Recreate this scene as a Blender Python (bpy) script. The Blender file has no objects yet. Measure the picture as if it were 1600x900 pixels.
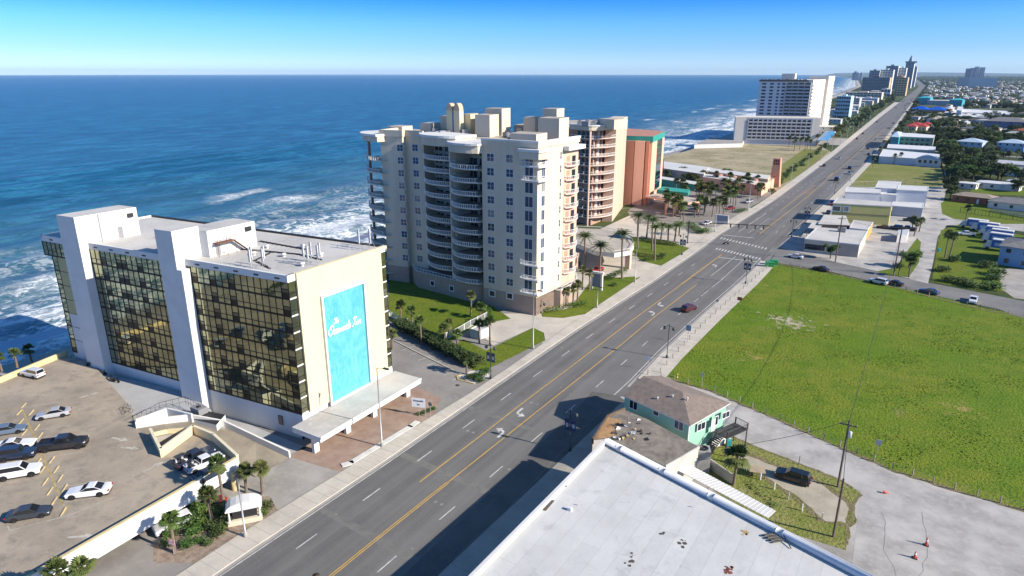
import bpy, math, random
from math import sin, cos, pi, radians, sqrt, atan2
random.seed(7)
SC = bpy.context.scene
COL = SC.collection
# ------------------------------------------------------------------ camera model (also used to survey positions on real planes)
FPX, HZ, VX, CH = 1040., 114.5, 1468., 56.
PIT = math.atan((450-HZ)/FPX)
_v = (HZ-450)/FPX
YAW = math.atan(((VX-800)/FPX)/(cos(PIT)-_v*sin(PIT)))
def ray(px, py):
    u=(px-800)/FPX; v=(py-450)/FPX
    fw=cos(PIT)-v*sin(PIT); dn=sin(PIT)+v*cos(PIT)
    return u*cos(YAW)-fw*sin(YAW), u*sin(YAW)+fw*cos(YAW), -dn
def G(px, py, z=0.):
    x,y,d=ray(px,py); t=(CH-z)/(-d); return (x*t, y*t)
def G3(px,py,z=0.): return G(px,py,z)+(z,)
def hgt(bx,by,ty,z0=0.):
    x,y=G(bx,by,z0); lo,hi=z0,300
    for _ in range(40):
        m=(lo+hi)/2
        c,s=cos(YAW),sin(YAW); fw=-x*s+y*c; dn=CH-m
        py=450+FPX*(-fw*sin(PIT)+dn*cos(PIT))/(fw*cos(PIT)+dn*sin(PIT))
        if py>ty: lo=m
        else: hi=m
    return m-z0
class Fr:
    "frame: u along p->q, v to the right of it (outward for facades listed left to right), z up"
    def __init__(s,p,q,v=None):
        s.o=p; d=math.dist(p,q); s.L=d; s.u=((q[0]-p[0])/d,(q[1]-p[1])/d)
        s.v=v or (s.u[1],-s.u[0])
    def __call__(s,u,v,z): return (s.o[0]+u*s.u[0]+v*s.v[0], s.o[1]+u*s.u[1]+v*s.v[1], z)
    def uz(s,px,py,v=0):
        x,y,d=ray(px,py); ox=s.o[0]+v*s.v[0]; oy=s.o[1]+v*s.v[1]
        # o + a u = t r
        det=s.u[0]*(-y)-s.u[1]*(-x)
        a=((-ox)*(-y)-(-oy)*(-x))/det
        t=(s.u[0]*(-oy)-s.u[1]*(-ox))/det
        return a, CH+d*abs(t) if False else CH+d*t
I3=lambda u,v,z:(u,v,z)
# ------------------------------------------------------------------ materials
MATS={}
def _mat(name):
    m=bpy.data.materials.new(name); m.use_nodes=True; nt=m.node_tree
    b=nt.nodes['Principled BSDF']; MATS[name]=m
    return m,nt,b
def N(nt,t,**k):
    n=nt.nodes.new(t)
    for a,v in k.items(): setattr(n,a,v)
    return n
def rgba(c): return (c[0],c[1],c[2],1)
def mixc(nt,f,a,b,mode='MIX'):
    m=N(nt,'ShaderNodeMix',data_type='RGBA',blend_type=mode)
    for s,v in ((m.inputs[0],f),(m.inputs[6],a),(m.inputs[7],b)):
        if hasattr(v,'links') or hasattr(v,'is_output'): nt.links.new(v,s)
        else: s.default_value = v if not isinstance(v,tuple) else (rgba(v) if len(v)==3 else v)
    return m.outputs[2]
def noise(nt,scale,detail=4,stretch=None,rot=0,obj=False,rough=.6,dist=0):
    if obj: src=N(nt,'ShaderNodeTexCoord').outputs['Object']
    else: src=N(nt,'ShaderNodeNewGeometry').outputs['Position']
    if stretch or rot:
        mp=N(nt,'ShaderNodeMapping'); nt.links.new(src,mp.inputs[0])
        mp.inputs['Scale'].default_value=stretch or (1,1,1); mp.inputs['Rotation'].default_value=(0,0,rot); src=mp.outputs[0]
    n=N(nt,'ShaderNodeTexNoise'); n.inputs['Scale'].default_value=scale; n.inputs['Detail'].default_value=detail
    n.inputs['Roughness'].default_value=rough; n.inputs['Distortion'].default_value=dist
    nt.links.new(src,n.inputs['Vector']); return n.outputs[0]
def ramp(nt,src,a,b,c0=(0,0,0),c1=(1,1,1)):
    r=N(nt,'ShaderNodeValToRGB'); e=r.color_ramp.elements
    e[0].position=a; e[1].position=b; e[0].color=rgba(c0); e[1].color=rgba(c1)
    nt.links.new(src,r.inputs[0]); return r.outputs[0]
def bump(nt,b,src,strength,dist=.1):
    n=N(nt,'ShaderNodeBump'); n.inputs['Strength'].default_value=strength; n.inputs['Distance'].default_value=dist
    nt.links.new(src,n.inputs['Height']); nt.links.new(n.outputs[0],b.inputs['Normal']); return n
def M(name,col,rough=.75,var=.12,scale=.35,col2=None,metal=0,fine=3.,obj=False,bmp=0,spec=.4,streak=False):
    "plaster / paint / concrete / metal: base colour with weathering at two scales"
    if name in MATS: return MATS[name]
    m,nt,b=_mat(name)
    c2=col2 or tuple(max(0,c*(1-2.2*var)) for c in col)
    n1=noise(nt,scale,5,obj=obj,stretch=(1,1,.15) if streak else None)
    n2=noise(nt,fine,3,obj=obj)
    c=mixc(nt,ramp(nt,n1,.38,.68),col,c2)
    hi=tuple(min(1,x*(1+var)) for x in col)
    c=mixc(nt,ramp(nt,n2,.5,.75,(0,0,0),(.5,.5,.5)),c,hi)
    nt.links.new(c,b.inputs['Base Color'])
    b.inputs['Roughness'].default_value=rough; b.inputs['Metallic'].default_value=metal
    b.inputs['Specular IOR Level'].default_value=spec
    if bmp: bump(nt,b,n2,bmp,.05)
    return m
def plain(name,col,rough=.5,metal=0,spec=.5,coat=0):
    if name in MATS: return MATS[name]
    m,nt,b=_mat(name); b.inputs['Base Color'].default_value=rgba(col)
    n2=noise(nt,2.,2,obj=True); c=mixc(nt,ramp(nt,n2,.4,.7,(0,0,0),(.25,.25,.25)),col,tuple(x*.75 for x in col)); nt.links.new(c,b.inputs['Base Color'])
    b.inputs['Roughness'].default_value=rough; b.inputs['Metallic'].default_value=metal
    b.inputs['Specular IOR Level'].default_value=spec; b.inputs['Coat Weight'].default_value=coat
    return m
def paint(col):
    return plain('car_paint_%02d%02d%02d'%tuple(int(c*99) for c in col),col,.25,0,.5,.6)
# ------------------------------------------------------------------ mesh builder
class MB:
    def __init__(s,xf=I3): s.v=[];s.f=[];s.m=[];s.ms=[];s.xf=xf;s.sm=[]
    def mi(s,mat):
        if mat not in s.ms: s.ms.append(mat)
        return s.ms.index(mat)
    def add(s,vs,fs,mat,xf=None,smooth=False):
        xf=xf or s.xf; n=len(s.v); s.v+=[xf(*p) for p in vs]; k=s.mi(mat)
        for f in fs: s.f.append(tuple(i+n for i in f)); s.m.append(k); s.sm.append(smooth)
        return s
    def box(s,u0,u1,v0,v1,z0,z1,mat,xf=None):
        return s.add([(u0,v0,z0),(u1,v0,z0),(u1,v1,z0),(u0,v1,z0),(u0,v0,z1),(u1,v0,z1),(u1,v1,z1),(u0,v1,z1)],
            [(3,2,1,0),(4,5,6,7),(0,1,5,4),(1,2,6,5),(2,3,7,6),(3,0,4,7)],mat,xf)
    def prism(s,poly,z0,z1,mat,top=None,xf=None):
        n=len(poly); zz=(lambda i:z0) if not callable(z0) else z0
        s.add([(x,y,z0) for x,y in poly]+[(x,y,z1) for x,y in poly],[tuple((i,(i+1)%n,(i+1)%n+n,i+n)) for i in range(n)],mat,xf)
        s.add([(x,y,z1) for x,y in poly],[tuple(range(n))],top or mat,xf)
        return s
    def sheet(s,poly,z,mat,xf=None):
        return s.add([(p[0],p[1],p[2] if len(p)>2 else z) for p in poly],[tuple(range(len(poly)))],mat,xf)
    def tube(s,pts,r,mat,n=6,r2=None,xf=None,cap=True):
        r2=r if r2 is None else r2; rings=[]; P=[tuple(p) for p in pts]; vs=[];fs=[]
        for i,p in enumerate(P):
            a=P[max(0,i-1)]; b=P[min(len(P)-1,i+1)]
            d=[b[k]-a[k] for k in range(3)]; L=sqrt(sum(c*c for c in d)) or 1; d=[c/L for c in d]
            ref=(0,0,1) if abs(d[2])<.9 else (1,0,0)
            e=(d[1]*ref[2]-d[2]*ref[1],d[2]*ref[0]-d[0]*ref[2],d[0]*ref[1]-d[1]*ref[0]); Le=sqrt(sum(c*c for c in e)); e=[c/Le for c in e]
            g=(d[1]*e[2]-d[2]*e[1],d[2]*e[0]-d[0]*e[2],d[0]*e[1]-d[1]*e[0])
            rr=r+(r2-r)*i/max(1,len(P)-1)
            for k in range(n):
                t=2*pi*k/n; vs.append(tuple(p[j]+rr*(cos(t)*e[j]+sin(t)*g[j]) for j in range(3)))
        for i in range(len(P)-1):
            for k in range(n): fs.append((i*n+k,i*n+(k+1)%n,(i+1)*n+(k+1)%n,(i+1)*n+k))
        if cap: fs.append(tuple(range(n))); fs.append(tuple((len(P)-1)*n+k for k in reversed(range(n))))
        return s.add(vs,fs,mat,xf,smooth=n>5)
    def lathe(s,c,prof,mat,n=12,xf=None):
        vs=[(c[0]+r*cos(2*pi*k/n),c[1]+r*sin(2*pi*k/n),c[2]+z) for r,z in prof for k in range(n)]
        fs=[(i*n+k,i*n+(k+1)%n,(i+1)*n+(k+1)%n,(i+1)*n+k) for i in range(len(prof)-1) for k in range(n)]
        if prof[-1][0]>.001: fs.append(tuple((len(prof)-1)*n+k for k in range(n)))
        return s.add(vs,fs,mat,xf,smooth=True)
    def wall(s,pts,th,z0,h,mat,cap=None):
        "wall along ground polyline; z0/h may be lists"
        for i in range(len(pts)-1):
            p,q=pts[i],pts[i+1]; za,zb=(z0[i],z0[i+1]) if isinstance(z0,(list,tuple)) else (z0,z0)
            d=math.dist(p,q) or 1; nx,ny=-(q[1]-p[1])/d*th/2,(q[0]-p[0])/d*th/2
            ex,ey=(q[0]-p[0])/d*th*.5,(q[1]-p[1])/d*th*.5
            vs=[]
            for (a,b,zz) in ((p[0]-ex*.0,p[1]-ey*.0,za),(q[0]+ex*.9,q[1]+ey*.9,zb)):
                vs+=[(a-nx,b-ny,zz),(a+nx,b+ny,zz),(a+nx,b+ny,zz+h),(a-nx,b-ny,zz+h)]
            s.add(vs,[(0,4,5,1),(1,5,6,2),(2,6,7,3),(3,7,4,0),(0,1,2,3),(4,7,6,5)],mat,I3)
            if cap:
                c=.06; vs=[]
                for (a,b,zz) in ((p[0],p[1],za+h),(q[0]+ex,q[1]+ey,zb+h)):
                    k=1+2*c/th
                    vs+=[(a-nx*k,b-ny*k,zz-.002),(a+nx*k,b+ny*k,zz-.002),(a+nx*k,b+ny*k,zz+.12),(a-nx*k,b-ny*k,zz+.12)]
                s.add(vs,[(0,4,5,1),(1,5,6,2),(2,6,7,3),(3,7,4,0),(0,1,2,3),(4,7,6,5)],cap,I3)
        return s
    def mesh(s,name,off=(0,0,0)):
        me=bpy.data.meshes.new(name)
        me.from_pydata([(a-off[0],b-off[1],c-off[2]) for a,b,c in s.v],[],s.f)
        for m in s.ms: me.materials.append(m)
        me.polygons.foreach_set('material_index',s.m); me.polygons.foreach_set('use_smooth',s.sm); me.update()
        return me
    def build(s,name,parent=None,label=None,cat=None,group=None,kind=None,off=None):
        if not s.v: return None
        if parent is not None:
            w=parent; off=[0,0,0]
            while w is not None: off=[off[i]+w.location[i] for i in range(3)]; w=w.parent
            o=bpy.data.objects.new(name,s.mesh(name,off)); COL.objects.link(o); o.parent=parent
        else:
            if off is None:
                xs=[p[0] for p in s.v];ys=[p[1] for p in s.v];zs=[p[2] for p in s.v]
                off=((min(xs)+max(xs))/2,(min(ys)+max(ys))/2,min(zs))
            if kind=='structure': off=(0,0,0)
            o=bpy.data.objects.new(name,s.mesh(name,off)); o.location=off; COL.objects.link(o)
        tag(o,label,cat,group,kind); return o
def tag(o,label=None,cat=None,group=None,kind=None):
    if label: o['label']=label
    if cat: o['category']=cat
    if group: o['group']=group
    if kind: o['kind']=kind
    return o
def thing(name,label,cat,loc=(0,0,0),group=None,rz=0):
    o=bpy.data.objects.new(name,None); COL.objects.link(o); o.empty_display_size=.5
    o.location=loc; o.rotation_euler=(0,0,rz); return tag(o,label,cat,group)
def part(name,me,parent,label=None,loc=(0,0,0)):
    o=bpy.data.objects.new(name,me); COL.objects.link(o); o.parent=parent; o.location=loc
    if label: o['label']=label
    return o
def dup(root,loc,rz=0,label=None,group=None,sc=None):
    r=root.copy(); COL.objects.link(r); r.location=loc; r.rotation_euler=(0,0,rz)
    if sc: r.scale=(sc if isinstance(sc,tuple) else (sc,sc,sc))
    if label: r['label']=label
    if group: r['group']=group
    for ch in list(root.children):
        c=ch.copy(); COL.objects.link(c); c.parent=r
        for g in ch.children:
            d=g.copy(); COL.objects.link(d); d.parent=c
    return r
def interp(tab,y):
    if y<=tab[0][0]: return tab[0][1]
    for (a,b),(c,d) in zip(tab,tab[1:]):
        if y<=c: return b+(d-b)*(y-a)/(c-a)
    return tab[-1][1]
def inpoly(x,y,poly):
    r=False;n=len(poly)
    for i in range(n):
        x1,y1=poly[i][:2];x2,y2=poly[(i+1)%n][:2]
        if (y1>y)!=(y2>y) and x<(x2-x1)*(y-y1)/(y2-y1)+x1: r=not r
    return r
def poly(*px,z=0): return [G(a,b,z) for a,b in px]
# ------------------------------------------------------------------ shared materials
white=M('white_render',(.68,.665,.63),.7,.05,.25,streak=True)
white2=M('white_paint',(.66,.65,.62),.55,.05,.4)
cream=M('cream_stucco',(.64,.55,.415),.8,.09,.25,streak=True)
creamD=M('pale_yellow_wall',(.68,.58,.36),.75,.03,.15,streak=True)
deckwallY=M('ochre_parapet',(.62,.50,.27),.8,.08,.4,streak=True)
taupe=M('taupe_base',(.40,.30,.23),.85,.08,.3)
peach=M('peach_stucco',(.60,.42,.31),.8,.05,.25,streak=True)
peachD=M('brown_stucco',(.42,.26,.18),.8,.06,.25,streak=True)
orange=M('orange_stucco',(.82,.43,.29),.8,.04,.2,streak=True)
rust=M('rust_stucco',(.55,.22,.12),.8,.05,.2)
teal=M('teal_trim',(.03,.30,.24),.6,.08,.5)
roofg=M('flat_roof_membrane',(.52,.50,.465),.85,.12,.12,fine=1.2)
roofw=M('white_roof_coating',(.60,.59,.56),.7,.05,.08,col2=(.5,.5,.48),fine=.6)
roofbeige=M('beige_flat_roof',(.45,.40,.33),.85,.12,.2)
concrete=M('sidewalk_concrete',(.52,.475,.40),.85,.10,.22,fine=1.5,bmp=.1)
concD=M('grey_concrete',(.36,.335,.30),.85,.14,.2,fine=1.3)
asph2=M('old_asphalt',(.27,.25,.225),.9,.16,.10,fine=1.1,bmp=.15)
asphP=M('pale_cracked_asphalt',(.43,.41,.38),.9,.14,.2,col2=(.27,.255,.235),fine=1.0,bmp=.2)
dark=plain('dark_metal',(.02,.02,.022),.5)
grey=plain('grey_metal',(.30,.30,.31),.5,.4)
black=plain('black_plastic',(.012,.012,.012),.5)
galv=plain('galvanised_pole',(.42,.42,.41),.5,.3)
wood=M('weathered_wood',(.16,.11,.07),.9,.15,1.,obj=True)
railw=plain('white_railing',(.75,.75,.73),.5)
yellowp=M('yellow_road_paint',(.62,.36,.05),.7,.12,.9,col2=(.36,.25,.09),fine=4)
whitep=M('white_road_paint',(.60,.59,.56),.7,.12,.9,col2=(.34,.33,.31),fine=4)
brickp=M('brick_pavers',(.27,.18,.135),.9,.2,.5,col2=(.34,.26,.2),fine=2.5)
mulch=M('mulch_bed',(.20,.14,.10),.95,.2,1.2,col2=(.34,.28,.22),fine=5,bmp=.4)
sand=M('dry_sand',(.56,.48,.36),.95,.08,.06,fine=.9,bmp=.2)
def glassm(name,col,rough=.08,metal=0.,spec=.8):
    return plain(name,col,rough,metal,spec)
glassD=glassm('dark_window_glass',(.015,.022,.035))
glassB=glassm('blue_window_glass',(.02,.05,.10),.06)
glassC=glassm('car_glass',(.012,.014,.017),.05)
trunkm=M('palm_trunk',(.20,.15,.11),.95,.2,3.,obj=True,bmp=.5)
barkm=M('tree_bark',(.13,.10,.075),.95,.2,3.,obj=True,bmp=.5)
def foliage(name,a,b,c):
    m,nt,bs=_mat(name)
    n1=noise(nt,1.1,3,obj=True); n2=noise(nt,.09,2)
    x=mixc(nt,ramp(nt,n1,.35,.65),a,b); oi=N(nt,'ShaderNodeObjectInfo')
    x=mixc(nt,ramp(nt,n2,.45,.65),x,c); 
    h=N(nt,'ShaderNodeHueSaturation'); nt.links.new(x,h.inputs['Color'])
    mr=N(nt,'ShaderNodeMapRange'); nt.links.new(oi.outputs['Random'],mr.inputs[0]); mr.inputs[3].default_value=.65; mr.inputs[4].default_value=1.3
    nt.links.new(mr.outputs[0],h.inputs['Value']); nt.links.new(h.outputs[0],bs.inputs['Base Color'])
    bs.inputs['Roughness'].default_value=.6; bs.inputs['Specular IOR Level'].default_value=.25
    bs.inputs['Transmission Weight'].default_value=0
    return m
palmleaf=foliage('palm_fronds',(.075,.12,.025),(.045,.075,.018),(.13,.13,.04))
leaf=foliage('broad_leaves',(.065,.10,.022),(.045,.07,.018),(.085,.11,.03))
leafD=foliage('dark_leaves',(.045,.07,.02),(.03,.05,.016),(.065,.085,.025))
bushm=foliage('bush_leaves',(.055,.12,.02),(.035,.075,.015),(.10,.15,.03))
def grassm(name,a,b,c,dry,dk=(.05,.10,.012),s=.03):
    m,nt,bs=_mat(name)
    n1=noise(nt,s,5,rough=.65); n2=noise(nt,s*9,4,rough=.7); n3=noise(nt,2.2,3); n4=noise(nt,s*2.3,5,rough=.7,dist=.4)
    x=mixc(nt,ramp(nt,n1,.40,.62),a,b); x=mixc(nt,ramp(nt,n2,.45,.72),x,c)
    x=mixc(nt,ramp(nt,n4,.64,.74,(0,0,0),(.8,.8,.8)),x,dry)
    x=mixc(nt,ramp(nt,n3,.45,.75,(0,0,0),(.75,.75,.75)),x,dk)
    nt.links.new(x,bs.inputs['Base Color']); bs.inputs['Roughness'].default_value=.9; bs.inputs['Specular IOR Level'].default_value=.15
    bump(nt,bs,n3,.9,.25); return m
fieldgrass=grassm('field_grass',(.115,.195,.010),(.185,.21,.022),(.08,.155,.008),(.28,.22,.085),dk=(.055,.075,.008),s=.028)
lawn=grassm('lawn_grass',(.115,.165,.012),(.16,.185,.02),(.085,.13,.010),(.22,.23,.06),s=.06)
drygrass=grassm('dry_grass',(.20,.21,.05),(.28,.25,.10),(.15,.18,.035),(.42,.36,.24),s=.05)
scrub=grassm('sandy_scrub',(.42,.35,.23),(.20,.185,.08),(.48,.41,.29),(.66,.58,.46),s=.055,dk=(.22,.19,.10))
# ================================================================== SETTING
ST='structure'
SEAW=[(-300,-136),(60,-137),(250,-139),(440,-148),(600,-140),(900,-160),(1400,-188),(2076,-215),(3655,-300),(9000,-800),(27000,-3500)]
def seawall(y): return interp(SEAW,y)
# suburb ground
m,nt,b=_mat('far_land')
n1=noise(nt,.012,8,rough=.8); n2=noise(nt,.0022,6,rough=.7); n3=noise(nt,.05,6,rough=.8)
x=mixc(nt,ramp(nt,n1,.42,.55),(.035,.055,.02),(.09,.11,.035)); x=mixc(nt,ramp(nt,n3,.56,.66),x,(.26,.25,.22)); x=mixc(nt,ramp(nt,n2,.4,.6,(0,0,0),(.7,.7,.7)),x,(.03,.045,.022))
nt.links.new(x,b.inputs['Base Color']); b.inputs['Roughness'].default_value=.95; b.inputs['Specular IOR Level'].default_value=.1
g=MB(); ys=[-300,0,60,150,250,340,440,520,600,750,900,1150,1400,1700,2076,2800,3655,6000,9000,18000,27000]
for y0,y1 in zip(ys,ys[1:]):
    R0=900+max(0,y0)*1.6; R1=900+max(0,y1)*1.6
    g.add([(seawall(y0),y0,0),(R0,y0,0),(R1,y1,0),(seawall(y1),y1,0)],[(0,1,2,3)],MATS['far_land'])
g.build('ground',kind=ST)
# beach : seawall face, sand apron sloping under the sea
m,nt,b=_mat('beach_sand')
n1=noise(nt,.05,5); n3=noise(nt,.7,4)
geo=N(nt,'ShaderNodeNewGeometry'); sx=N(nt,'ShaderNodeSeparateXYZ'); nt.links.new(geo.outputs['Position'],sx.inputs[0])
mr=N(nt,'ShaderNodeMapRange'); nt.links.new(sx.outputs['Z'],mr.inputs[0]); mr.inputs[1].default_value=-4.2; mr.inputs[2].default_value=-2.9
x=mixc(nt,mr.outputs[0],(.17,.15,.13),(.46,.40,.32)); x=mixc(nt,ramp(nt,n1,.4,.7,(0,0,0),(.5,.5,.5)),x,(.36,.32,.27)); x=mixc(nt,ramp(nt,n3,.5,.8,(0,0,0),(.5,.5,.5)),x,(.3,.27,.22))
nt.links.new(x,b.inputs['Base Color'])
mr2=N(nt,'ShaderNodeMapRange'); nt.links.new(sx.outputs['Z'],mr2.inputs[0]); mr2.inputs[1].default_value=-4.1; mr2.inputs[2].default_value=-3.3; mr2.inputs[3].default_value=.25; mr2.inputs[4].default_value=.9
nt.links.new(mr2.outputs[0],b.inputs['Roughness'])
g=MB(); prof=[(0,0),(.3,-2.2),(12,-2.9),(34,-4.1),(60,-5),(110,-8)]
for y0,y1 in zip(ys,ys[1:]):
    for (a,za),(c,zc) in zip(prof,prof[1:]):
        g.add([(seawall(y0)-a,y0,za),(seawall(y0)-c,y0,zc),(seawall(y1)-c,y1,zc),(seawall(y1)-a,y1,za)],[(0,1,2,3)],MATS['beach_sand'])
g.build('beach',kind=ST)
# sea
m,nt,b=_mat('sea_water')
geo=N(nt,'ShaderNodeNewGeometry'); sx=N(nt,'ShaderNodeSeparateXYZ'); nt.links.new(geo.outputs['Position'],sx.inputs[0])
def math_(op,a,c=None,d=None,clamp=False):
    n=N(nt,'ShaderNodeMath',operation=op,use_clamp=clamp)
    for i,v in enumerate((a,c,d)):
        if v is None: continue
        if hasattr(v,'is_output'): nt.links.new(v,n.inputs[i])
        else: n.inputs[i].default_value=v
    return n.outputs[0]
# distance off shore: follows the sea wall line (piecewise)
cv=N(nt,'ShaderNodeFloatCurve')
Y01=math_('DIVIDE',math_('ADD',sx.outputs['Y'],300),9300,clamp=True)
nt.links.new(Y01,cv.inputs['Value'])
c=cv.mapping.curves[0]; pts=[((y+300)/9300,-x/1000) for y,x in SEAW if y<=9000]
c.points[0].location=pts[0]; c.points[1].location=pts[-1]
for p_ in pts[1:-1]: c.points.new(*p_)
for p_ in c.points: p_.handle_type='VECTOR'
cv.mapping.update()
off=math_('SUBTRACT',math_('MULTIPLY',sx.outputs['X'],-1),math_('MULTIPLY',cv.outputs[0],1000))
wob=noise(nt,.018,5,stretch=(1,.55,1)); wob2=noise(nt,.09,4)
offw=math_('ADD',off,math_('ADD',math_('MULTIPLY',math_('SUBTRACT',wob,.5),85),math_('MULTIPLY',math_('SUBTRACT',wob2,.5),16)))
def band(center,width):   # soft ridge at an off-shore distance
    d=math_('ABSOLUTE',math_('SUBTRACT',offw,center)); return math_('SUBTRACT',1,math_('DIVIDE',d,width),clamp=True)
lace=noise(nt,.22,8,rough=.75,dist=1.2); lace2=noise(nt,.05,6,rough=.7,dist=.6,stretch=(1,.6,1))
brk=noise(nt,.009,3,stretch=(1,1,1))
bands=None
for cen,w,s in ((33,6,1.3),(56,11,1.05),(84,13,1.2),(120,11,.9),(158,8,.8)):
    x=math_('MULTIPLY',band(cen,w),s*(1 if cen<60 else 1.0))
    if cen>80:
        gate=ramp(nt,noise(nt,.011,2,stretch=(.3,1,1),dist=.1),.50+(.04 if cen>100 else 0),.58+(.03 if cen>100 else 0)); x=math_('MULTIPLY',x,gate)
    bands=x if bands is None else math_('MAXIMUM',bands,x)
surf=math_('SUBTRACT',1,math_('DIVIDE',math_('SUBTRACT',offw,20),125),clamp=True)      # broad lacy zone near shore
la=ramp(nt,lace,.46,.57); lb=ramp(nt,lace2,.36,.54)
foam=math_('ADD',math_('MULTIPLY',bands,math_('ADD',math_('MULTIPLY',la,.6),.55)),math_('MULTIPLY',math_('MULTIPLY',surf,1.7),math_('MULTIPLY',la,lb)),clamp=True)
caps=math_('MULTIPLY',ramp(nt,noise(nt,.06,5,stretch=(1.4,.7,1),rough=.7),.73,.77),.35)
foam=math_('MAXIMUM',foam,caps)
n1=noise(nt,.004,4,stretch=(1,.35,1)); n2=noise(nt,.03,6,stretch=(1.5,.6,1),rough=.75); n5=noise(nt,.035,12,stretch=(1.6,.55,1),rough=.86); n6=noise(nt,.3,6,stretch=(1.5,.5,1),rough=.8)
deep=mixc(nt,ramp(nt,n1,.35,.68),(.004,.080,.145),(.008,.110,.175))
deep=mixc(nt,ramp(nt,n2,.40,.66,(0,0,0),(.75,.75,.75)),deep,(.003,.042,.082))
shal=mixc(nt,ramp(nt,n2,.38,.62),(.095,.185,.205),(.045,.115,.15))
deep=mixc(nt,ramp(nt,n5,.495,.55,(0,0,0),(.85,.85,.85)),deep,(.03,.19,.30)); deep=mixc(nt,ramp(nt,n6,.38,.5,(.8,.8,.8),(0,0,0)),deep,(.003,.028,.058))
sh=math_('SUBTRACT',1,math_('DIVIDE',math_('SUBTRACT',offw,40),230),clamp=True)
col=mixc(nt,math_('POWER',sh,1.3),deep,shal)
col=mixc(nt,foam,col,(.72,.75,.76))
nt.links.new(col,b.inputs['Base Color'])
nt.links.new(math_('ADD',math_('MULTIPLY',foam,.5),.33),b.inputs['Roughness'])
b.inputs['Specular IOR Level'].default_value=.24
wv=noise(nt,.09,7,stretch=(1.3,.55,1),rough=.72); wv2=noise(nt,.02,4,stretch=(1.6,.5,1))
h=math_('ADD',math_('MULTIPLY',wv,1.0),math_('MULTIPLY',wv2,1.2)); bump(nt,b,h,.9,2.0)
random.seed(3)
g=MB(); SZ=-3.8
g.add([(-26000,-3000,SZ),(-500,-3000,SZ),(-500,27000,SZ),(-26000,27000,SZ)],[(0,1,2,3)],MATS['sea_water'])
g.add([(-500,500,SZ),(-125,500,SZ),(-125,3600,SZ),(-500,3600,SZ)],[(0,1,2,3)],MATS['sea_water'])
g.add([(-500,3600,SZ),(-125,3600,SZ),(-3000,48000,SZ),(-500,48000,SZ)],[(0,1,2,3)],MATS['sea_water']) if False else None
g.add([(-500,3600,SZ),(-125,3600,SZ),(-500,9000,SZ)],[(0,1,2)],MATS['sea_water'])
# near sea: real swell, displaced grid
X0,X1,Y0,Y1=-500,-140,-40,500; nx,ny=150,170
from mathutils import noise as mn, Vector
vs=[];fs=[]
for j in range(ny+1):
    for i in range(nx+1):
        x=X0+(X1-X0)*i/nx; y=Y0+(Y1-Y0)*j/ny
        e=min(1,(x-X0)/40,(y-Y0)/20+.2,(Y1-y)/40); o=-x+seawall(y)
        z=0
        if e>0:
            w=mn.noise(Vector((x*.02,y*.008,1)))*12
            z=.55*sin((o+w)*2*pi/27+1.5)*(1 if o>35 else max(0,o/35))+.5*mn.noise(Vector((x*.07,y*.03,5)))
            if 70<o<100: z+=.8*max(0,1-abs(o+w-84)/7)*max(0,mn.noise(Vector((y*.012,0,9)))+.3)
            z*=e
        vs.append((x,y,SZ+z))
for j in range(ny):
    for i in range(nx): a=j*(nx+1)+i; fs.append((a,a+1,a+nx+2,a+nx+1))
g.add(vs,fs,MATS['sea_water'],smooth=True)
g.add([(-500,-3000,SZ),(-125,-3000,SZ),(-125,Y0,SZ),(-500,Y0,SZ)],[(0,1,2,3)],MATS['sea_water'])
g.build('sea',kind=ST)
# lagoon on the right, far
g=MB(); m=M('river_water',(.03,.09,.17),.4,.1,.001)
g.add([(1050,4300,.05),(9000,4300,.05),(16000,14000,.05),(1700,14000,.05)],[(0,1,2,3)],m); g.build('river',kind=ST)
m=M('far_hills',(.045,.07,.06),.95,.2,.002)
g=MB(); n=70; vs=[]; fs=[]
for i in range(n+1):
    x=-2500+i*460; hh=60+45*mn.noise(Vector((i*.13,0,0)))
    vs+=[(x,19000,0),(x,21500,hh),(x,26000,0)]
for i in range(n): a=i*3; fs+=[(a,a+3,a+4,a+1),(a+1,a+4,a+5,a+2)]
g.add(vs,fs,m,smooth=True); g.build('hills',kind=ST)
# ------------------------------------------------------------------ the coast road (surveyed polylines: x at y)
m,nt,b=_mat('road_asphalt')
n1=noise(nt,.55,3,stretch=(1,.012,1)); n2=noise(nt,.06,5,rough=.7); n3=noise(nt,3.5,3); n4=noise(nt,.25,2,stretch=(1,.02,1))
x=mixc(nt,ramp(nt,n1,.35,.65),(.155,.148,.138),(.105,.102,.098)); x=mixc(nt,ramp(nt,n2,.45,.75,(0,0,0),(.7,.7,.7)),x,(.185,.178,.165))
x=mixc(nt,ramp(nt,n4,.55,.7,(0,0,0),(.5,.5,.5)),x,(.10,.097,.093)); x=mixc(nt,ramp(nt,n3,.5,.8,(0,0,0),(.35,.35,.35)),x,(.21,.2,.19))
nt.links.new(x,b.inputs['Base Color']); b.inputs['Roughness'].default_value=.85; bump(nt,b,n3,.2,.03)
road=MATS['road_asphalt']
def tabpx(*ps):
    t=sorted((G(*p)[1],G(*p)[0]) for p in ps); return t
TL=tabpx((380,875),(576,744),(760,616),(898,520),(1022,441),(1098,389),(1124,368),(1213,312),(1300,246),(1375,184),(1436,136))    # left white line
TR=tabpx((648,898),(760,798),(980,599),(1024,553),(1084,498),(1164,429),(1181,410),(1209,384),(1244,356),(1300,304),(1356,249),(1397,195),(1431,151),(1446,134))
TYL=tabpx((656,753),(760,674),(803,640),(880,582),(980,506),(1057,450),(1121,403),(1218,330),(1260,298),(1300,272),(1372,206),(1440,137))
TYR=tabpx((516,900),(692,760),(760,706),(980,531),(1002,511),(1079,452),(1180,371),(1222,338),(1264,306),(1278,293),(1376,207),(1441,136))
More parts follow.
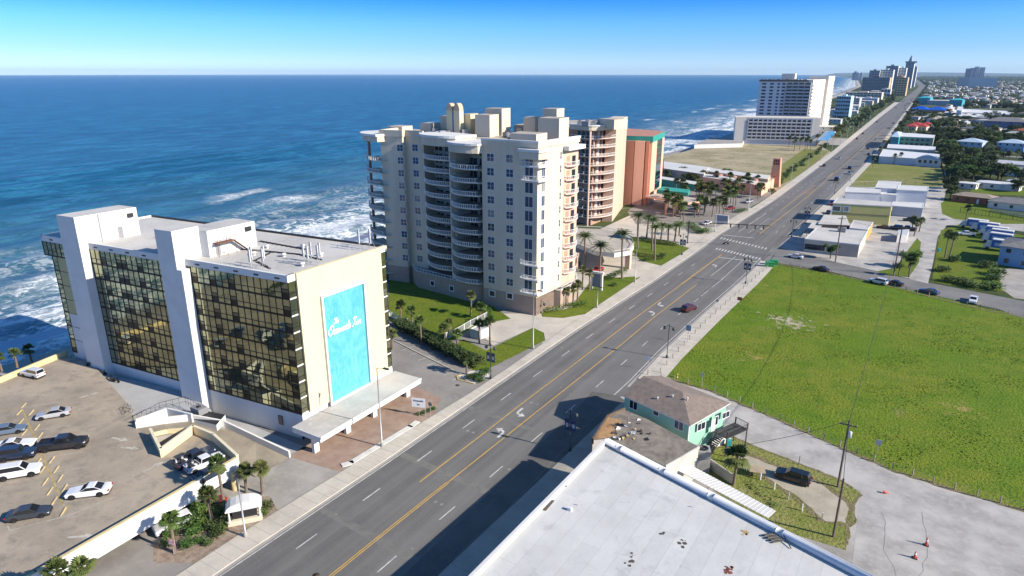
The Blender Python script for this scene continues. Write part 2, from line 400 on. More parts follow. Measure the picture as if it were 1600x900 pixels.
for t in (TL,TR,TYL,TYR):
    s=(t[2][1]-t[0][1])/(t[2][0]-t[0][0]); t.insert(0,(-80,t[0][1]-s*0*(t[0][0]+80)))
    t.append((9000,t[-1][1]-170))
XL=lambda y:interp(TL,y); XR=lambda y:interp(TR,y); XA=lambda y:interp(TYL,y); XB=lambda y:interp(TYR,y)
def yrange(a,b,st): 
    r=[a]; 
    while r[-1]<b-1e-6: r.append(min(b,r[-1]+st*(1+max(0,r[-1])/300)))
    return r
def strip(mb,fa,fb,y0,y1,z,mat,st=12,z2=None):
    for a,c in zip(*(lambda r:(r,r[1:]))(yrange(y0,y1,st))):
        mb.add([(fa(a),a,z),(fb(a),a,z if z2 is None else z2),(fb(c),c,z if z2 is None else z2),(fa(c),c,z)],[(0,1,2,3)],mat)
g=MB(); strip(g,lambda y:XL(y)-.9,lambda y:XR(y)+1.6,-60,9000,.012,road); g.build('coast_road',kind=ST)
# patches and repairs in the asphalt
g=MB()
patch=M('asphalt_patch',(.17,.165,.15),.9,.12,.8)
for y,w in ((66,1.3),(84,1.1),(50,1.2)):
    g.add([(XL(y)+.3,y+1.2,.0155),(XR(y)+4.2,y-.5,.0155),(XR(y)+4.2,y-.5+w,.0155),(XL(y)+.3,y+1.2+w,.0155)],[(0,1,2,3)],patch)
g.build('road_patches',kind=ST)
g=MB()
Z=.016
LW=.16
strip(g,lambda y:XL(y)-LW/2,lambda y:XL(y)+LW/2,-60,900,Z,whitep)
strip(g,lambda y:XR(y)-LW/2,lambda y:XR(y)+LW/2,-60,214,Z,whitep); strip(g,lambda y:XR(y)-LW/2,lambda y:XR(y)+LW/2,255,900,Z,whitep)
def dashes(f,ys,l=3.4,w=.16,mat=whitep):
    for y in ys: g.add([(f(y)-w/2,y,Z),(f(y)+w/2,y,Z),(f(y+l)+w/2,y+l,Z),(f(y+l)-w/2,y+l,Z)],[(0,1,2,3)],mat)
dl=lambda y:(XL(y)+XA(y))/2-.15; dr=lambda y:(XR(y)+XB(y))/2+.1
y0=G(470,857)[1]; dashes(dl,[y0-12+11.6*i for i in range(60) if not 200<y0-12+11.6*i<252])
y0=G(683,807)[1]; dashes(dr,[y0-12+11.6*i for i in range(60) if not 188<y0-12+11.6*i<250])
yy=G(656,753)[1]
for d in (-.16,.16):
    strip(g,lambda y:XB(y)+d-.07,lambda y:XB(y)+d+.07,-60,yy+2,Z,yellowp)
strip(g,lambda y:XB(y)-.09,lambda y:XB(y)+.09,yy+2,178,Z,yellowp)
strip(g,lambda y:XA(y)-.09,lambda y:XA(y)+.09,yy,176,Z,yellowp)
strip(g,lambda y:XA(y)-.28,lambda y:XA(y)-.12,176,214,Z,yellowp); strip(g,lambda y:XA(y)+.02,lambda y:XA(y)+.18,176,214,Z,yellowp)
strip(g,lambda y:XB(y)-.2,lambda y:XB(y)-.06,250,300,Z,yellowp); strip(g,lambda y:XB(y)+.08,lambda y:XB(y)+.22,250,300,Z,yellowp)
strip(g,lambda y:XB(y)-.09,lambda y:XB(y)+.09,300,900,Z,yellowp); strip(g,lambda y:XA(y)-.09,lambda y:XA(y)+.09,300,900,Z,yellowp)
strip(g,lambda y:XA(y)-.09,lambda y:XA(y)+.09,382,900,Z,yellowp)
for k in range(5):
    y=350+k*4.2; g.add([(XA(y)+.3,y,Z),(XB(y)-.3,y+1.5,Z),(XB(y)-.3,y+2.0,Z),(XA(y)+.3,y+.5,Z)],[(0,1,2,3)],yellowp)
# dashed inner lines of the shared turn lane
# turn-lane lines near the crossing
for f in (lambda y:XA(y)+4.4,):
    strip(g,lambda y:f(y)-.08,lambda y:f(y)+.08,188,214,Z,whitep)
strip(g,lambda y:XR(y)-4.2,lambda y:XR(y)-4.05,168,214,Z,whitep)
strip(g,lambda y:XL(y)+4.0,lambda y:XL(y)+4.15,250,292,Z,whitep); strip(g,lambda y:XL(y)+7.6,lambda y:XL(y)+7.75,250,282,Z,whitep)
def bar(p,q,w,mat=whitep,z=Z):
    a=G(*p);c=G(*q);d=math.dist(a,c);n=(-(c[1]-a[1])/d*w/2,(c[0]-a[0])/d*w/2)
    g.add([(a[0]-n[0],a[1]-n[1],z),(c[0]-n[0],c[1]-n[1],z),(c[0]+n[0],c[1]+n[1],z),(a[0]+n[0],a[1]+n[1],z)],[(0,1,2,3)],mat)
bar((1122,402),(1184,409),.5); bar((1129,367),(1179,372),.5)
def xwalk(p,q,n,l=2.6,w=.45):
    a=G(*p);c=G(*q)
    for i in range(n):
        t=(i+.5)/n; x=a[0]+(c[0]-a[0])*t; y=a[1]+(c[1]-a[1])*t
        g.add([(x-w/2,y-l/2,Z),(x+w/2,y-l/2,Z),(x+w/2,y+l/2,Z),(x-w/2,y+l/2,Z)],[(0,1,2,3)],whitep)
xwalk((1125,371.5),(1199,389),15); xwalk((1118,388),(1189,405),15)
bar((1204,396),(1189,408),.15); bar((1210,398),(1203,408),.15)
def arrow(px,py,kind='left',ang=0,s=1.0,z=Z,mb=None,mat=whitep):
    x0,y0=G(px,py,z); mb=mb or g; ca,sa=cos(ang),sin(ang)
    t=lambda u,v,w=0:(x0+(u*ca-v*sa)*s,y0+(u*sa+v*ca)*s,z)
    if kind=='left':
        st=[(.5,-1.6),(.9,-1.6),(.9,.1),(.55,.75),(-.1,.95),(-.1,1.5),(-1.1,.75),(-.1,.0),(-.1,.5),(.3,.4),(.5,.0)]
    else:
        st=[(-.18,-1.5),(.18,-1.5),(.18,.3),(.62,.3),(0,1.5),(-.62,.3),(-.18,.3)]
    vs=[t(a,c) for a,c in st]; mb.add(vs,[tuple(range(len(vs)))],mat,I3)
arrow(815,645,'left',pi); arrow(780,675,'left'); arrow(1033,476,'left',pi); arrow(1018,489,'left')
arrow(1116,415,'left'); arrow(1192,358,'left',pi)
g.build('road_markings',kind=ST)
# kerbs, gutters and sidewalks
TLo=tabpx((380,832),(540,734),(700,636),(756,602),(913,492),(1000,434),(1047,408),(1078,389),(1111,362),(1167,330),(1200,309),(1300,237),(1373,178))
TLo.insert(0,(-80,TLo[0][1])); TLo.append((1600,TLo[-1][1]-3)); TLo.append((9000,TLo[-1][1]-170)); XLO=lambda y:interp(TLo,y)
def raised(name,fa,fb,y0,y1,mat=concrete,h=.13,st=10,kerbside='b'):
    g=MB(); strip(g,fa,fb,y0,y1,h,mat,st)
    e=fb if kerbside=='b' else fa
    for a,c in zip(*(lambda r:(r,r[1:]))(yrange(y0,y1,st))):
        g.add([(e(a),a,0),(e(c),c,0),(e(c),c,h),(e(a),a,h)],[(0,1,2,3)],concrete)
    # expansion joints
    if y0<400:
        y=y0
        while y<min(y1,300):
            g.add([(fa(y),y,h+.003),(fb(y),y,h+.003),(fb(y+.07),y+.07,h+.003),(fa(y+.07),y+.07,h+.003)],[(0,1,2,3)],concD); y+=1.9
    g.build(name,kind=ST)
raised('sidewalk',XLO,lambda y:XL(y)-.75,-60,1600)
g=MB(); strip(g,lambda y:XL(y)-.75,lambda y:XL(y)-.25,-60,1600,.0145,M('gutter',(.36,.34,.31),.85,.1,.3)); strip(g,lambda y:XR(y)+.5,lambda y:XR(y)+1.0,108,214,.0145,MATS['gutter']); g.build('gutter',kind=ST)
raised('sidewalk',lambda y:XR(y)+1.0,lambda y:XR(y)+5.6,112,212,kerbside='a')
raised('sidewalk',lambda y:XR(y)+1.0,lambda y:XR(y)+4.2,252,1600,kerbside='a')
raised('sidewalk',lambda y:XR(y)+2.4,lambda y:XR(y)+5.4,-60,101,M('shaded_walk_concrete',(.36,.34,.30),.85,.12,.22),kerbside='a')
# ------------------------------------------------------------------ land sheets, left of the road
def ground(name,mat,z,*px,h=0,**k):
    g=MB(); p=[G(a,b,0) for a,b in px]; g.sheet(p,z,mat); return g.build(name,kind=ST)
def strip2(name,mat,z,fa,fb,y0,y1):
    g=MB(); strip(g,fa,fb,y0,y1,z,mat); return g.build(name,kind=ST)
strip2('driveway',asph2,.004,lambda y:-134,XLO,-60,134)
strip2('driveway',concrete,.004,lambda y:-100,XLO,134,300)
brick=ground('brick_driveway',brickp,.020,(452,714),(488,688),(640,600),(690,622),(668,668),(546,722),(532,738))
ground('driveway',concD,.012,(380,800),(340,760),(400,690),(478,700),(535,738),(525,772),(438,802))
ground('parking_lot',asph2,.016,(596,560),(640,525),(700,560),(762,600),(700,650),(640,600))
ground('paved_terrace',M('pool_terrace',(.42,.42,.42),.8,.1,.2),.02,(140,575),(205,655),(300,670),(420,720),(480,700),(160,570))
ground('lawn',lawn,.024,(607,425),(607,500),(700,537),(744,508),(798,498),(757,470),(760,462),(700,440),(640,425))
ground('lawn',lawn,.028,(724,530),(760,548),(833,512),(850,520),(852,532),(760,578),(740,580),(700,545))
ground('drive',concrete,.018,(760,490),(905,490),(1010,434),(850,540),(833,512),(770,540),(745,515))
ground('lawn',lawn,.032,(845,487),(880,484),(930,468),(1000,432),(998,436),(920,490),(880,497),(847,495))
ground('lawn',lawn,.036,(885,478),(920,478),(950,470),(1000,440),(992,432),(962,434),(930,430),(900,470))
ground('lawn',lawn,.030,(1000,406),(1012,410),(1036,416),(1078,388),(1040,375),(985,370),(990,395))
ground('planting_bed',mulch,.022,(240,850),(300,790),(420,775),(436,800),(335,880),(240,880))
ground('street_corner_drive',concrete,.021,(1000,380),(1100,375),(1120,360),(1080,350),(990,350))
ground('parking_lot',asph2,.020,(1000,360),(1120,355),(1205,305),(1200,285),(1040,290),(980,330))
ground('sandy_lot',scrub,.012,(1037,258),(1037,246),(1100,228),(1160,220),(1275,225),(1300,238),(1215,300),(1190,280),(1100,262))
ground('lawn',drygrass,.024,(1205,268),(1258,232),(1296,236),(1250,275),(1212,292))
strip2('hotel_forecourt',concD,.010,lambda y:seawall(y),lambda y:XLO(y),612,680)
# right of the road
strip2('lot_base',concD,.0035,lambda y:XR(y)+5.4,lambda y:45,-60,100)
fld=ground('grass_field',fieldgrass,.010,(1033,586),(1100,500),(1205,413),(1270,423),(1400,447),(1540,482),(1750,520),(2300,1100),(1700,835),(1600,797),(1400,738),(1200,650),(1110,612))
# worn sandy spots inside the field, mixed into its own material
nt=MATS['field_grass'].node_tree if 'field_grass' in MATS else fieldgrass.node_tree; bs=nt.nodes['Principled BSDF']; src=bs.inputs['Base Color'].links[0].from_socket
for cx_,cy_,rr_ in ((1240,505,13),(1180,443,7),(1215,497,9),(1500,640,9),(1180,560,7)):
    x_,y_=G(cx_,cy_); geo=N(nt,'ShaderNodeNewGeometry'); vm=N(nt,'ShaderNodeVectorMath',operation='DISTANCE'); nt.links.new(geo.outputs['Position'],vm.inputs[0]); vm.inputs[1].default_value=(x_,y_,0)
    mr=N(nt,'ShaderNodeMapRange'); nt.links.new(vm.outputs['Value'],mr.inputs[0]); mr.inputs[1].default_value=0; mr.inputs[2].default_value=rr_; mr.inputs[3].default_value=.26; mr.inputs[4].default_value=0
    ad=N(nt,'ShaderNodeMath',operation='ADD'); nt.links.new(noise(nt,.5,6,rough=.75),ad.inputs[0]); nt.links.new(mr.outputs[0],ad.inputs[1])
    src=mixc(nt,ramp(nt,ad.outputs[0],.70,.80),src,(.42,.36,.26)if rr_>8 and cy_<600 else (.26,.22,.06))
nt.links.new(src,bs.inputs['Base Color'])
def tuft_field(name,P,n,mats,seed,hh=(.25,.6)):
    rnd=random.Random(seed); xs=[p[0] for p in P]; ys_=[p[1] for p in P]; g=MB(); k=0
    while k<n:
        x=rnd.uniform(min(xs),max(xs)); y=rnd.uniform(min(ys_),max(ys_)); k+=1
        if not inpoly(x,y,P): continue
        h=rnd.uniform(*hh)*(.5+mn.noise(Vector((x*.12,y*.12,0)))*.8+.3); 
        if h<.08: continue
        a=rnd.uniform(0,6.28); w=rnd.uniform(.08,.22); dx,dy=cos(a)*w,sin(a)*w; l=rnd.uniform(-.2,.2)
        g.add([(x-dx,y-dy,0),(x+dx,y+dy,0),(x+dx*.4+l,y+dy*.4+l,h),(x-dx*.6+l,y-dy*.6+l,h*.9)],[(0,1,2,3)],mats[k%len(mats)])
    return g
FP=poly((1037,586),(1103,503),(1207,415),(1270,425),(1400,449),(1540,484),(1700,520),(2100,1000),(1600,795),(1400,736),(1200,648),(1110,610))
tm=[grassm('tuft_a',(.125,.195,.01),(.18,.195,.02),(.095,.165,.008),(.22,.19,.05)),grassm('tuft_b',(.18,.24,.03),(.24,.27,.05),(.13,.2,.02),(.3,.28,.1))]
tuft_field('grass',FP,60000,tm,5,(.04,.11)).build('grass_tufts',None,'rough knee-high grass growing over the big vacant field','grass',kind='stuff')
ground('gravel_lane',M('lane_gravel',(.44,.41,.36),.95,.12,.15,col2=(.34,.32,.29),fine=1.5,bmp=.3),.006,(1033,583),(1110,609),(1200,645),(1400,735),(1600,794),(1900,880),(1900,1000),(1500,1100),(1340,862),(1300,800),(1235,765),(1150,700),(1000,640),(960,630),(985,602),(1010,578))
ground('side_lane',asphP,.014,(1005,592),(1110,620),(1200,652),(1400,743),(1600,803),(1900,900),(1900,1100),(1500,1100),(1330,890),(1345,770),(1310,745),(1150,690),(1000,640),(960,628))
ground('yard_grass',drygrass,.022,(1120,672),(1200,705),(1310,748),(1345,770),(1325,800),(1322,860),(1225,830),(1120,770),(1060,720),(1090,680))
ground('dirt_track',M('dirt',(.42,.37,.29),.95,.15,.3,col2=(.3,.27,.2),fine=3),.026,(1150,702),(1200,722),(1290,757),(1332,792),(1328,822),(1285,815),(1240,775),(1190,745),(1150,725))
ground('cross_street',M('street_asphalt',(.19,.185,.175),.9,.15,.12,fine=1.2),.016,(1186,412),(1208,384),(1240,392),(1300,408),(1420,436),(1520,455),(1700,490),(1700,535),(1560,483),(1480,466),(1390,446),(1300,425),(1212,410))
ground('parking_lot',asphP,.010,(1208,384),(1240,352),(1268,330),(1330,290),(1480,292),(1470,330),(1440,350),(1445,405),(1425,436),(1300,408),(1240,392))
ground('side_street',asphP,.018,(1421,436),(1450,443),(1458,410),(1465,370),(1480,352),(1525,352),(1600,362),(1600,346),(1480,335),(1475,310),(1478,262),(1440,262),(1447,320),(1440,350),(1442,380),(1432,410))
ground('lawn',lawn,.022,(1456,440),(1462,402),(1470,360),(1500,350),(1600,368),(1600,440),(1570,455),(1520,452))
ground('verge',lawn,.023,(1408,405),(1433,372),(1439,378),(1436,410),(1420,433),(1390,430),(1370,424),(1400,418))
ground('grass_lot',drygrass,.024,(1325,292),(1345,268),(1360,252),(1476,257),(1476,285),(1470,292))
ground('grass_lot',lawn,.026,(1470,318),(1480,310),(1600,322),(1600,350),(1560,350),(1490,342),(1472,334))
ground('grass_lot',drygrass,.024,(1500,215),(1600,216),(1600,240),(1510,238))
ground('grass_lot',lawn,.026,(1520,290),(1600,296),(1600,306),(1515,303))
# ================================================================== helpers for buildings
WR=random.Random(2); blind=plain('window_blind',(.20,.21,.21),.35); curtain=plain('window_curtain',(.10,.105,.11),.3)
def window(par,fr,uc,z,w,h,nx=2,ny=1,fm=None,gm=None,bar=.09,simple=False,v=0,lab=None):
    fm=fm or railw; gm=gm or glassD; u0,u1=uc-w/2,uc+w/2
    if WR.random()<.3: gm=WR.choice((glassB,glassD,blind,curtain))
    g=MB(fr)
    if simple:
        g.box(u0,u1,v-.05,v+.03,z,z+h,gm); return g.build('window',par,lab)
    b=bar
    g.box(u0-b,u1+b,v-.05,v+.07,z-b,z,fm); g.box(u0-b,u1+b,v-.05,v+.07,z+h,z+h+b,fm)
    g.box(u0-b,u0,v-.05,v+.07,z,z+h,fm); g.box(u1,u1+b,v-.05,v+.07,z,z+h,fm)
    for i in range(1,nx): x=u0+(u1-u0)*i/nx; g.box(x-b*.4,x+b*.4,v-.05,v+.055,z,z+h,fm)
    for i in range(1,ny): y=z+h*i/ny; g.box(u0,u1,v-.05,v+.05,y-b*.3,y+b*.3,fm)
    o=g.build('window',par,lab)
    p=MB(fr); p.box(u0,u1,v-.04,v+.02,z,z+h,gm); p.build('pane',o); return o
def arcpts(fr,u0,u1,v0,bulge,n=10):
    return [(u0+(u1-u0)*i/n, v0+bulge*(1-(2*i/n-1)**2)) for i in range(n+1)]
def balcony(par,fr,outer,vback,z,slab,rail,th=.20,h=1.05,solid=None,posts=True,lab=None):
    "outer: list of (u,v) along the railing; slab fills back to vback"
    g=MB(fr); P=list(outer)+[(outer[-1][0],vback),(outer[0][0],vback)]
    g.prism(P,z-th,z,slab); g.sheet(P,z-th,slab); o=g.build('balcony',par,lab)
    r=MB(fr)
    def seg(a,b,za,zb,t=.05):
        d=math.dist(a,b) or 1;nx,ny=-(b[1]-a[1])/d*t,(b[0]-a[0])/d*t
        r.add([(a[0]-nx,a[1]-ny,za),(b[0]-nx,b[1]-ny,za),(b[0]+nx,b[1]+ny,za),(a[0]+nx,a[1]+ny,za),(a[0]-nx,a[1]-ny,zb),(b[0]-nx,b[1]-ny,zb),(b[0]+nx,b[1]+ny,zb),(a[0]+nx,a[1]+ny,zb)],[(3,2,1,0),(4,5,6,7),(0,1,5,4),(1,2,6,5),(2,3,7,6),(3,0,4,7)],rail)
    for a,b in zip(outer,outer[1:]):
        seg(a,b,z+h-.09,z+h); seg(a,b,z+.02,z+.13)
        m_=((a[0]+b[0])/2,(a[1]+b[1])/2)
        for p in ((a,m_) if posts else (a,)): r.box(p[0]-.045,p[0]+.045,p[1]-.045,p[1]+.045,z,z+h,rail)
        if solid: seg(a,b,z+.02,z+h-.1,.03)
    r.build('railing',o); return o
def roof_unit(label,x,y,z,s=(1.6,1.1,1.0),group=None,rz=0.):
    t=thing('rooftop_unit',label,'air conditioner',(x,y,z),group,rz)
    g=MB(); g.box(-s[0]/2,s[0]/2,-s[1]/2,s[1]/2,.12,s[2],grey); g.box(-s[0]/2,s[0]/2,-s[1]/2+.1,-s[1]/2+.2,0,.12,dark); g.box(-s[0]/2,s[0]/2,s[1]/2-.2,s[1]/2-.1,0,.12,dark)
    part('housing',g.mesh('housing'),t); g=MB(); g.lathe((0,0,s[2]),[(.38,0),(.38,.08),(.1,.1),(.0,.1)],dark,10); part('fan',g.mesh('fan'),t); return t
# ================================================================== THE GLASS HOTEL
HR=27.5
C0=G(448,431,HR); C1=G(602,383.5,HR); CLf=G(63,367,HR)
C1=(C0[0],C1[1])
hb=Fr(CLf,C0); hb.v=(hb.u[1],-hb.u[0])     # glass facade: u left->right, v toward the camera
hr=Fr(C0,C1)                               # road facade: u away from camera, v toward road
L=hb.L; Wd=hr.L
hotel=thing('hotel','eight-storey seaside hotel with amber mirror glass sides and a pale yellow end wall','hotel',(C0[0]-L/2,C0[1]+Wd/2,0))
vv=(-0.0,-1.0)
hf=Fr(CLf,C0); hf.v=(0.0,-1.0)             # sheared frame: v = -world y (end walls run along the road)
U=lambda px,z=HR-1: min(max(hf.uz(px,367+(px-63)*.166+8)[0],0),L)
uT1a,uT1b=U(112),U(139); uT2a,uT2b=U(263),U(296)
print('hotel L',L,'W',Wd,'towers',uT1a,uT1b,uT2a,uT2b)
g=MB(hf)
g.box(2.2,L-.3,-Wd+.3,-.35,0,HR-.9,creamD)          # core
g.box(2.2,L,-Wd,-.1,0,4.4,white)
g.build('wall',hotel,'white base and plain yellow core walls')
g=MB(hf); g.box(0,L,-Wd,0,HR-1.1,HR-.5,white); 
g.box(0,L,-.35,0,HR-.5,HR,white); g.box(0,L,-Wd,-Wd+.35,HR-.5,HR,dark); g.box(0,.35,-Wd,0,HR-.5,HR,white); g.box(L-.35,L,-Wd+.35,-.35,HR-.5,HR,creamD)
g.build('parapet',hotel)
g=MB(hf); g.box(.35,L-.35,-Wd+.35,-.35,HR-.5,HR-.35,roofg); rf=g.build('roof',hotel)
# scuppers
g=MB(hf)
for i in range(14): u=3+i*(L-5)/13; g=MB(hf); g.box(u-.5,u+.5,0,.03,HR-.75,HR-.5,black); g.build('scupper',hotel)
# yellow left end: panels with dark joints
FH=(HR-1.1-4.4)/8
for k in range(7):
    z0=4.4+k*FH if k>0 else 1.2; z1=4.4+(k+1)*FH
    g=MB(hf); g.box(2.2+1.3,uT1a,-.35,-.12,z0+.06,z1-.06,white if k<3 else M('ochre_panel',(.50,.44,.22),.7,.05,.3)); g.build('wall_panel',hotel,'white end panel' if k<3 else 'dull yellow end panel')
g=MB(hf); g.box(2.2,uT1a,-.4,-.2,1.2,4.4+7*FH,dark); g.build('panel_backing',hotel)
# amber mirror glass
def mirror(name,col,rough):
    m,nt,b=_mat(name); ip=noise(nt,.35,2); n2=noise(nt,.25,3)
    nt.links.new(mixc(nt,ramp(nt,n2,.4,.65),col,tuple(c*.72 for c in col)),b.inputs['Base Color'])
    b.inputs['Metallic'].default_value=.9; b.inputs['Roughness'].default_value=rough
    bump(nt,b,ip,.02,.5); return m
amber=mirror('amber_mirror_glass',(.36,.37,.24),.03); amberD=mirror('smoked_mirror_glass',(.14,.15,.12),.05)
mull=plain('bronze_mullion',(.018,.016,.012),.4,.5)
winpane=0
def bay(u0,u1,k,pat,par):
    "one room window: mullion grid part with mirror panes as its sub-part"
    z0=4.4+k*FH; z1=z0+FH; n=len(pat); w=(u1-u0)/n
    g=MB(hf); p=MB(hf)
    g.box(u0,u1,-.1,-.02,z0,z0+.30,mull)
    for i in range(n):
        x=u0+i*w; g.box(x-.04,x+.04,-.1,.03,z0,z1,mull)
    g.box(u0,u1,-.1,.025,z0+1.02,z0+1.10,mull)
    for i,c in enumerate(pat):
        x=u0+i*w+.04; X=x+w-.08
        r=(i*7+k*13+int(u0*3))%5*.0012
        if c=='A':
            p.add([(x,-.04,z0+.3),(X,-.04,z0+.3),(X,-.045-r,z0+1.02),(x,-.045-r,z0+1.02)],[(0,1,2,3)],amber)
            p.add([(x,-.04,z0+1.10),(X,-.04-r,z0+1.10),(X,-.04,z1-.05),(x,-.04-r,z1-.05)],[(0,1,2,3)],amber)
        else:
            p.add([(x,-.05,z0+1.7),(X,-.05,z0+1.7),(X,-.05,z1-.05),(x,-.05,z1-.05)],[(0,1,2,3)],amber)
            p.add([(x,-.05,z0+1.10),(X,-.05,z0+1.10),(X,-.05,z0+1.62),(x,-.05,z0+1.62)],[(0,1,2,3)],amberD)
            p.box(x,X,-.09,-.05,z0+.3,z0+1.02,mull); g.box(x,X,-.1,0,z0+1.6,z0+1.72,mull)
    o=g.build('window',par); p.build('pane',o)
secs=[(uT1b,uT2a,['AAB','AAB','BAA','BAA','AAB']),(uT2b,L-.05,['BAA','BAA','BAA','AAA','AAB'])]
for (a,c,pats) in secs:
    n=len(pats); w=(c-a)/n
    for k in range(8):
        for i,pt in enumerate(pats): bay(a+i*w,a+(i+1)*w,k,pt,hotel)
bay(0,uT1a,7,'AAAAAAA',hotel)
for k in range(8):   # sea-end glass strip
    if k<7: bay(2.2,3.5,k,'A',hotel)
g=MB(hf); g.box(0,uT1a,-1.9,-.12,4.4+7*FH,4.4+8*FH,mull); g.build('overhang',hotel)
# stair and lift towers
def tower1(ua,ub,zt,vfront,vback,name='stair_tower'):
    g=MB(hf); g.box(ua,ub,-.2,vfront,0,zt,white2); g.box(ua,ub,-vback,-.2,HR-.4,zt,white2); return g
g=tower1(uT1a,uT1b,32.3,1.5,9.5); g.sheet([(uT1a,-9.5),(uT1b,-9.5),(uT1b,1.5),(uT1a,1.5)],32.303,roofg)
t1=g.build('stair_tower',hotel)
ft=Fr(hf(uT1b,1.5,0)[:2],hf(uT1b,-9.5,0)[:2])      # road-side face of tower 1
d=MB(ft); d.box(7.0,7.9,0,.06,HR-.3,HR+1.8,grey); d.build('door',t1); d=MB(ft); d.box(3.9,4.1,0,.1,HR-.3,32.2,grey); d.build('downpipe',t1)
d=MB(ft); d.box(9.1,10.1,0,.35,30.7,31.4,dark); d.build('air_conditioner',t1)
g=MB(hf); g.box(uT2a,uT2b-1.0,-.2,1.5,0,32.3,white2); g.box(uT2b-1.0,uT2b,-.2,1.5,0,26,white2); g.box(uT2a,uT2b-1.0,-3.2,-.2,HR-.4,32.3,white2)
g.sheet([(uT2a,-3.2),(uT2b-1,-3.2),(uT2b-1,1.5),(uT2a,1.5)],32.303,roofg)
g.box(uT2a+.6,uT2b+.8,-12.5,-3.2,HR-.4,31.6,white2); g.sheet([(uT2a+.6,-12.5),(uT2b+.8,-12.5),(uT2b+.8,-3.2),(uT2a+.6,-3.2)],31.603,roofg)
t2=g.build('stair_tower',hotel)
ft=Fr(hf(uT2b+.8,-3.2,0)[:2],hf(uT2b+.8,-12.5,0)[:2])
d=MB(ft); d.box(1.2,2.1,0,.06,HR-.3,HR+1.9,grey); d.build('door',t2); d=MB(ft); d.box(7.2,8.3,0,.35,30.2,30.9,dark); d.build('air_conditioner',t2)
d=MB(ft); rr=M('rusty_steel',(.17,.07,.035),.8,.2,1.5); 
d.box(.8,4.2,.1,1.3,HR+1.9,HR+2.0,rr); d.add([(4.2,.1,HR+1.9),(4.2,1.3,HR+1.9),(6.6,1.3,HR-.2),(6.6,.1,HR-.2)],[(0,1,2,3)],rr)
for a in (.8,2.5,4.2): d.box(a-.03,a+.03,1.27,1.33,HR-.3,HR+2.9,rr)
d.box(.8,4.2,1.27,1.33,HR+2.8,HR+2.86,rr); d.tube([(4.2,1.3,HR+2.9),(6.6,1.3,HR+.8)],.04,rr); d.build('fire_stair',t2)
# roof vents, cables
random.seed(11)
for i,(u,v) in enumerate([(30,4),(33,6),(36,5),(38.5,8),(40,6),(45,7.5),(50,9),(55,12),(48,15),(43,12),(26,14),(20,9),(57,6)]):
    x,y,_=hf(min(u,L-3),-v,0); t=MB(); t.lathe((x,y,HR-.36),[(.28,0),(.28,.35),(.45,.36),(.40,.6),(0,.66)],white2,10); t.build('roof_vent',rf)
g=MB(hf)
for pl in ([(L-22,-9),(L-16,-10),(L-9,-11),(L-3,-10)],[(L-14,-10),(L-12,-5),(L-6,-2.5)],[(L-22,-15),(L-10,-14)]):
    g.tube([(a,b,HR-.25) for a,b in pl],.13,black,5)
    for (a,b),(c,d) in zip(pl,pl[1:]):
        for k in range(int(math.dist((a,b),(c,d))/1.2)):
            t=k/(math.dist((a,b),(c,d))/1.2); g.box(a+(c-a)*t-.12,a+(c-a)*t+.12,b+(d-b)*t-.3,b+(d-b)*t+.3,HR-.34,HR-.2,dark)
g.build('cable_tray',rf)
def antenna(label,u,v,n):
    x,y,_=hf(u,-v,0); t=thing('antenna_mast',label,'antenna',(x,y,HR-.35),'phone antennas on the hotel roof')
    g=MB()
    for i in range(n): a=i*2*pi/n; g.tube([(cos(a)*1.2,sin(a)*1.2,0),(cos(a)*1.2,sin(a)*1.2,3.4)],.04,galv,5)
    for z in (.9,2.6):
        g.tube([(cos(i*2*pi/n)*1.2,sin(i*2*pi/n)*1.2,z) for i in range(n)]+[(1.2,0,z)],.03,galv,4)
    g.tube([(1.2,0,2.4),(3,0,0)],.03,galv,4); part('frame',g.mesh('frame'),t)
    for i in range(n):
        a=i*2*pi/n; g=MB(); g.box(cos(a)*1.3-.16,cos(a)*1.3+.16,sin(a)*1.3-.1,sin(a)*1.3+.1,1.3,3.3,M('antenna_grey',(.5,.5,.5),.5,.05,1)); part('panel',g.mesh('panel'),t)
antenna('grey antenna frame near the glass-side edge of the hotel roof',L-8,2,4)
antenna('white antenna frame standing nearest the yellow end wall',L-2.5,7.5,5)
antenna('antenna frame at the far seaward corner of the hotel roof',L-2.2,Wd-2.5,4)
# ---- road end wall with sign
hw=hr
g=MB(hw); g.box(1.5,Wd-1.5,-.3,.35,4.4,HR-.5,creamD); g.box(0,1.5,-.3,.02,HR-1.1,HR,white); g.box(1.5,Wd,-.3,.37,HR-.5,HR+.02,creamD)
g.build('end_wall',hotel,'pale yellow end wall facing the road')
for k in range(8):
    z0=4.4+k*FH
    for a,c in ((.05,1.45),(Wd-1.45,Wd-.05)):
        f=MB(hw); f.box(a,c,-.15,.02,z0,z0+.25,white); f.box(a,a+.08,-.15,.03,z0,z0+FH,mull); f.box(c-.08,c,-.15,.03,z0,z0+FH,mull); f.box(a,c,-.15,.03,z0+.95,z0+1.03,mull)
        o=f.build('window',hotel); p=MB(hw); p.box(a+.08,c-.08,-.15,.0,z0+.25,z0+.95,amber); p.box(a+.08,c-.08,-.15,.0,z0+1.03,z0+FH,amber); p.build('pane',o)
sa=hw.uz(504,463,.35); sb=hw.uz(567,443,.35); sc_=hw.uz(516,630,.35); sd=hw.uz(576,598,.35)
s0,s1=(sa[0]+sc_[0])/2,(sb[0]+sd[0])/2; sz1=(sa[1]+sb[1])/2; sz0=(sc_[1]+sd[1])/2
print('sign',sa,sb,sc_,sd)
g=MB(hw)
for a,c,z0,z1 in ((s0-.35,s0,sz0-.35,sz1+.35),(s1,s1+.35,sz0-.35,sz1+.35),(s0,s1,sz1,sz1+.35),(s0,s1,sz0-.35,sz0)): g.box(a,c,.35,.75,z0,z1,white)
sg=g.build('sign_frame',hotel)
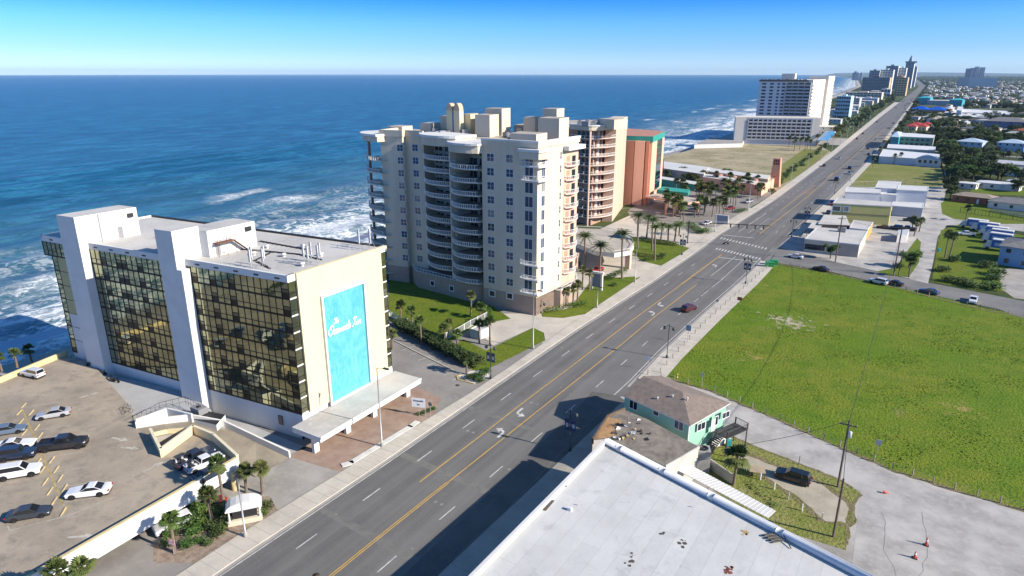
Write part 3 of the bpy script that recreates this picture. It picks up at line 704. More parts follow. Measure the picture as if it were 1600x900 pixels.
m,nt,b=_mat('turquoise_sign'); n1=noise(nt,.5,5,rough=.7); n2=noise(nt,2.2,3,stretch=(1,1,.3))
x=mixc(nt,ramp(nt,n1,.35,.65),(.06,.34,.40),(.12,.42,.47)); x=mixc(nt,ramp(nt,n2,.5,.75,(0,0,0),(.6,.6,.6)),x,(.20,.50,.54)); nt.links.new(x,b.inputs['Base Color']); b.inputs['Roughness'].default_value=.6
g=MB(hw); g.box(s0,s1,.3,.42,sz0,sz1,MATS['turquoise_sign']); g.build('sign_panel',sg)
def text(s,size,par,fr,u,v,z,mat,shear=.25,name='lettering',ext=.06,off=.02,rot=0,space=1.0,align='CENTER'):
    c=bpy.data.curves.new('t','FONT'); c.body=s; c.size=size; c.extrude=ext; c.shear=shear; c.offset=off; c.align_x=align; c.space_character=space; c.resolution_u=3
    o=bpy.data.objects.new('t',c); COL.objects.link(o); bpy.context.view_layer.update()
    me=bpy.data.meshes.new_from_object(o.evaluated_get(bpy.context.evaluated_depsgraph_get())); bpy.data.objects.remove(o); me.name=name
    w=par; of=[0,0,0]
    while w is not None: of=[of[i]+w.location[i] for i in range(3)]; w=w.parent
    for vx in me.vertices:
        a,b_,c_=vx.co; a,b_=a*cos(rot)-b_*sin(rot),a*sin(rot)+b_*cos(rot)
        p=fr(u+a,v+c_,z+b_); vx.co=(p[0]-of[0],p[1]-of[1],p[2]-of[2])
    me.materials.clear(); me.materials.append(mat); return part(name,me,par)
tz=hw.uz(545,505,.45)
script_w=plain('white_sign_lettering',(.85,.85,.85),.4)
# cursive strokes for the sign: each letter a stroke path in its own cell
def script(strokes,par,fr,u0,z0,sc,v,mat,sl=.3,r=.09):
    g=MB(fr)
    for st in strokes:
        pts=[]
        n=len(st)
        for i in range(n-1):
            p0=st[max(0,i-1)];p1=st[i];p2=st[i+1];p3=st[min(n-1,i+2)]
            for k in range(4):
                t=k/4; f=lambda a,b,c,d:.5*((2*b)+(-a+c)*t+(2*a-5*b+4*c-d)*t*t+(-a+3*b-3*c+d)*t**3)
                pts.append((f(p0[0],p1[0],p2[0],p3[0]),f(p0[1],p1[1],p2[1],p3[1])))
        pts.append(st[-1])
        g.tube([(u0+(x+y*sl)*sc,v,z0+y*sc) for x,y in pts],r,mat,5)
    return g.build('lettering',par)
LT={'O':([[(.9,1.9),(.2,1.5),(0,.7),(.4,0),(1.0,.3),(1.3,1.1),(1.0,1.9),(.5,1.9),(.35,1.4),(.8,1.2)]],1.35),
'c':([[(.55,.75),(.25,.85),(.05,.4),(.25,0),(.7,.2)]],.65),'e':([[(.05,.35),(.45,.6),(.35,.9),(.08,.6),(.15,.05),(.6,.15)]],.58),
'a':([[(.5,.8),(.15,.8),(.0,.35),(.2,.02),(.5,.3),(.55,.8),(.5,.2),(.75,.05)]],.72),'n':([[(0,0),(.1,.8),(.1,.1),(.3,.75),(.5,.75),(.5,.1),(.75,.1)]],.72),
's':([[(0,.05),(.35,.85),(.3,.6),(.5,.2),(.25,0),(.05,.15)]],.55),'i':([[(0,.1),(.12,.8),(.15,.1),(.35,.1)],[(.2,1.15),(.24,1.2)]],.35),
'd':([[(.5,.75),(.15,.8),(0,.35),(.2,.0),(.5,.4),(.62,1.8),(.55,.2),(.8,.05)]],.78),'I':([[(.1,1.5),(.5,1.9),(1.0,1.7)],[(.7,1.8),(.55,.6),(.2,0),(-.1,.25)]],1.15),
' ':([],.5),'T':([[(0,1.5),(.3,1.85),(1.1,1.7)],[(.7,1.75),(.5,.3),(.2,0)]],1.0),'h':([[(0,0),(.25,1.8),(.05,1.5),(.1,0),(.3,.75),(.45,.7),(.45,.1),(.65,.1)]],.66)}
def word(w):
    out=[];x=0
    for ch in w:
        st,a=LT[ch]; out+=[[(x+p,q) for p,q in s] for s in st]; x+=a
    return out,x
st,wd=word('Oceanside Inn'); scl=(s1-s0)*.86/(wd+.5)
script(st,sg,hw,s0+(s1-s0)*.05,tz[1]-.8,scl,.5,script_w,r=.11)
st2,w2=word('The'); script(st2,sg,hw,s0+(s1-s0)*.20,tz[1]-.8+scl*2.15,scl*.62,.5,script_w,r=.08)
# ---- canopy slab over the road entrance
A=G(468,668,3.6);B=G(502,683,3.6)
cf=Fr((C0[0],min(A[1],C0[1])-.5),(C0[0],C1[1]+.2)); cw=B[0]-C0[0]
ca_=MB(cf); ca_.box(0,cf.L,0.36,cw,2.7,3.6,white); ca_.sheet([(0.1,.4),(cf.L-.1,.4),(cf.L-.1,cw-.1),(.1,cw-.1)],3.603,roofg)
cano=ca_.build('entrance_canopy',hotel)
g=MB(cf); g.box(.02,cf.L,cw-.0,cw+.12,3.3,3.7,white); g.build('fascia',cano)
for a in (.4,7.2,13.5,cf.L-1.8):
    g=MB(cf); g.box(a,a+1.0,cw-2.6,cw-2.0,0,2.7,white); g.build('pillar',cano)
g=MB(cf)
for i in range(5): a=2+i*(cf.L-5)/5; g=MB(cf); g.box(a,a+2.6,.0,.25,.3,2.6,glassD); g.build('lobby_glazing',hotel)
g=MB(hf); g.box(L-5.2,L-4.3,-.1,.05,1.6,3.2,glassD); g.build('window',hotel)
# ================================================================== PARKING DECK AND RAMP
DZ=3.5
m,nt,b=_mat('deck_concrete'); n1=noise(nt,.09,6,rough=.7); n2=noise(nt,.5,4,rough=.7); n3=noise(nt,3,3)
x=mixc(nt,ramp(nt,n1,.38,.62),(.37,.31,.235),(.26,.22,.17)); x=mixc(nt,ramp(nt,n2,.5,.7,(0,0,0),(.8,.8,.8)),x,(.19,.165,.135)); x=mixc(nt,ramp(nt,n3,.5,.8,(0,0,0),(.4,.4,.4)),x,(.42,.36,.28))
nt.links.new(x,b.inputs['Base Color']); b.inputs['Roughness'].default_value=.85
deckm=MATS['deck_concrete']
deck=thing('parking_deck','raised concrete parking deck with ochre topped parapets beside the glass hotel','parking deck',G(180,700,0)+(0,))
DK=[G(a,b,DZ) for a,b in ((372,724),(60,905),(-260,1090),(-420,760),(-60,622),(0,598),(104,555),(150,574),(200,632),(213,668),(237,682),(253,714),(303,677),(335,690))]
g=MB(); g.prism(DK,DZ-.6,DZ,concD,top=deckm); g.sheet(DK,DZ-.6,concD); g.build('slab',deck)
# parapets
def wpx(pts,z): return [G(a,b,z) for a,b in pts]
g=MB(); P=wpx(((372,724),(60,905),(-260,1090)),DZ)
g.wall(P,.3,DZ-1.6,2.6,white,cap=deckwallY); g.build('parapet',deck,'white outer parapet over the lower level')
g=MB(); P=wpx(((-60,622),(0,598),(104,555)),DZ); g.wall(P,.35,DZ-1,2.0,deckwallY); g.build('parapet',deck,'ochre parapet on the beach side')
g=MB(); P=wpx(((237,682),(253,714),(303,677),(335,690),(372,724)),DZ); g.wall(P,.3,DZ-.6,1.9,creamD,cap=M('cap_cream',(.72,.64,.45),.7,.05,.5)); g.build('parapet',deck,'pale yellow zigzag wall around the parking notch')
g=MB(); P=wpx(((237,682),(262,676),(290,674)),DZ); g.wall(P,.25,DZ-.6,1.2,creamD); g.build('parapet',deck)
for a,b in ((283,778),(372,748),(170,835),(80,890)):
    x,y=G(a,b,DZ-1.5); g=MB(); x-=.9; g.lathe((x,y,0),[(.55,0),(.55,DZ-.6)],deckwallY,14); g.build('column',deck)
# ramp
out_=[G(213,669,DZ),G(255,662,DZ-.1),G(300,657,DZ-.5),G(352,667,2.2),G(400,690,1.1),G(452,714,.1)]
inn=[G(237,684,DZ),G(268,678,DZ-.1),G(303,678,DZ-.5),G(335,690,2.2),G(372,725,1.1),G(400,745,.1)]
zz=[DZ,DZ-.1,DZ-.5,2.2,1.1,.05]
rampm=M('ramp_concrete',(.27,.235,.18),.85,.14,.25,fine=1.4)
g=MB()
for i in range(5): g.add([out_[i]+(zz[i]+.01,),inn[i]+(zz[i]+.01,),inn[i+1]+(zz[i+1]+.01,),out_[i+1]+(zz[i+1]+.01,)],[(0,1,2,3)],rampm)
for i in range(5): g.add([inn[i]+(0,),inn[i+1]+(0,),inn[i+1]+(zz[i+1],),inn[i]+(zz[i],)],[(0,1,2,3)],concD)
g.build('ramp',deck)
g=MB(); g.wall(out_,.3,zz,1.1,white); g.build('parapet',deck,'white curved wall along the outside of the ramp')
# deck markings
g=MB(); yl=M('faded_yellow_paint',(.46,.36,.13),.8,.2,1.5,fine=4); wl=M('faded_white_paint',(.5,.47,.4),.8,.2,1.5,fine=4)
def dline(p,q,w=.12,mat=yl,z=DZ+.004):
    a=G(*p,z);c=G(*q,z);d=math.dist(a,c);n=(-(c[1]-a[1])/d*w/2,(c[0]-a[0])/d*w/2)
    g.add([(a[0]-n[0],a[1]-n[1],z),(c[0]-n[0],c[1]-n[1],z),(c[0]+n[0],c[1]+n[1],z),(a[0]+n[0],a[1]+n[1],z)],[(0,1,2,3)],mat)
dline((35,640),(100,790),.2)
for i,(y) in enumerate((637,655,673,695,715,738,762,785)):
    x=35+(y-640)*.43; dline((x-60,y+9),(x,y),.1); dline((x,y),(x+62,y-9),.1,wl)
dline((15,829),(105,806),.12,wl); dline((105,806),(180,776),.12,wl); dline((15,829),(12,822),.12,wl); dline((97,804),(110,790),.15)
for a,b,r in ((240,729,0),(203,700,-1.2),(187,686,-1.3),(140,617,-.2),(127,838,-.9)): arrow(a,b,'straight',r,1.0,DZ+.006,g,wl)
g.build('markings',deck)
gg=MB(); 
arrow(420,711,'straight',.9,.9,.03,gg,whitep); gg.build('road_markings',kind='structure')
k=0
stp=[(37,632),(48,637),(27,640),(36,655),(58,662),(35,668),(65,680),(38,690)]
stp=[(30,645),(37,634),(49,645),(33,659),(58,668),(38,676),(63,681),(60,722),(81,719),(66,735),(88,734),(71,753),(94,748),(78,768),(101,763),(85,783),(99,800)]
wsm=M('wheel_stop',(.50,.40,.22),.85,.1,1)
first=None
_a=G(62,704,DZ);_b=G(139,695,DZ); STR=atan2(_b[1]-_a[1],_b[0]-_a[0])
for i,(a,b) in enumerate(stp):
    x,y=G(a,b,DZ)
    if first is None:
        mb=MB(); mb.add([(-.1,-.9,0),(.1,-.9,0),(.1,.9,0),(-.1,.9,0),(-.06,-.88,.14),(.06,-.88,.14),(.06,.88,.14),(-.06,.88,.14)],[(3,2,1,0),(4,5,6,7),(0,1,5,4),(1,2,6,5),(2,3,7,6),(3,0,4,7)],wsm)
        first=part('wheel_stop',mb.mesh('wheel_stop'),None); o=first
    else: o=first.copy(); COL.objects.link(o)
    o.location=(x,y,DZ+.006); o.rotation_euler=(0,0,STR); tag(o,'concrete wheel stop painted yellow on the parking deck between the two rows of cars','wheel stop','wheel stops on the parking deck')
# side terrace walls next to hotel
t=thing('terrace_annex','low white annex with a dark railing at the foot of the glass hotel','annex',G(290,660,0)+(0,))
g=MB(); g.prism(wpx(((150,590),(208,650),(330,640),(290,612),(170,585)),2.5),0,2.5,M('annex_roof',(.40,.40,.40),.8,.08,.3)); g.build('roof_terrace',t)
g=MB(); g.wall(wpx(((213,664),(262,646),(300,655)),DZ),.3,0,DZ+1.0,white); g.build('wall',t)
g=MB(); g.prism(wpx(((262,650),(300,640),(340,655),(352,668),(300,660)),2.6),0,2.6,white,top=roofg); g.build('block',t)
g=MB(); g.prism(wpx(((300,655),(322,642),(352,648),(338,664)),3.4),0,3.4,white,top=dark); g.build('block',t)
g=MB(); P=wpx(((208,660),(250,638),(290,628),(312,640)),DZ+.2)
for a,c in zip(P,P[1:]):
    g.tube([a+(DZ+1.2,),c+(DZ+1.2,)],.04,dark,4); g.tube([a+(DZ+.3,),c+(DZ+.3,)],.03,dark,4)
    n=int(math.dist(a,c)/.8)
    for i in range(n+1): x=a[0]+(c[0]-a[0])*i/n; y=a[1]+(c[1]-a[1])*i/n; g.tube([(x,y,DZ-.3),(x,y,DZ+1.2)],.025,dark,4)
g.build('railing',t)
x,y=G(312,646,3.4); roof_unit('grey box air conditioner on the white annex beside the ramp',x,y,3.4,(2.2,1.6,1.2))
# beach-side railing behind the deck
t=thing('beach_fence','dark metal picket fence along the beach behind the parking deck','fence',G(60,560,0)+(0,))
P=[G(-60,606,DZ),G(0,583,DZ),G(104,543,DZ)]
P=[(seawall(40)-.5,P[0][1]-30),(seawall(40)-.8,G(104,548,DZ)[1]+4)]
g=MB(); a,c=P; n=int(math.dist(a,c)/2)
for z in (.3,1.5): g.tube([a+(z+DZ-2.3,),c+(z+DZ-2.3,)],.04,dark,4)
g.build('rail',t)
for i in range(n+1):
    x=a[0]+(c[0]-a[0])*i/n; y=a[1]+(c[1]-a[1])*i/n; 
    g=MB(); g.tube([(x,y,0),(x,y,DZ-.7)],.06,dark,4); 
    for k in range(1,5): g.tube([(x+(c[0]-a[0])/n*k/5,y+(c[1]-a[1])/n*k/5,DZ-2.0),(x+(c[0]-a[0])/n*k/5,y+(c[1]-a[1])/n*k/5,DZ-.8)],.02,dark,3)
    g.build('post',t)
# ================================================================== CREAM CONDOMINIUM
BZ=4.6; ZR=40.2
K=G(837.8,463,5.0)              # near right corner
A1=G(755.6,446.7,5.0); B1=G(671,417,5.0); B2=G(640,413,5.0); D1=G(605.5,411,5.0)
K=(K[0],K[1])
condo=thing('condominium','tall cream condominium with curved balconies in the shade and a stepped roofline','condominium',((K[0]+D1[0])/2,(K[1]+20),0))
fM=Fr(A1,K)                     # right flat section, v toward the camera
dirR=G(893,450,5.0)
fR=Fr(K,(K[0]+1.6,K[1]+17.5))   # road side face
inner=(A1[0]-.5,A1[1]+6.5)
B1=(A1[0]-22.3,A1[1]+6.0); B2=(B1[0]-6.0,B1[1]-.1); B3=(B2[0]+.1,B2[1]-1.4); D1=(B3[0]-6.6,B3[1]-1.1)
fB=Fr(B2,B1); fD=Fr(D1,B3)
print('condo',K,A1,B1,B2,B3,D1)
Rb=(K[0]+1.6,K[1]+17.5)
back=[Rb,(Rb[0]-14,Rb[1]+8),(-100,160),(-131,158),(-131,147),(D1[0],D1[1]+7)]
foot=[K]+[Rb]+back[1:]+[D1,B3,B2,B1,(B1[0]+.5,B1[1]+3.8),(A1[0]-.5,A1[1]+5.5),A1]
g=MB(); g.prism(foot,BZ,ZR,cream,top=roofbeige); g.prism([(x,y) for x,y in foot],0,BZ,taupe); condo_w=g.build('wall',condo,'cream stucco walls on a taupe base')
g=MB()
def cornice(pts,z0,z1,out,mat):
    g.wall(pts,out*2,z0,z1-z0,mat)
for pts in ([A1,K,Rb],):
    cornice(pts,ZR-.1,ZR+1.3,.25,cream); cornice(pts,ZR+.9,ZR+1.35,.38,white)
g.build('cornice',condo); g=MB()
cornice([B1,B2,B3,D1,(D1[0],D1[1]+7),(-131,147)],ZR-.1,ZR+1.6,.22,cream)
g.build('cornice',condo)
FHc=(ZR-BZ-1.9)/11
zs=[BZ+1.1+i*3.16 for i in range(11)]
def colwin(fr,pxs,par,w=1.9,h=1.75,ys=None,nx=2,ny=2,v=0.,rows=10,gm=None,top=None,bot=None):
    u0,zt=fr.uz(*top); u1,zb=fr.uz(*bot)
    for i in range(rows):
        t=i/(rows-1); window(par,fr,u0+(u1-u0)*t if False else (u0+u1)/2,zt+(zb-zt)*t-h/2,w,h,nx,ny,gm=gm or glassB)
colwin(fM,0,condo,top=(766,246),bot=(768.5,437)); colwin(fM,0,condo,top=(796,248),bot=(797,441))
colwin(fB,0,condo,top=(649,231),bot=(656,404),w=1.8,h=1.7); colwin(fD,0,condo,top=(626,231),bot=(633,402.5),w=1.8,h=1.7)
u0,zt=fM.uz(827,249); 
for i in range(10):
    u1,zz_=fM.uz(823,246.5+i*22); window(condo,fM,u0,zz_-1.5 if i in(0,1,7,8,9) else zz_-1.6,2.1,2.6 if i in (0,1,7,8,9) else 2.4,2,1,gm=glassB)
for i in range(10):
    zz_=fM.uz(823,246.5+i*22)[1]
    window(condo,fR,2.3,zz_-1.4,1.2,2.3,2,1,gm=glassB); window(condo,fR,9.6,zz_-1.0,.5,1.7,1,2,gm=glassD)
# base garage windows
for x,y in ((774,459),(796.5,465)):
    pass
for px,py,fr in ((769,457,fM),(796.5,461,fM)):
    u,z=fr.uz(px,py); window(condo,fr,u,max(1.6,z-.9),1.5,1.3,1,1,gm=glassD,bar=.22)
# corner wrap balconies
for i in (0,1,7,8,9):
    zz_=fM.uz(823,246.5+i*22)[1]-1.75
    Lm=fM.L; cu=[(Lm-4.0,0.02),(Lm-4.0,.9),(Lm-1.2,1.3),(Lm+.9,1.1),(Lm+1.5,-.4),(Lm+1.3,-3.6),(Lm+.15,-3.7)]
    g=MB(fM); g.prism(cu+[(Lm+.02,-.05)],zz_-.25,zz_,white); g.sheet(cu+[(Lm+.02,-.05)],zz_-.25,white); o=g.build('balcony',condo)
    r=MB(fM)
    for a,c in zip(cu,cu[1:]):
        for zc,t_ in ((zz_+1.0,.06),(zz_+.15,.05)): r.tube([(a[0],a[1],zc),(c[0],c[1],zc)],t_,railw,4)
        n=max(1,int(math.dist(a,c)/.45))
        for k in range(n+1): r.tube([(a[0]+(c[0]-a[0])*k/n,a[1]+(c[1]-a[1])*k/n,zz_),(a[0]+(c[0]-a[0])*k/n,a[1]+(c[1]-a[1])*k/n,zz_+1.0)],.035,railw,3)
    r.build('railing',o)
g=MB(fM); Lm=fM.L; cu=[(Lm-4.3,.3),(Lm-4.3,1.1),(Lm-1.2,1.6),(Lm+1.0,1.4),(Lm+1.8,-.4),(Lm+1.6,-4.0),(Lm+.4,-4.0)]
g.prism(cu+[(Lm+.3,.2)],ZR-2.6,ZR-1.0,cream); cu2=[(a+.0,b+.25) for a,b in cu]; g.prism([(Lm-4.6,.3)]+[(a*1.0+(.25 if a>Lm else -.25 if a<Lm-4 else 0),b+.3 if b>0 else b) for a,b in cu]+[(Lm+.3,.2)],ZR-1.0,ZR-.4,white); g.build('cornice',condo,'curved hood over the corner balconies')
# curved balcony bay: recess wall dark glass with slab stacks
fRec=Fr(B1,A1); Lr=fRec.L
gq=Fr((B1[0]+.5,B1[1]+3.8),(A1[0]-.5,A1[1]+5.5)); 
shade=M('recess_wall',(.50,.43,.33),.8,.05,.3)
for i in range(11):
    z=BZ+.35+i*3.16
    g=MB(gq); 
    for a,c in ((.4,3.4),(4.2,7.4),(8.2,11.4),(13.4,16.4),(17.2,20.6)):
        g=MB(gq); g.box(a,c,.0,.08,z+.05,z+2.35,glassD); o=g.build('sliding_door',condo)
    g=MB(gq)
    for a in (.4,1.9,3.4,4.2,5.8,7.4,8.2,9.8,11.4,13.4,14.9,16.4,17.2,18.9,20.6): g.box(a-.06,a+.06,.02,.14,z+.05,z+2.4,white2)
    g.build('frame',o)
ya,za_=fM.uz(757,250)
for i in range(10):
    zt=fRec.uz(700,243+i*19.5)[1]; 
    z=BZ+2.3+(9-i)*3.16
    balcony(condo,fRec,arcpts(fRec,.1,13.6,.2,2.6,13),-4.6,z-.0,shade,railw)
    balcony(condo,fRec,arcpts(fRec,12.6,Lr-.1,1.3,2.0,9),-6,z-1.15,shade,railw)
g=MB(fRec); g.prism(arcpts(fRec,-.4,14,.5,2.9,12)+[(14,-6),(-.4,-6)],ZR-1.4,ZR+.6,cream,top=roofbeige); g.prism(arcpts(fRec,-.7,14.3,.8,3.1,12)+[(14.3,-6),(-.7,-6)],ZR+.6,ZR+1.2,white)
g.prism(arcpts(fRec,12.4,Lr+.4,1.6,2.2,9)+[(Lr+.4,-6),(12.4,-6)],ZR-2.2,ZR-.4,cream); g.prism(arcpts(fRec,12.2,Lr+.6,1.9,2.3,9)+[(Lr+.6,-6),(12.2,-6)],ZR-.4,ZR+.1,white)
g.sheet(arcpts(fRec,-.4,14,.5,2.9,12)+[(14,-6),(-.4,-6)],ZR-1.4,cream)
g.build('cornice',condo,'curved cornices over the balcony bay')
g=MB(fRec); g.box(12.8,13.1,-6,1.8,BZ,ZR-2,cream); g.build('fin_wall',condo)
# left balcony stack with slim corner column
fC=Fr((D1[0]-8.6,D1[1]+4.6),D1); Lc=fC.L
for i in range(10):
    z=fD.uz(604,243+i*19.3)[1]-1.35
    balcony(condo,fC,[(-1.0,.3)]+arcpts(fC,0,Lc+1.6,.9,1.5,7),-3.0,z,cream,railw)
    g=MB(fC); g.box(Lc-4.4,Lc-2.7,-2.5,.12-2.5+.25,z+.05,z+2.3,glassB); g.build('sliding_door',condo); g=MB(fC); g.box(Lc-2.1,Lc-.5,-2.5,-2.3,z+.05,z+2.3,glassB); g.build('sliding_door',condo)
g=MB(fC); g.box(Lc-5.2,Lc+.5,-7,-2.5,BZ,ZR-1,cream); g.build('wall',condo)
g=MB(fC); g.box(-.1,.55,-.3,.35,BZ,ZR-1.4,peachD); g.build('column',condo)
g=MB(fC); g.prism([(-1.3,.3)]+arcpts(fC,-.4,Lc+1.2,1.3,1.7,9)+[(Lc+1.2,-6),(-1.3,-6)],ZR-1.5,ZR-.1,cream,top=roofbeige); g.prism([(-1.7,.3)]+arcpts(fC,-.6,Lc+1.3,1.7,1.8,9)+[(Lc+1.3,-6),(-1.7,-6)],ZR-.1,ZR+.5,white); g.sheet([(-1.3,.3)]+arcpts(fC,-.4,Lc+1.2,1.3,1.7,9)+[(Lc+1.2,-6),(-1.3,-6)],ZR-1.5,cream); g.build('cornice',condo,'flat hood over the left balconies')
# podium terrace in front of the bay
pod=[G(a,b,4.6) for a,b in ((645,417),(652,424),(672,429),(700,436),(722,442),(738,446),(755,446.5))]
g=MB(); g.prism([(B2[0]+2,B2[1]+.5)]+pod+[(A1[0],A1[1]+.5),(A1[0],A1[1]+6),(B1[0],B1[1]+4)],0,4.5,taupe,top=concD)
podo=g.build('podium',condo,'taupe podium with curved front')
r=MB()
for a,c in zip(pod,pod[1:]):
    for z_,t_ in ((5.55,.07),(4.75,.09)): r.tube([a+(z_,),c+(z_,)],t_,railw,4)
    n=max(1,int(math.dist(a,c)/1.0))
    for k in range(n+1): r.tube([(a[0]+(c[0]-a[0])*k/n,a[1]+(c[1]-a[1])*k/n,4.5),(a[0]+(c[0]-a[0])*k/n,a[1]+(c[1]-a[1])*k/n,5.55)],.06,railw,4)
r.build('railing',podo)
for a,b in ((674,441),(705.5,446),(738,452)):
    fr=None; i={674:2,705.5:3,738:4}[a]; fr=Fr(pod[i],pod[i+1]); u,z=fr.uz(a,b); window(podo,fr,min(max(u,.8),fr.L-.8),1.7,1.3,1.2,1,1,gm=glassD,bar=.22)
# road side balconies of the cream block
pe=Fr((Rb[0]-.05,Rb[1]-4.8),(Rb[0]+.5,Rb[1]+1.2))
g=MB(fR); g.box(11.2,17.5,-.5,.06,BZ,ZR-2,peach); g.build('wall',condo,'peach panel behind the road side balconies')
for i in range(9):
    z=ZR-5.4-i*3.35
    balcony(condo,fR,arcpts(fR,11.4,17.3,.5,.9,5),.06,z,peach,railw)
    g=MB(fR); g.box(12.2,13.6,.0,.1,z+.05,z+2.2,peachD); g.build('sliding_door',condo); g=MB(fR); g.box(14.6,16.2,.0,.1,z+.05,z+2.2,glassD); g.build('sliding_door',condo)
g=MB(fR); g.box(10.6,18.2,-3,1.6,ZR-1.6,ZR-.6,white); g.build('cornice',condo)
# low garden terrace at the road corner
tp=[G(a,b,4.6) for a,b in ((817,459),(838,463),(862,452.5),(876,454),(902,439),(899,428))]
g=MB(); g.prism(tp[1:]+[(Rb[0],Rb[1]),K],0,4.5,taupe,top=roofbeige); po2=g.build('podium',condo,'taupe corner podium with white railing')
r=MB()
for a,c in zip(tp,tp[1:]):
    for z_,t_ in ((5.5,.06),(4.7,.08)): r.tube([a+(z_,),c+(z_,)],t_,railw,4)
    n=max(1,int(math.dist(a,c)/.7))
    for k in range(n+1): r.tube([(a[0]+(c[0]-a[0])*k/n,a[1]+(c[1]-a[1])*k/n,4.5),(a[0]+(c[0]-a[0])*k/n,a[1]+(c[1]-a[1])*k/n,5.5)],.045,railw,4)
r.build('railing',po2)
# roof masses
def GY(px,py,Y):
    x,y,d=ray(px,py); t=Y/y; return (x*t,CH+d*t)
def rboxY(par,p0,p1,py,Y,z0,depth,mat,name='roof_block',lab=None,sk=0.,tm=None):
    xa,za=GY(p0,py,Y); xb,zb=GY(p1,py,Y+sk); z=za
    g=MB(); g.prism([(xa,Y),(xb,Y+sk),(xb-.4,Y+sk+depth),(xa-.4,Y+depth)],z0,z,mat,top=tm or roofbeige); return g.build(name,par,lab)
def rbox(par,pl,pr,z0,z1,depth,mat,name='roof_block',lab=None,tm=None,right=None):
    "box whose front face spans two surveyed points at height z1"
    a=G(pl[0],pl[1],z1);c=G(pr[0],pr[1],z1); 
    f=Fr(a,c); 
    p=[a,c,(c[0]-f.v[0]*depth,c[1]-f.v[1]*depth),(a[0]-f.v[0]*depth,a[1]-f.v[1]*depth)]
    g=MB(); g.prism(p,z0,z1,mat,top=tm or roofbeige); return g.build(name,par,lab)
rboxY(condo,841,874,184,148,ZR-.5,6,cream,'stair_tower')
rboxY(condo,848,870,169.5,156,ZR-.5,5,cream,'lift_motor_room')
rboxY(condo,797,838,208,136.5,ZR,6,cream,'parapet_block')
rboxY(condo,607,628,197,146,ZR,5,cream); rboxY(condo,656,673,192.5,146,ZR,5,cream); rboxY(condo,688,702,181,148,ZR,6,cream)
rboxY(condo,742,765,179,147,ZR,5,cream); rboxY(condo,758,784,169,153,ZR,5,cream); rboxY(condo,722,735,178,148.5,ZR,5,creamD); rboxY(condo,818,836,183,156,ZR,5,cream)
for px in (704.5,716):
    Y=147; x,zt=GY(px,161,Y); g=MB(); w_=.95; zb=zt-1.9
    g.prism([(x-w_,Y-.9),(x+w_,Y-.9),(x+w_,Y+.9),(x-w_,Y+.9)],ZR,zb,creamD)
    prof=[(x+cos(a)*w_,zb+sin(a)*1.9) for a in [pi*i/8 for i in range(9)]]
    g.add([(a,Y-.9,b_) for a,b_ in prof]+[(a,Y+.9,b_) for a,b_ in prof],[tuple(range(9)),tuple(range(17,8,-1))]+[(i,i+1,i+10,i+9) for i in range(8)],M('chimney_tan',(.55,.42,.28),.8,.1,.5)); g.build('chimney',condo)
g=MB(); x,zt=GY(710.5,176,146.6); g.prism([(x-.6,146.2),(x+.6,146.2),(x+.6,146.9),(x-.6,146.9)],ZR,zt,plain('blue_panel',(.05,.13,.35),.4)); g.build('blue_panel',condo)

random.seed(5)
for i in range(26):
    t=random.random(); px=(678+65*random.random()) if i<13 else (778+40*random.random()); py=(205+6*random.random()) if i<13 else (207+12*random.random())
    x,y=G(px,py,ZR+.5)
    roof_unit('small rooftop air conditioner among the cluster on the cream condominium roof',x,y,ZR+.02,(1.5,1.1,random.uniform(1.1,1.8)),'air conditioners on the cream condominium',random.random())
# ================================================================== PEACH CONDOMINIUM
Z2=36.5
e0=G(893,199,Z2); e1=G(921.8,201.5,Z2); e2=G(963,199,Z2); e3=G(980,190,Z2)
print('peach',e0,e1,e2,e3)
c2=thing('condominium','peach condominium with a fan of white railed balconies beside the cream block','condominium',(e1[0],e1[1]+10,0))
fin=e2; e2b=(fin[0]-3.5,fin[1]-1.0)
foot2=[e0,e1,(e2[0]-5,e2[1]+3),(e3[0],e3[1]),(e3[0]-18,e3[1]+6),(e0[0]-30,e0[1]+30),(e0[0]-22,e0[1]+2)]
f1=Fr((e0[0],e0[1]),e1); f2=Fr(e1,e2)
fr1=[f1(0,-2.2,0)[:2],f1(f1.L,-2.2,0)[:2],f2(f2.L-.6,-4.5,0)[:2]]
g=MB(); g.prism(fr1+[f2(f2.L,-10,0)[:2],(e3[0]-16,e3[1]+10),(e0[0]-28,e0[1]+34),(e0[0]-28,e0[1]+4)],0,Z2-.3,peachD,top=roofbeige); g.build('wall',c2,'brown stucco wall behind the balconies')
ff=Fr(e2,e3)
g=MB(ff); g.box(0,ff.L,-4.0,0,0,Z2+1.6,peach); g.box(-.2,ff.L,-6.0,.1,Z2+1.6,Z2+2.1,cream); g.build('end_wall',c2,'plain peach end wall catching the sun')
rbox(c2,(960,187),(981,186),Z2,Z2+3.5,9,cream)
ncol=10
for i in range(10):
    z=Z2-3.6-i*3.3
    balcony(c2,f1,[(0,.0),(f1.L/2,.25),(f1.L,.0)],-2.2,z,peach,railw)
    balcony(c2,f2,arcpts(f2,.3,f2.L-.2,.2,1.6,8),-2.9,z,peach,railw)
    g=MB(Fr(*fr1[:2])); 
    for a in (1.2,3.6,6.0):
        if a+1.5<f1.L: g=MB(Fr(*fr1[:2])); g.box(a,a+1.5,0,.1,z+.05,z+2.3,glassD); g.build('sliding_door',c2)
    for a in (1.,3.4,5.6,8.): g=MB(Fr(*fr1[1:3])); g.box(a,a+1.3,0,.1,z+.05,z+2.3,glassD if a!=3.4 else white2); g.build('sliding_door',c2)
g=MB(); 
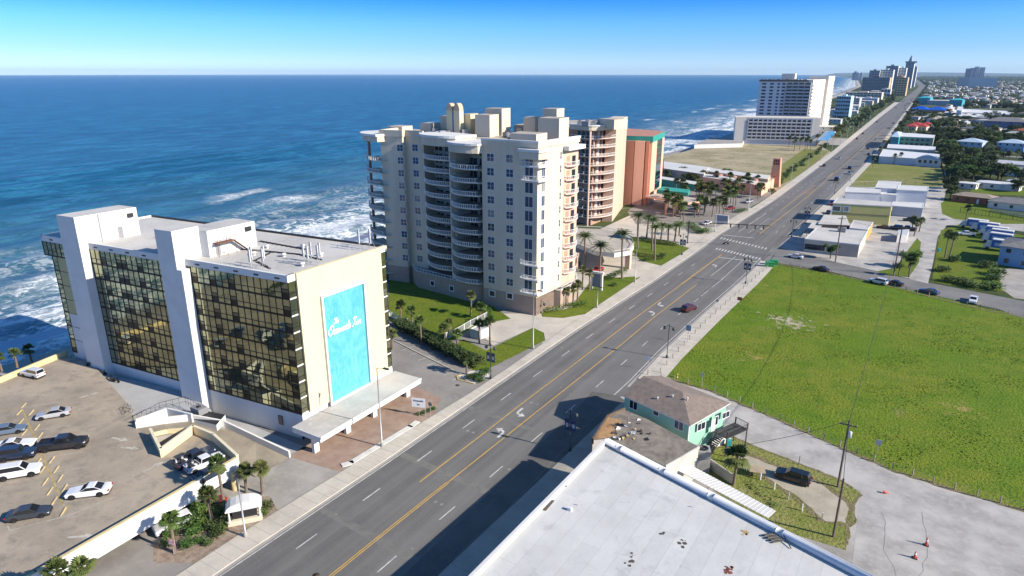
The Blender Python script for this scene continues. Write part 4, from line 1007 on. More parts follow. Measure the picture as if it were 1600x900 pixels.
g.prism([f1(-.5,.5,0)[:2],f1(f1.L,.5,0)[:2]]+[f2(a,b+.5,0)[:2] for a,b in arcpts(f2,.3,f2.L-.2,.2,1.6,8)]+[f2(f2.L,-8,0)[:2],f1(-.5,-8,0)[:2]],Z2-.6,Z2+.9,cream,top=roofbeige)
g.prism([f1(-.8,.8,0)[:2],f1(f1.L,.8,0)[:2]]+[f2(a,b+.8,0)[:2] for a,b in arcpts(f2,.3,f2.L-.2,.2,1.6,8)]+[f2(f2.L,-8,0)[:2],f1(-.8,-8,0)[:2]],Z2+.9,Z2+1.3,white); g.build('cornice',c2)
g=MB(); x,y=f1(f1.L,-.3,0)[:2]; g.lathe((x,y,0),[(.45,0),(.45,Z2-.8)],peach,8); g.build('column',c2)
random.seed(8)
for i in range(12):
    x,y=G(897+60*random.random(),194+4*random.random(),Z2+1); roof_unit('dark rooftop air conditioner in the row on the peach condominium',x,y+3,Z2+.9,(2.0,1.4,1.7),'air conditioners on the peach condominium',random.random())
# entrance canopy (curved)
ec=G(938,385,6.0); 
t=thing('entrance_canopy','large curved cream entrance canopy between the condominium and the road','canopy',ec+(0,))
cpts=[G(a,b,6.2) for a,b in ((893,377),(930,392),(960,395.5),(984,392),(990.5,383),(985,373),(970,364),(940,358),(893,356))]
g=MB(); g.prism(cpts,4.9,6.2,white,top=roofbeige); g.sheet(cpts,4.9,cream); cano=g.build('roof',t)
g=MB(); 
for a,c in zip(cpts,cpts[1:]): g.tube([a+(6.9,),c+(6.9,)],.08,white,4)
g.build('railing',t)
a,b=G(981,419,0)
for px,py in ((981,419),(899,420),(930,388)):
    x,y=G(px,py,0); g=MB(); g.box(x-.75,x+.75,y-.75,y+.75,0,4.9,peach); g.build('pillar',t)
g=MB(); x,y=G(966,370,6.2); g.add([(x-2,y-2,6.2),(x+2,y-2,6.2),(x+2,y+2,6.2),(x-2,y+2,6.2),(x,y,8.2)],[(0,1,4),(1,2,4),(2,3,4),(3,0,4)],glassB); g.build('skylight',t)
# ================================================================== ORANGE TOWER
Z3=30.0
o0=G(979,212,Z3); o1=G(1020,213,Z3); o2=G(1039,205,Z3)
print('orange',o0,o1,o2)
c3=thing('hotel_tower','windowless orange tower with a teal top band and one tall dark glass strip','tower',(o0[0],o0[1]+10,0))
f=Fr(o0,o1); f.v=(0.25,-.97)
g=MB(); fo=[o0,o1,o2,(o2[0]-25,o2[1]+8),(o0[0]-25,o0[1])]
g.prism(fo,0,Z3-1.6,orange,top=roofbeige); g.build('wall',c3)
g=MB(); g.prism([(x+(.3 if x>o0[0]+1 else -.1),y-.3 if y<o2[1]+3 else y) for x,y in fo],Z3-2.6,Z3,teal,top=M('terracotta_deck',(.45,.22,.15),.85,.1,.3)); g.build('parapet',c3,'teal parapet band')
fq=Fr(o0,o1)
u0=fq.uz(979,260)[0]; ua=fq.uz(992,260)[0]; ub=fq.uz(1011,260)[0]; uc=fq.uz(1019,260)[0]
g=MB(fq); g.box(u0-.3,fq.uz(990,260)[0],0,2.2,0,Z3-2,rust); g.box(ub-.8,ub+.6,0,1.4,0,Z3-2,rust); g.build('buttress',c3,'rust coloured vertical fins')
g=MB(fq); g.box(fq.uz(991,260)[0],ub-1.4,0,2.0,0,Z3-2,orange); g.build('panel',c3)
fq2=Fr(o1,o2); g=MB(fq2); ua=fq2.uz(1025,260)[0]; ub2=fq2.uz(1032,260)[0]
g.box(ua-.6,ub2,.0,.1,4.5,Z3-2.6,glassD); g.build('glass_strip',c3)
for k in range(9):
    g=MB(fq2); z=5+k*2.7; g.box(ua-.6,ub2,.05,.16,z,z+.12,teal); g.build('transom',c3)
# teal porte cochere + motel behind
t=thing('entrance_canopy','teal and orange entrance canopy at the foot of the orange tower','canopy',G(1040,330,0)+(0,))
g=MB(); cp=[G(a,b,5.2) for a,b in ((1008,306),(1075,317),(1102,313),(1035,300))]; g.prism(cp,4.5,5.2,orange,top=roofbeige); g.build('roof',t)
g=MB(); cp2=[G(a,b,6.6) for a,b in ((1026,297),(1075,302),(1078,297),(1035,292))]; g.prism(cp2,5.2,6.8,teal); g.build('raised_roof',t)
for px,py in ((1040,335),(1055,337),(1090,330)):
    x,y=G(px,py,0); g=MB(); g.box(x-.4,x+.4,y-.4,y+.4,0,4.5,orange); g.build('pillar',t)
mo=thing('motel','long low motel with white flat roofs reaching toward the beach','motel',G(1120,275,4)+(0,))
def lowbox(par,pts,z,mat,top,name='wing',lab=None,z0=0,over=0):
    P=[G(a,b,z) for a,b in pts]; g=MB(); g.prism(P,z0,z,mat,top=top); return g.build(name,par,lab)
lowbox(mo,((1037,263),(1100,272),(1108,261),(1037,252)),6.0,M('mauve_wall',(.50,.42,.40),.8,.06,.3),roofw)
lowbox(mo,((1030,279),(1085,288),(1090,284),(1030,275)),3.2,teal,roofw,'walkway_roof')
lowbox(mo,((1098,276),(1178,288),(1188,280),(1108,261)),5.2,orange,roofw)
lowbox(mo,((1110,268),(1200,280),(1204,274),(1120,264)),6.4,M('tan_wall',(.6,.42,.26),.8,.08,.4),roofw)
lowbox(mo,((1165,287),(1190,290),(1210,279),(1196,275)),5.0,orange,roofbeige)
for k in range(7):
    x,y=G(1114+k*11,272+k*1.6,6.4); g=MB(); g.lathe((x,y,6.35),[(1.6,0),(1.3,.5),(.7,.8),(0,.9)],M('terracotta_deck',(.45,.22,.15)),10); g.build('dome_hood',mo)
x,y=G(1210,291,0); t=thing('sign_tower','tapering terracotta tower with dark lattice openings beside the road','tower',(x,y,0))
hh=hgt(1210,291,247)
g=MB(); g.add([(x-2.6,y-2.2,0),(x+2.6,y-2.2,0),(x+2.6,y+2.2,0),(x-2.6,y+2.2,0),(x-1.7,y-1.7,hh),(x+1.7,y-1.7,hh),(x+1.7,y+1.7,hh),(x-1.7,y+1.7,hh)],[(3,2,1,0),(4,5,6,7),(0,1,5,4),(1,2,6,5),(2,3,7,6),(3,0,4,7)],M('terracotta_wall',(.62,.33,.20),.8,.08,.3)); g.build('body',t)
for i in range(3):
    for j in range(2):
        g=MB(); g.box(x-1.4+i*1.0,x-.7+i*1.0,y-1.95,y-1.72,hh-3.2+j*1.4,hh-2.2+j*1.4,plain('maroon_lattice',(.15,.02,.03),.6)); g.build('lattice_opening',t)
# beach club at shore of the empty lot
t=thing('sea_wall_pavilion','low white sea wall building on the beach edge past the empty sandy lot','pavilion',G(1130,215,0)+(0,))
lowbox(t,((1085,226),(1160,224),(1163,218),(1112,214)),3,white2,concD,'slab')
# ================================================================== WHITE HIGH-RISE WITH LOW WING
sandw=M('warm_white_wall',(.70,.64,.55),.7,.04,.3,streak=True); bluew=M('cool_white_wall',(.58,.58,.60),.7,.04,.3)
zw=21.6; w0=G(1150,183,zw); w1=G(1282,185,zw)
f=Fr(w0,w1); print('wing',w0,w1,f.L)
hr2=thing('hotel_tower','white fifteen-storey slab hotel with dark balconies and a long seven-storey wing','hotel',(w1[0]-25,w1[1]+20,0))
g=MB(f); g.box(0,f.L,-16,0,0,zw-.6,bluew); g.box(-.3,f.L+.3,-16.3,.4,zw-.6,zw+.3,sandw); g.box(0,f.L*.13,0,.6,0,zw-.6,sandw); g.box(f.L*.915,f.L,0,.6,0,zw-.6,sandw); g.build('wing',hr2)
u0=f.L*.155; u1=f.L*.9
for r in range(6):
    z=zw-3.2-r*2.75
    for k in range(13):
        u=u0+(u1-u0)*(k+.5)/13; g=MB(f); g.box(u-1.3,u+1.3,0,.1,z,z+1.5,glassD if (k*3+r)%4 else glassB); g.build('window',hr2)
    g=MB(f); g.box(u0,u1,0,1.1,z-.75,z-.55,bluew)
    for k in range(14): uu=u0+(u1-u0)*k/13; g.box(uu-.12,uu+.12,0,1.1,z-.6,z+2.0,bluew)
    g.box(u0,u1,1.0,1.1,z-.6,z+.15,M('grey_panel',(.42,.43,.45),.7,.05,.5)); g.build('balcony_row',hr2)
YT=648.; x0,zt_=GY(1187,125,YT); x1,_z=GY(1271,125,YT); print('tower',x0,x1,zt_)
f=Fr((x0,YT),(x1,YT))
g=MB(f); g.box(0,f.L,-24,0,0,zt_-.6,sandw); g.build('wall',hr2)
g=MB(f); g.box(-.2,f.L*.92,0,.5,zt_-1.2,zt_+.3,plain('brown_trim',(.12,.09,.07),.6)); g.box(0,f.L*.5,0,.12,20,zt_-1.2,bluew); g.build('facade',hr2)
for r in range(10):
    z=zt_-3.9-r*2.85
    for k,(a,w_) in enumerate(((.10,3.6),(.245,3.0),(.375,2.0),(.47,2.8))):
        g=MB(f); g.box(f.L*a-w_/2,f.L*a+w_/2,.1,.2,z,z+1.4,glassD); g.build('window',hr2)
    g=MB(f); g.box(f.L*.52,f.L*.97,.0,1.4,z-.75,z-.5,bluew); g.box(f.L*.52,f.L*.97,1.3,1.4,z-.5,z+.35,M('grey_panel',(.42,.43,.45)))
    for a in (.52,.63,.74,.85,.965): g.box(f.L*a,f.L*a+.3,0,1.4,z-.5,z+2.1,bluew)
    o=g.build('balcony_row',hr2); 
    g=MB(f); g.box(f.L*.53,f.L*.96,.0,.1,z-.4,z+1.8,glassD); g.build('glazing',o)
yb=YT
def Yat(px,x):
    lo,hi=200,3000
    for _ in range(50):
        m_=(lo+hi)/2; c,s_=cos(YAW),sin(YAW); u=x*c+m_*s_; fw=-x*s_+m_*c; p=800+FPX*u/(fw*cos(PIT)+20*sin(PIT))
        if p<px: lo=m_
        else: hi=m_
    return m_
yA=Yat(1287,x1); yB=Yat(1301,x1+2.5); print('endblk',yA,yB)
g=MB(); g.prism([(x1,YT),(x1+.02,yA),(x1-20,yA),(x1-20,YT+2)],0,zt_+.3,sandw); g.build('end_wall',hr2)
g=MB(); g.prism([(x1-15,yA),(x1+2.5,yA),(x1+2.5,yB),(x1-15,yB)],0,zt_+3.2,sandw); g.build('end_block',hr2)
fs=Fr((x1,YT),(x1,yA))
for r in range(10):
    z=zt_-3.9-r*2.85; g=MB(fs); g.box(.3,7,0,1.2,z-.8,z-.55,sandw); g.box(.3,7,1.1,1.2,z-.55,z+.3,white2); g.build('balcony',hr2)
tt=Fr((x1+2.5,yA),(x1+2.5,yB))
for r in range(14):
    g=MB(tt); g.box(tt.L-5,tt.L-3,0,.2,5+r*3.2,6.6+r*3.2,glassD); g.build('window',hr2)
xm,zm=GY(1232,115,YT+8); g=MB(); g.prism([(xm-5,YT+6),(xm+6,YT+6),(xm+6,YT+14),(xm-5,YT+14)],zt_-1,zm,sandw); g.build('lift_motor_room',hr2)
random.seed(2)
for i in range(16):
    u=2+i*(f.L-6)/16; x,y,_=f(u,-2-(i%3)*2,0); g=MB(); g.box(x-.8,x+.8,y-.6,y+.6,zt_-.6,zt_+1.0,grey); g.build('roof_unit',hr2)
# entrance awnings in blue next to the slab hotel
t=thing('entrance_awning','blue roofed entrance awnings at the road end of the white slab hotel','awning',G(1290,215,0)+(0,))
bl=plain('blue_metal_roof',(.05,.22,.42),.4)
for (pts,z) in ((((1276,219),(1294,220),(1300,211),(1284,211)),4.6),(((1284,211),(1302,212),(1305,205),(1290,205)),4.9)):
    P=[G(a,b,z) for a,b in pts]; cx=sum(p[0] for p in P)/4; cy=sum(p[1] for p in P)/4; g=MB()
    g.add([p+(z,) for p in P]+[(cx,cy,z+1.6)],[(0,1,4),(1,2,4),(2,3,4),(3,0,4)],bl); ro=g.build('roof',t)
    for p in P: g=MB(); g.box(p[0]*.9+cx*.1-.2,p[0]*.9+cx*.1+.2,p[1]*.9+cy*.1-.2,p[1]*.9+cy*.1+.2,0,z,white2); g.build('post',t)
# ================================================================== VEGETATION PROTOTYPES (parts: trunk, crown)
def fan_crown(seed,r=1.5,n=30,dead=True):
    R=random.Random(seed); g=MB()
    for i in range(n):
        az=i*2.399+R.uniform(-.2,.2); el=radians(R.uniform(-45,75)) if i>n*.25 else radians(R.uniform(30,85))
        L=r*R.uniform(.75,1.1); ax=(cos(az)*cos(el),sin(az)*cos(el),sin(el)); st=.35*L
        base=(ax[0]*st,ax[1]*st,ax[2]*st)
        side=(-sin(az),cos(az),0); up=(-cos(az)*sin(el),-sin(az)*sin(el),cos(el))
        g.tube([(0,0,0),base],.025,palmleaf,3,cap=False)
        for k in range(9):
            a=(k-4)*.27; ca,sa=cos(a),sin(a); l=L*.75*(1-.25*abs(a))
            d=[ax[j]*ca+side[j]*sa for j in range(3)]; t=[-ax[j]*sa+side[j]*ca for j in range(3)]
            w=.075*r; m_=[base[j]+d[j]*l*.6+up[j]*.03*l for j in range(3)]; e=[base[j]+d[j]*l for j in range(3)]; e[2]-=.28*l*(1 if el<1 else .5); m_[2]-=.05*l
            g.add([base,tuple(m_[j]+t[j]*w for j in range(3)),tuple(e),tuple(m_[j]-t[j]*w for j in range(3))],[(0,1,2,3)],palmleaf)
    if dead:
        dm=foliage('dead_fronds',(.20,.15,.08),(.14,.10,.05),(.25,.2,.1)) if 'dead_fronds' not in MATS else MATS['dead_fronds']
        for i in range(9):
            az=i*.7; g.add([(0,0,0),(cos(az)*.35,sin(az)*.35,-.35*r),(cos(az+.4)*.5,sin(az+.4)*.5,-.75*r)],[(0,1,2)],dm)
    return g
def feather_crown(seed,r=3.0,n=42):
    R=random.Random(seed); g=MB()
    for i in range(n):
        az=i*2.399+R.uniform(-.15,.15); el=radians(10+75*(i/n)) ; L=r*R.uniform(.85,1.1); pts=[]
        for k in range(6):
            t=k/5; hr_=L*(t*cos(el)+.15*t*t); z=L*(t*sin(el)*.9-.55*t*t*(1.2-.4*sin(el)))
            pts.append((cos(az)*hr_,sin(az)*hr_,z))
        sd=(-sin(az),cos(az))
        for k in range(5):
            a,b_=pts[k],pts[k+1]
            for s in range(3):
                t=s/3; p=[a[j]+(b_[j]-a[j])*t for j in range(3)]; q=[a[j]+(b_[j]-a[j])*(t+.28) for j in range(3)]
                w=r*.17*(1-.5*(k+t)/5)*(.5 if k==0 else 1)
                for sg_ in (-1,1):
                    g.add([tuple(p),tuple(q),(q[0]+sd[0]*sg_*w+ (b_[0]-a[0])*.5,q[1]+sd[1]*sg_*w+(b_[1]-a[1])*.5,q[2]-.12*r*.6)],[(0,1,2)],palmleaf)
    return g
def trunk_mesh(h,r0=.22,r1=.15,bend=.3,seed=0):
    R=random.Random(seed); a=R.uniform(0,6.28); g=MB()
    pts=[(cos(a)*bend*sin(t*1.6)*(h/6),sin(a)*bend*sin(t*1.6)*(h/6),h*t) for t in [0,.05,.2,.4,.6,.8,1.0]]
    g.tube(pts,r0,trunkm,8,r2=r1); return g,pts[-1]
def leafcloud(seed,blobs,n,size,mat,flat=.0):
    R=random.Random(seed); g=MB()
    for i in range(n):
        cx,cy,cz,rr=blobs[i%len(blobs)]
        th=R.uniform(0,6.283); u=R.uniform(-.8,1); s_=sqrt(1-u*u); k=rr*(R.random()**.35)
        x,y,z=cx+cos(th)*s_*k,cy+sin(th)*s_*k,cz+u*k*.8
        a=R.uniform(0,6.283); ti=R.uniform(-.9,.9); w=size*R.uniform(.6,1.2)
        ux,uy,uz_=cos(a)*w,sin(a)*w,R.uniform(-.4,.4)*w; vx,vy,vz=-sin(a)*w*cos(ti),cos(a)*w*cos(ti),sin(ti)*w
        g.add([(x-ux,y-uy,z-uz_),(x+vx*.6,y+vy*.6,z+vz*.6),(x+ux,y+uy,z+uz_),(x-vx*.6,y-vy*.6,z-vz*.6)],[(0,1,2,3)],mat)
    return g
MESH={}
for v in range(3): MESH['fan%d'%v]=fan_crown(v,1.55).mesh('crown')
for v in range(2): MESH['feather%d'%v]=feather_crown(v+5).mesh('crown')
def treeblobs(seed,r,n=9):
    R=random.Random(seed); return [(R.uniform(-1,1)*r*.62,R.uniform(-1,1)*r*.62,R.uniform(-.35,.5)*r,r*R.uniform(.32,.6)) for _ in range(n)]
for v in range(5):
    r=3.2; b_=treeblobs(20+v,r,11); MESH['tree%d'%v]=leafcloud(v,b_,1500,.36,(leaf,leafD,leaf,bushm,leafD)[v]).mesh('crown')
    g=MB(); g.tube([(0,0,0),(.05,.05,1.5),(0,.1,3.0)],.28,barkm,7,r2=.18)
    for q in b_[:6]: g.tube([(0,.1,2.4),(q[0]*.5,q[1]*.5,3.6+q[2]*.4),(q[0],q[1],4.4+q[2])],.12,barkm,5,r2=.03)
    MESH['treetrunk%d'%v]=g.mesh('trunk')
for v in range(3):
    r=1.; b_=[(R_[0]*.5,R_[1]*.5,.45,.55) for R_ in ((1,0),(-1,.2),(0,1),(0,-1),(0,0))]; MESH['bush%d'%v]=leafcloud(40+v,b_,420,.13,(bushm,leaf,bushm)[v]).mesh('foliage')
    g=MB(); 
    for i in range(5): g.tube([(0,0,0),(cos(i*1.26)*.35,sin(i*1.26)*.35,.6)],.03,barkm,4)
    MESH['bushstem%d'%v]=g.mesh('stems')
_tm={}
def palm(px,py,top,label,group=None,kind='fan',sc=None,z0=0,cat='palm tree',name='palm_tree',rnd=None):
    "base pixel, crown-centre pixel height"
    h=hgt(px,py,top,z0) if top is not None else rnd; x,y=G(px,py,z0); return palm_at(x,y,z0,h,label,group,kind,sc,cat,name)
pc=0
def palm_at(x,y,z0,h,label,group=None,kind='fan',sc=None,cat='palm tree',name='palm_tree'):
    global pc; pc+=1
    hk=max(1,round(h*2)/2); k=(hk,kind,pc%3)
    if k not in _tm:
        g,t=trunk_mesh(hk,.24 if kind=='fan' else .34,.16 if kind=='fan' else .25,.25,pc); _tm[k]=(g.mesh('trunk'),t)
    me,t=_tm[k]; o=thing(name,label,cat,(x,y,z0),group,random.uniform(0,6.28)); part('trunk',me,o)
    c=part('crown',MESH[('fan%d'%(pc%3)) if kind=='fan' else 'feather%d'%(pc%2)],o,loc=t)
    s=sc or 1; c.scale=(s,s,s*random.uniform(.85,1.05)); return o
def tree_at(x,y,h,label,group=None,v=None,w=None,name='tree',cat='tree',z0=0):
    global pc; pc+=1; v=pc%5 if v is None else v
    o=thing(name,label,cat,(x,y,z0),group,random.uniform(0,6.28)); part('trunk',MESH['treetrunk%d'%v],o); part('crown',MESH['tree%d'%v],o,loc=(0,0,4.6))
    s=h/7.; w=w or s; o.scale=(w,w,s); return o
def bush_at(x,y,r,label,group=None,h=None,z0=0,name='bush',cat='bush'):
    global pc; pc+=1; v=pc%3
    o=thing(name,label,cat,(x,y,z0),group,random.uniform(0,6.28)); part('stems',MESH['bushstem%d'%v],o); part('foliage',MESH['bush%d'%v],o); h=h or r
    o.scale=(r,r,h); return o
random.seed(21)
# street-side palms by the deck
for a in (((273,864),815,'small palm tree standing at the red no parking sign in the planting bed'),((333,820),772,'palm tree with a reddish trunk rising from the middle of the planting bed'),
    ((353,803),728,'tallest palm tree, its crown in front of the deck parapet'),((385,770),735,'palm tree growing between the deck column and the white gatehouse'),((410,772),735,'palm tree at the bed edge nearest the hotel driveway')):
    palm(*a[0],a[1],a[2],'palms in the street planting bed')
palm(118,985,888,'palm crown poking up at the left bottom edge in front of the deck parapet','palms at the bottom edge'); palm(152,980,884,'palm crown poking up just right of its twin below the deck parapet','palms at the bottom edge')
# beach palms
for i,(a,b,t) in enumerate(((27,574,552),(50.5,567,546),(3,580,558))):
    palm(a,b,t,('palm tree between two others along the beach fence behind the deck','palm tree on the beach fence nearest the glass hotel','palm tree on the beach fence cut by the left photo edge')[i],'palms along the beach fence',z0=.0)
# lawn palms
lp=[(626,495.5,477,'slim palm on the condominium lawn closest to the glass hotel'),(644.4,504,486,'second palm along the lawn fence from the glass hotel'),(659,538,501,'palm with a pale trunk standing in the hedge beside the hotel parking'),
(694,535.5,511,'palm in the hedge, left of a close pair'),(702,526.7,507,'palm in the hedge, right of a close pair'),(715,543,522,'bushy low palm in the hedge before the dumpster enclosure'),(735.5,493,464,'tallest palm on the condominium lawn'),
(751,498,479,'palm beside the gate at the curved end of the lawn'),(749,536.7,506,'palm left of the white dumpster enclosure corner'),(766,540,504,'palm right of the white dumpster enclosure behind the banner lamp'),(729,585.5,561,'short palm on the small curb island at the parking exit'),(613,546,522,'palm half hidden behind the glass hotel corner')]
for a,b,t,l in lp: palm(a,b,t,l,sc=1.05)
# date palms at the condominium entrance
dp=[(914,420,370),(936.7,429,386),(972,435.5,366),(996.7,388,337),(1019,391,344),(1023,407,357),(1032,379,352),(1044,377,355),(1054,377,354),(1061,368,352),(1010,372,340)]
nm=['beside the cream garden terrace','in front of the entrance canopy pillar','at the sidewalk by the canopy exit','behind the clipped hedge past the canopy','in the middle of the entrance lawn','on the small lawn island at the sidewalk','in the row behind the entrance lawn','in the row near the traffic signal mast','closest to the traffic signal mast','at the back of the row by the side drive','behind the entrance lawn nearest the orange tower']
for (a,b,t),n_ in zip(dp,nm): palm(a,b,t,'tall feathery date palm '+n_,'date palms at the condominium entrance','feather',sc=1.15 if a<1000 else 1.0)
for (a,b,t),n_ in zip(((910,452,423),(921,454,425),(902,470,445),(884,478,455),(895,475,452)),('behind the garden sign','next to the garden sign','in front of the corner podium','closest to the cream corner wall','in the low hedge below the podium')): palm(a,b,t,'small palm '+n_,'garden palms at the cream corner',sc=.95)
# palms round the motel forecourt
random.seed(31); k=0
MP=[(1035,300),(1110,290),(1180,292),(1206,303),(1150,338),(1120,350),(1075,352),(1040,345)]
while k<62:
    px,py=random.uniform(1035,1205),random.uniform(288,352)
    if not inpoly(px,py,MP): continue
    x,y=G(px,py); palm_at(x,y,0,random.uniform(4.5,7.5),'palm tree in the crowded motel forecourt left of the road','palms in the motel forecourt',sc=1.25+random.random()*.4); k+=1
for i in range(14):
    px,py=random.uniform(1040,1140),random.uniform(278,300); x,y=G(px,py); tree_at(x,y,random.uniform(5,7),'dark round tree between the motel wings and the palms','round trees by the motel')
for i in range(26):
    t=i/25; px=1213+t*85; py=300-t*72; x,y=G(px,py); bush_at(x-2-random.random()*4,y,random.uniform(1.6,2.6),'shrub along the sidewalk fence beside the sandy lot','shrubs along the sandy lot fence',h=random.uniform(1.8,3.2))
for i in range(13):
    px,py=random.uniform(1228,1280),random.uniform(226,238); x,y=G(px,py); palm_at(x,y,0,random.uniform(6,9),'palm tree on the sandy lot in front of the low wing','palms in front of the low wing',sc=1.3)
# hedges
def hedge(name,pts,w,h,label,mat,n=None,group=None,leafs=.16):
    P=[G(a,b) for a,b in pts]; L=sum(math.dist(a,c) for a,c in zip(P,P[1:])); g=MB(); R=random.Random(len(pts)*7+int(L)); n=n or int(L*w*h*28)
    for i in range(n):
        s=R.random()*L
        for a,c in zip(P,P[1:]):
            d=math.dist(a,c)
            if s<=d: break
            s-=d
        t=min(1,s/d); nx,ny=-(c[1]-a[1])/d,(c[0]-a[0])/d; o=R.uniform(-1,1)*w/2; z=h*R.random()**.5*(1-.25*abs(o)/w)
        bulge=.3*mn.noise(Vector((s*.5,o,3))); x=a[0]+(c[0]-a[0])*t+nx*(o+bulge); y=a[1]+(c[1]-a[1])*t+ny*(o+bulge); z+=bulge*h*.5; z=max(.05,z)
        an=R.uniform(0,6.28); q=leafs*R.uniform(.6,1.4); ti=R.uniform(-1,1)
        g.add([(x-cos(an)*q,y-sin(an)*q,z-ti*q*.5),(x-sin(an)*q*.7,y+cos(an)*q*.7,z+q*.3),(x+cos(an)*q,y+sin(an)*q,z+ti*q*.5),(x+sin(an)*q*.7,y-cos(an)*q*.7,z-q*.3)],[(0,1,2,3)],mat)
    return g.build(name,None,label,'hedge',group,off=(P[0][0],P[0][1],0))
hedge('hedge',((622,510),(650,525),(690,546),(730,568),(752,574)),3.6,2.2,'long shaggy sea grape hedge between the hotel parking and the lawn',leafD,leafs=.24)
hedge('hedge',((608,428),(640,434),(680,447),(720,458),(757,466)),1.6,1.0,'dark hedge along the foot of the cream condominium',leafD)
hedge('hedge',((740,500),(752,510),(768,505),(765,488),(750,478),(742,475)),1.3,1.3,'clipped hedge curving round the end of the lawn',bushm)
hedge('hedge',((850,487),(865,487),(881,483)),2.0,1.2,'rounded light green hedge at the cream corner podium',bushm)
hedge('hedge',((885,481),(905,479),(915,476)),1.8,1.3,'clipped dark hedge under the small garden palms',bushm)
hedge('hedge',((945,440),(965,431),(978,424)),2.0,1.4,'clipped hedge beside the canopy drive behind the red flowers',bushm)
hedge('hedge',((986,398),(1010,402),(1036,406)),2.0,1.3,'dark clipped hedge across the entrance lawn',leafD)
hedge('hedge',((1005,376),(1030,381),(1060,384)),2.5,1.3,'hedge row under the date palms',leafD)
hedge('hedge',((1076,352),(1095,366),(1108,362)),3.5,1.6,'hedge behind the traffic signal mast',bushm)
hedge('hedge',((1150,333),(1165,330)),2.5,1.5,'flowering hedge clump by the motel exit',bushm)
hedge('hedge',((1500,420),(1530,430)),2,1.5,'low hedge patch on the lawn across the side street',leafD) if False else None
# planting bed bushes at the deck
random.seed(4)
k=0
for (a,b,r) in ((286,805,1.4),(297,798,1.3),(310,806,1.4),(322,800,1.2),(301,818,1.5),(316,822,1.3),(330,826,1.1),(344,806,1.3),(352,796,1.0),(359,815,1.2),(368,806,1.1),(377,811,1.0),(346,830,1.0),(293,855,1.0),(312,848,.8),(325,851,.7),(267,838,1.1),(281,826,1.3),(416,795,1.1),(412,805,.8),(304,835,1.2),(338,838,.9),(262,852,1.0)):
    x,y=G(a,b); bush_at(x,y,r,'leafy shrub in the planting bed below the deck parapet, one of a dense cluster','shrubs in the street planting bed',h=r*1.25)
for (a,b) in ((742,590),(752,588),(760,582),(750,596),(735,592)):
    x,y=G(a,b); bush_at(x,y,1.1,'low shrub on the white gravel island at the parking exit','shrubs on the parking island')
for (a,b) in ((655,648),(662,646),(670,643),(677,640)):
    x,y=G(a,b); bush_at(x,y,.6,'tiny shrub around the base of the white hotel sign','shrubs at the white sign')
for a,b,r,l in ((899,415,2.0,'tall rounded topiary bush beside the canopy'),(897,425,1.5,'rounded topiary bush in front of the taller one'),(960,447,1.1,'red flowering bush in the curved garden bed'),(1010,408,1.3,'bush at the tip of the entrance island'),(1035,401,1.3,'dark dome bush at the lawn end')):
    x,y=G(a,b); bush_at(x,y,r,l,h=r*1.2)
# ================================================================== VEHICLES
tyre=plain('tyre_rubber',(.015,.015,.016),.8); rimm=plain('wheel_rim',(.35,.35,.36),.3,.8); hl=plain('headlight_glass',(.6,.62,.65),.1); tl=plain('tail_light',(.35,.01,.01),.2)
chrome=plain('bumper_trim',(.05,.05,.055),.4,.3); platem=plain('number_plate',(.6,.6,.6),.5)
WH={}
def wheelm(r,w,rim=rimm):
    k=(r,w)
    if k not in WH:
        a=MB(); vs=[];n=18
        prof=[(r*.62,-w/2),(r*.92,-w/2),(r,-w/2+.04),(r,w/2-.04),(r*.92,w/2),(r*.62,w/2)]
        xf=lambda x,y,z:(x,z,y)
        a.lathe((0,0,0),prof,tyre,18,xf=lambda x,y,z:(x,z,y)); b_=MB()
        for s in (-1,1):
            b_.add([(0,s*(w/2-.03),0)]+[(cos(2*pi*i/18)*r*.63,s*(w/2-.01),sin(2*pi*i/18)*r*.63) for i in range(18)],[(0,1+i,1+(i+1)%18) for i in range(18)],rim)
            for i in range(5): t=2*pi*i/5; b_.add([(cos(t-.2)*r*.12,s*(w/2+.008),sin(t-.2)*r*.12),(cos(t-.12)*r*.58,s*(w/2+.008),sin(t-.12)*r*.58),(cos(t+.12)*r*.58,s*(w/2+.008),sin(t+.12)*r*.58),(cos(t+.2)*r*.12,s*(w/2+.008),sin(t+.2)*r*.12)],[(0,1,2,3)],chrome)
        WH[k]=(a.mesh('tyre'),b_.mesh('rim'))
    return WH[k]
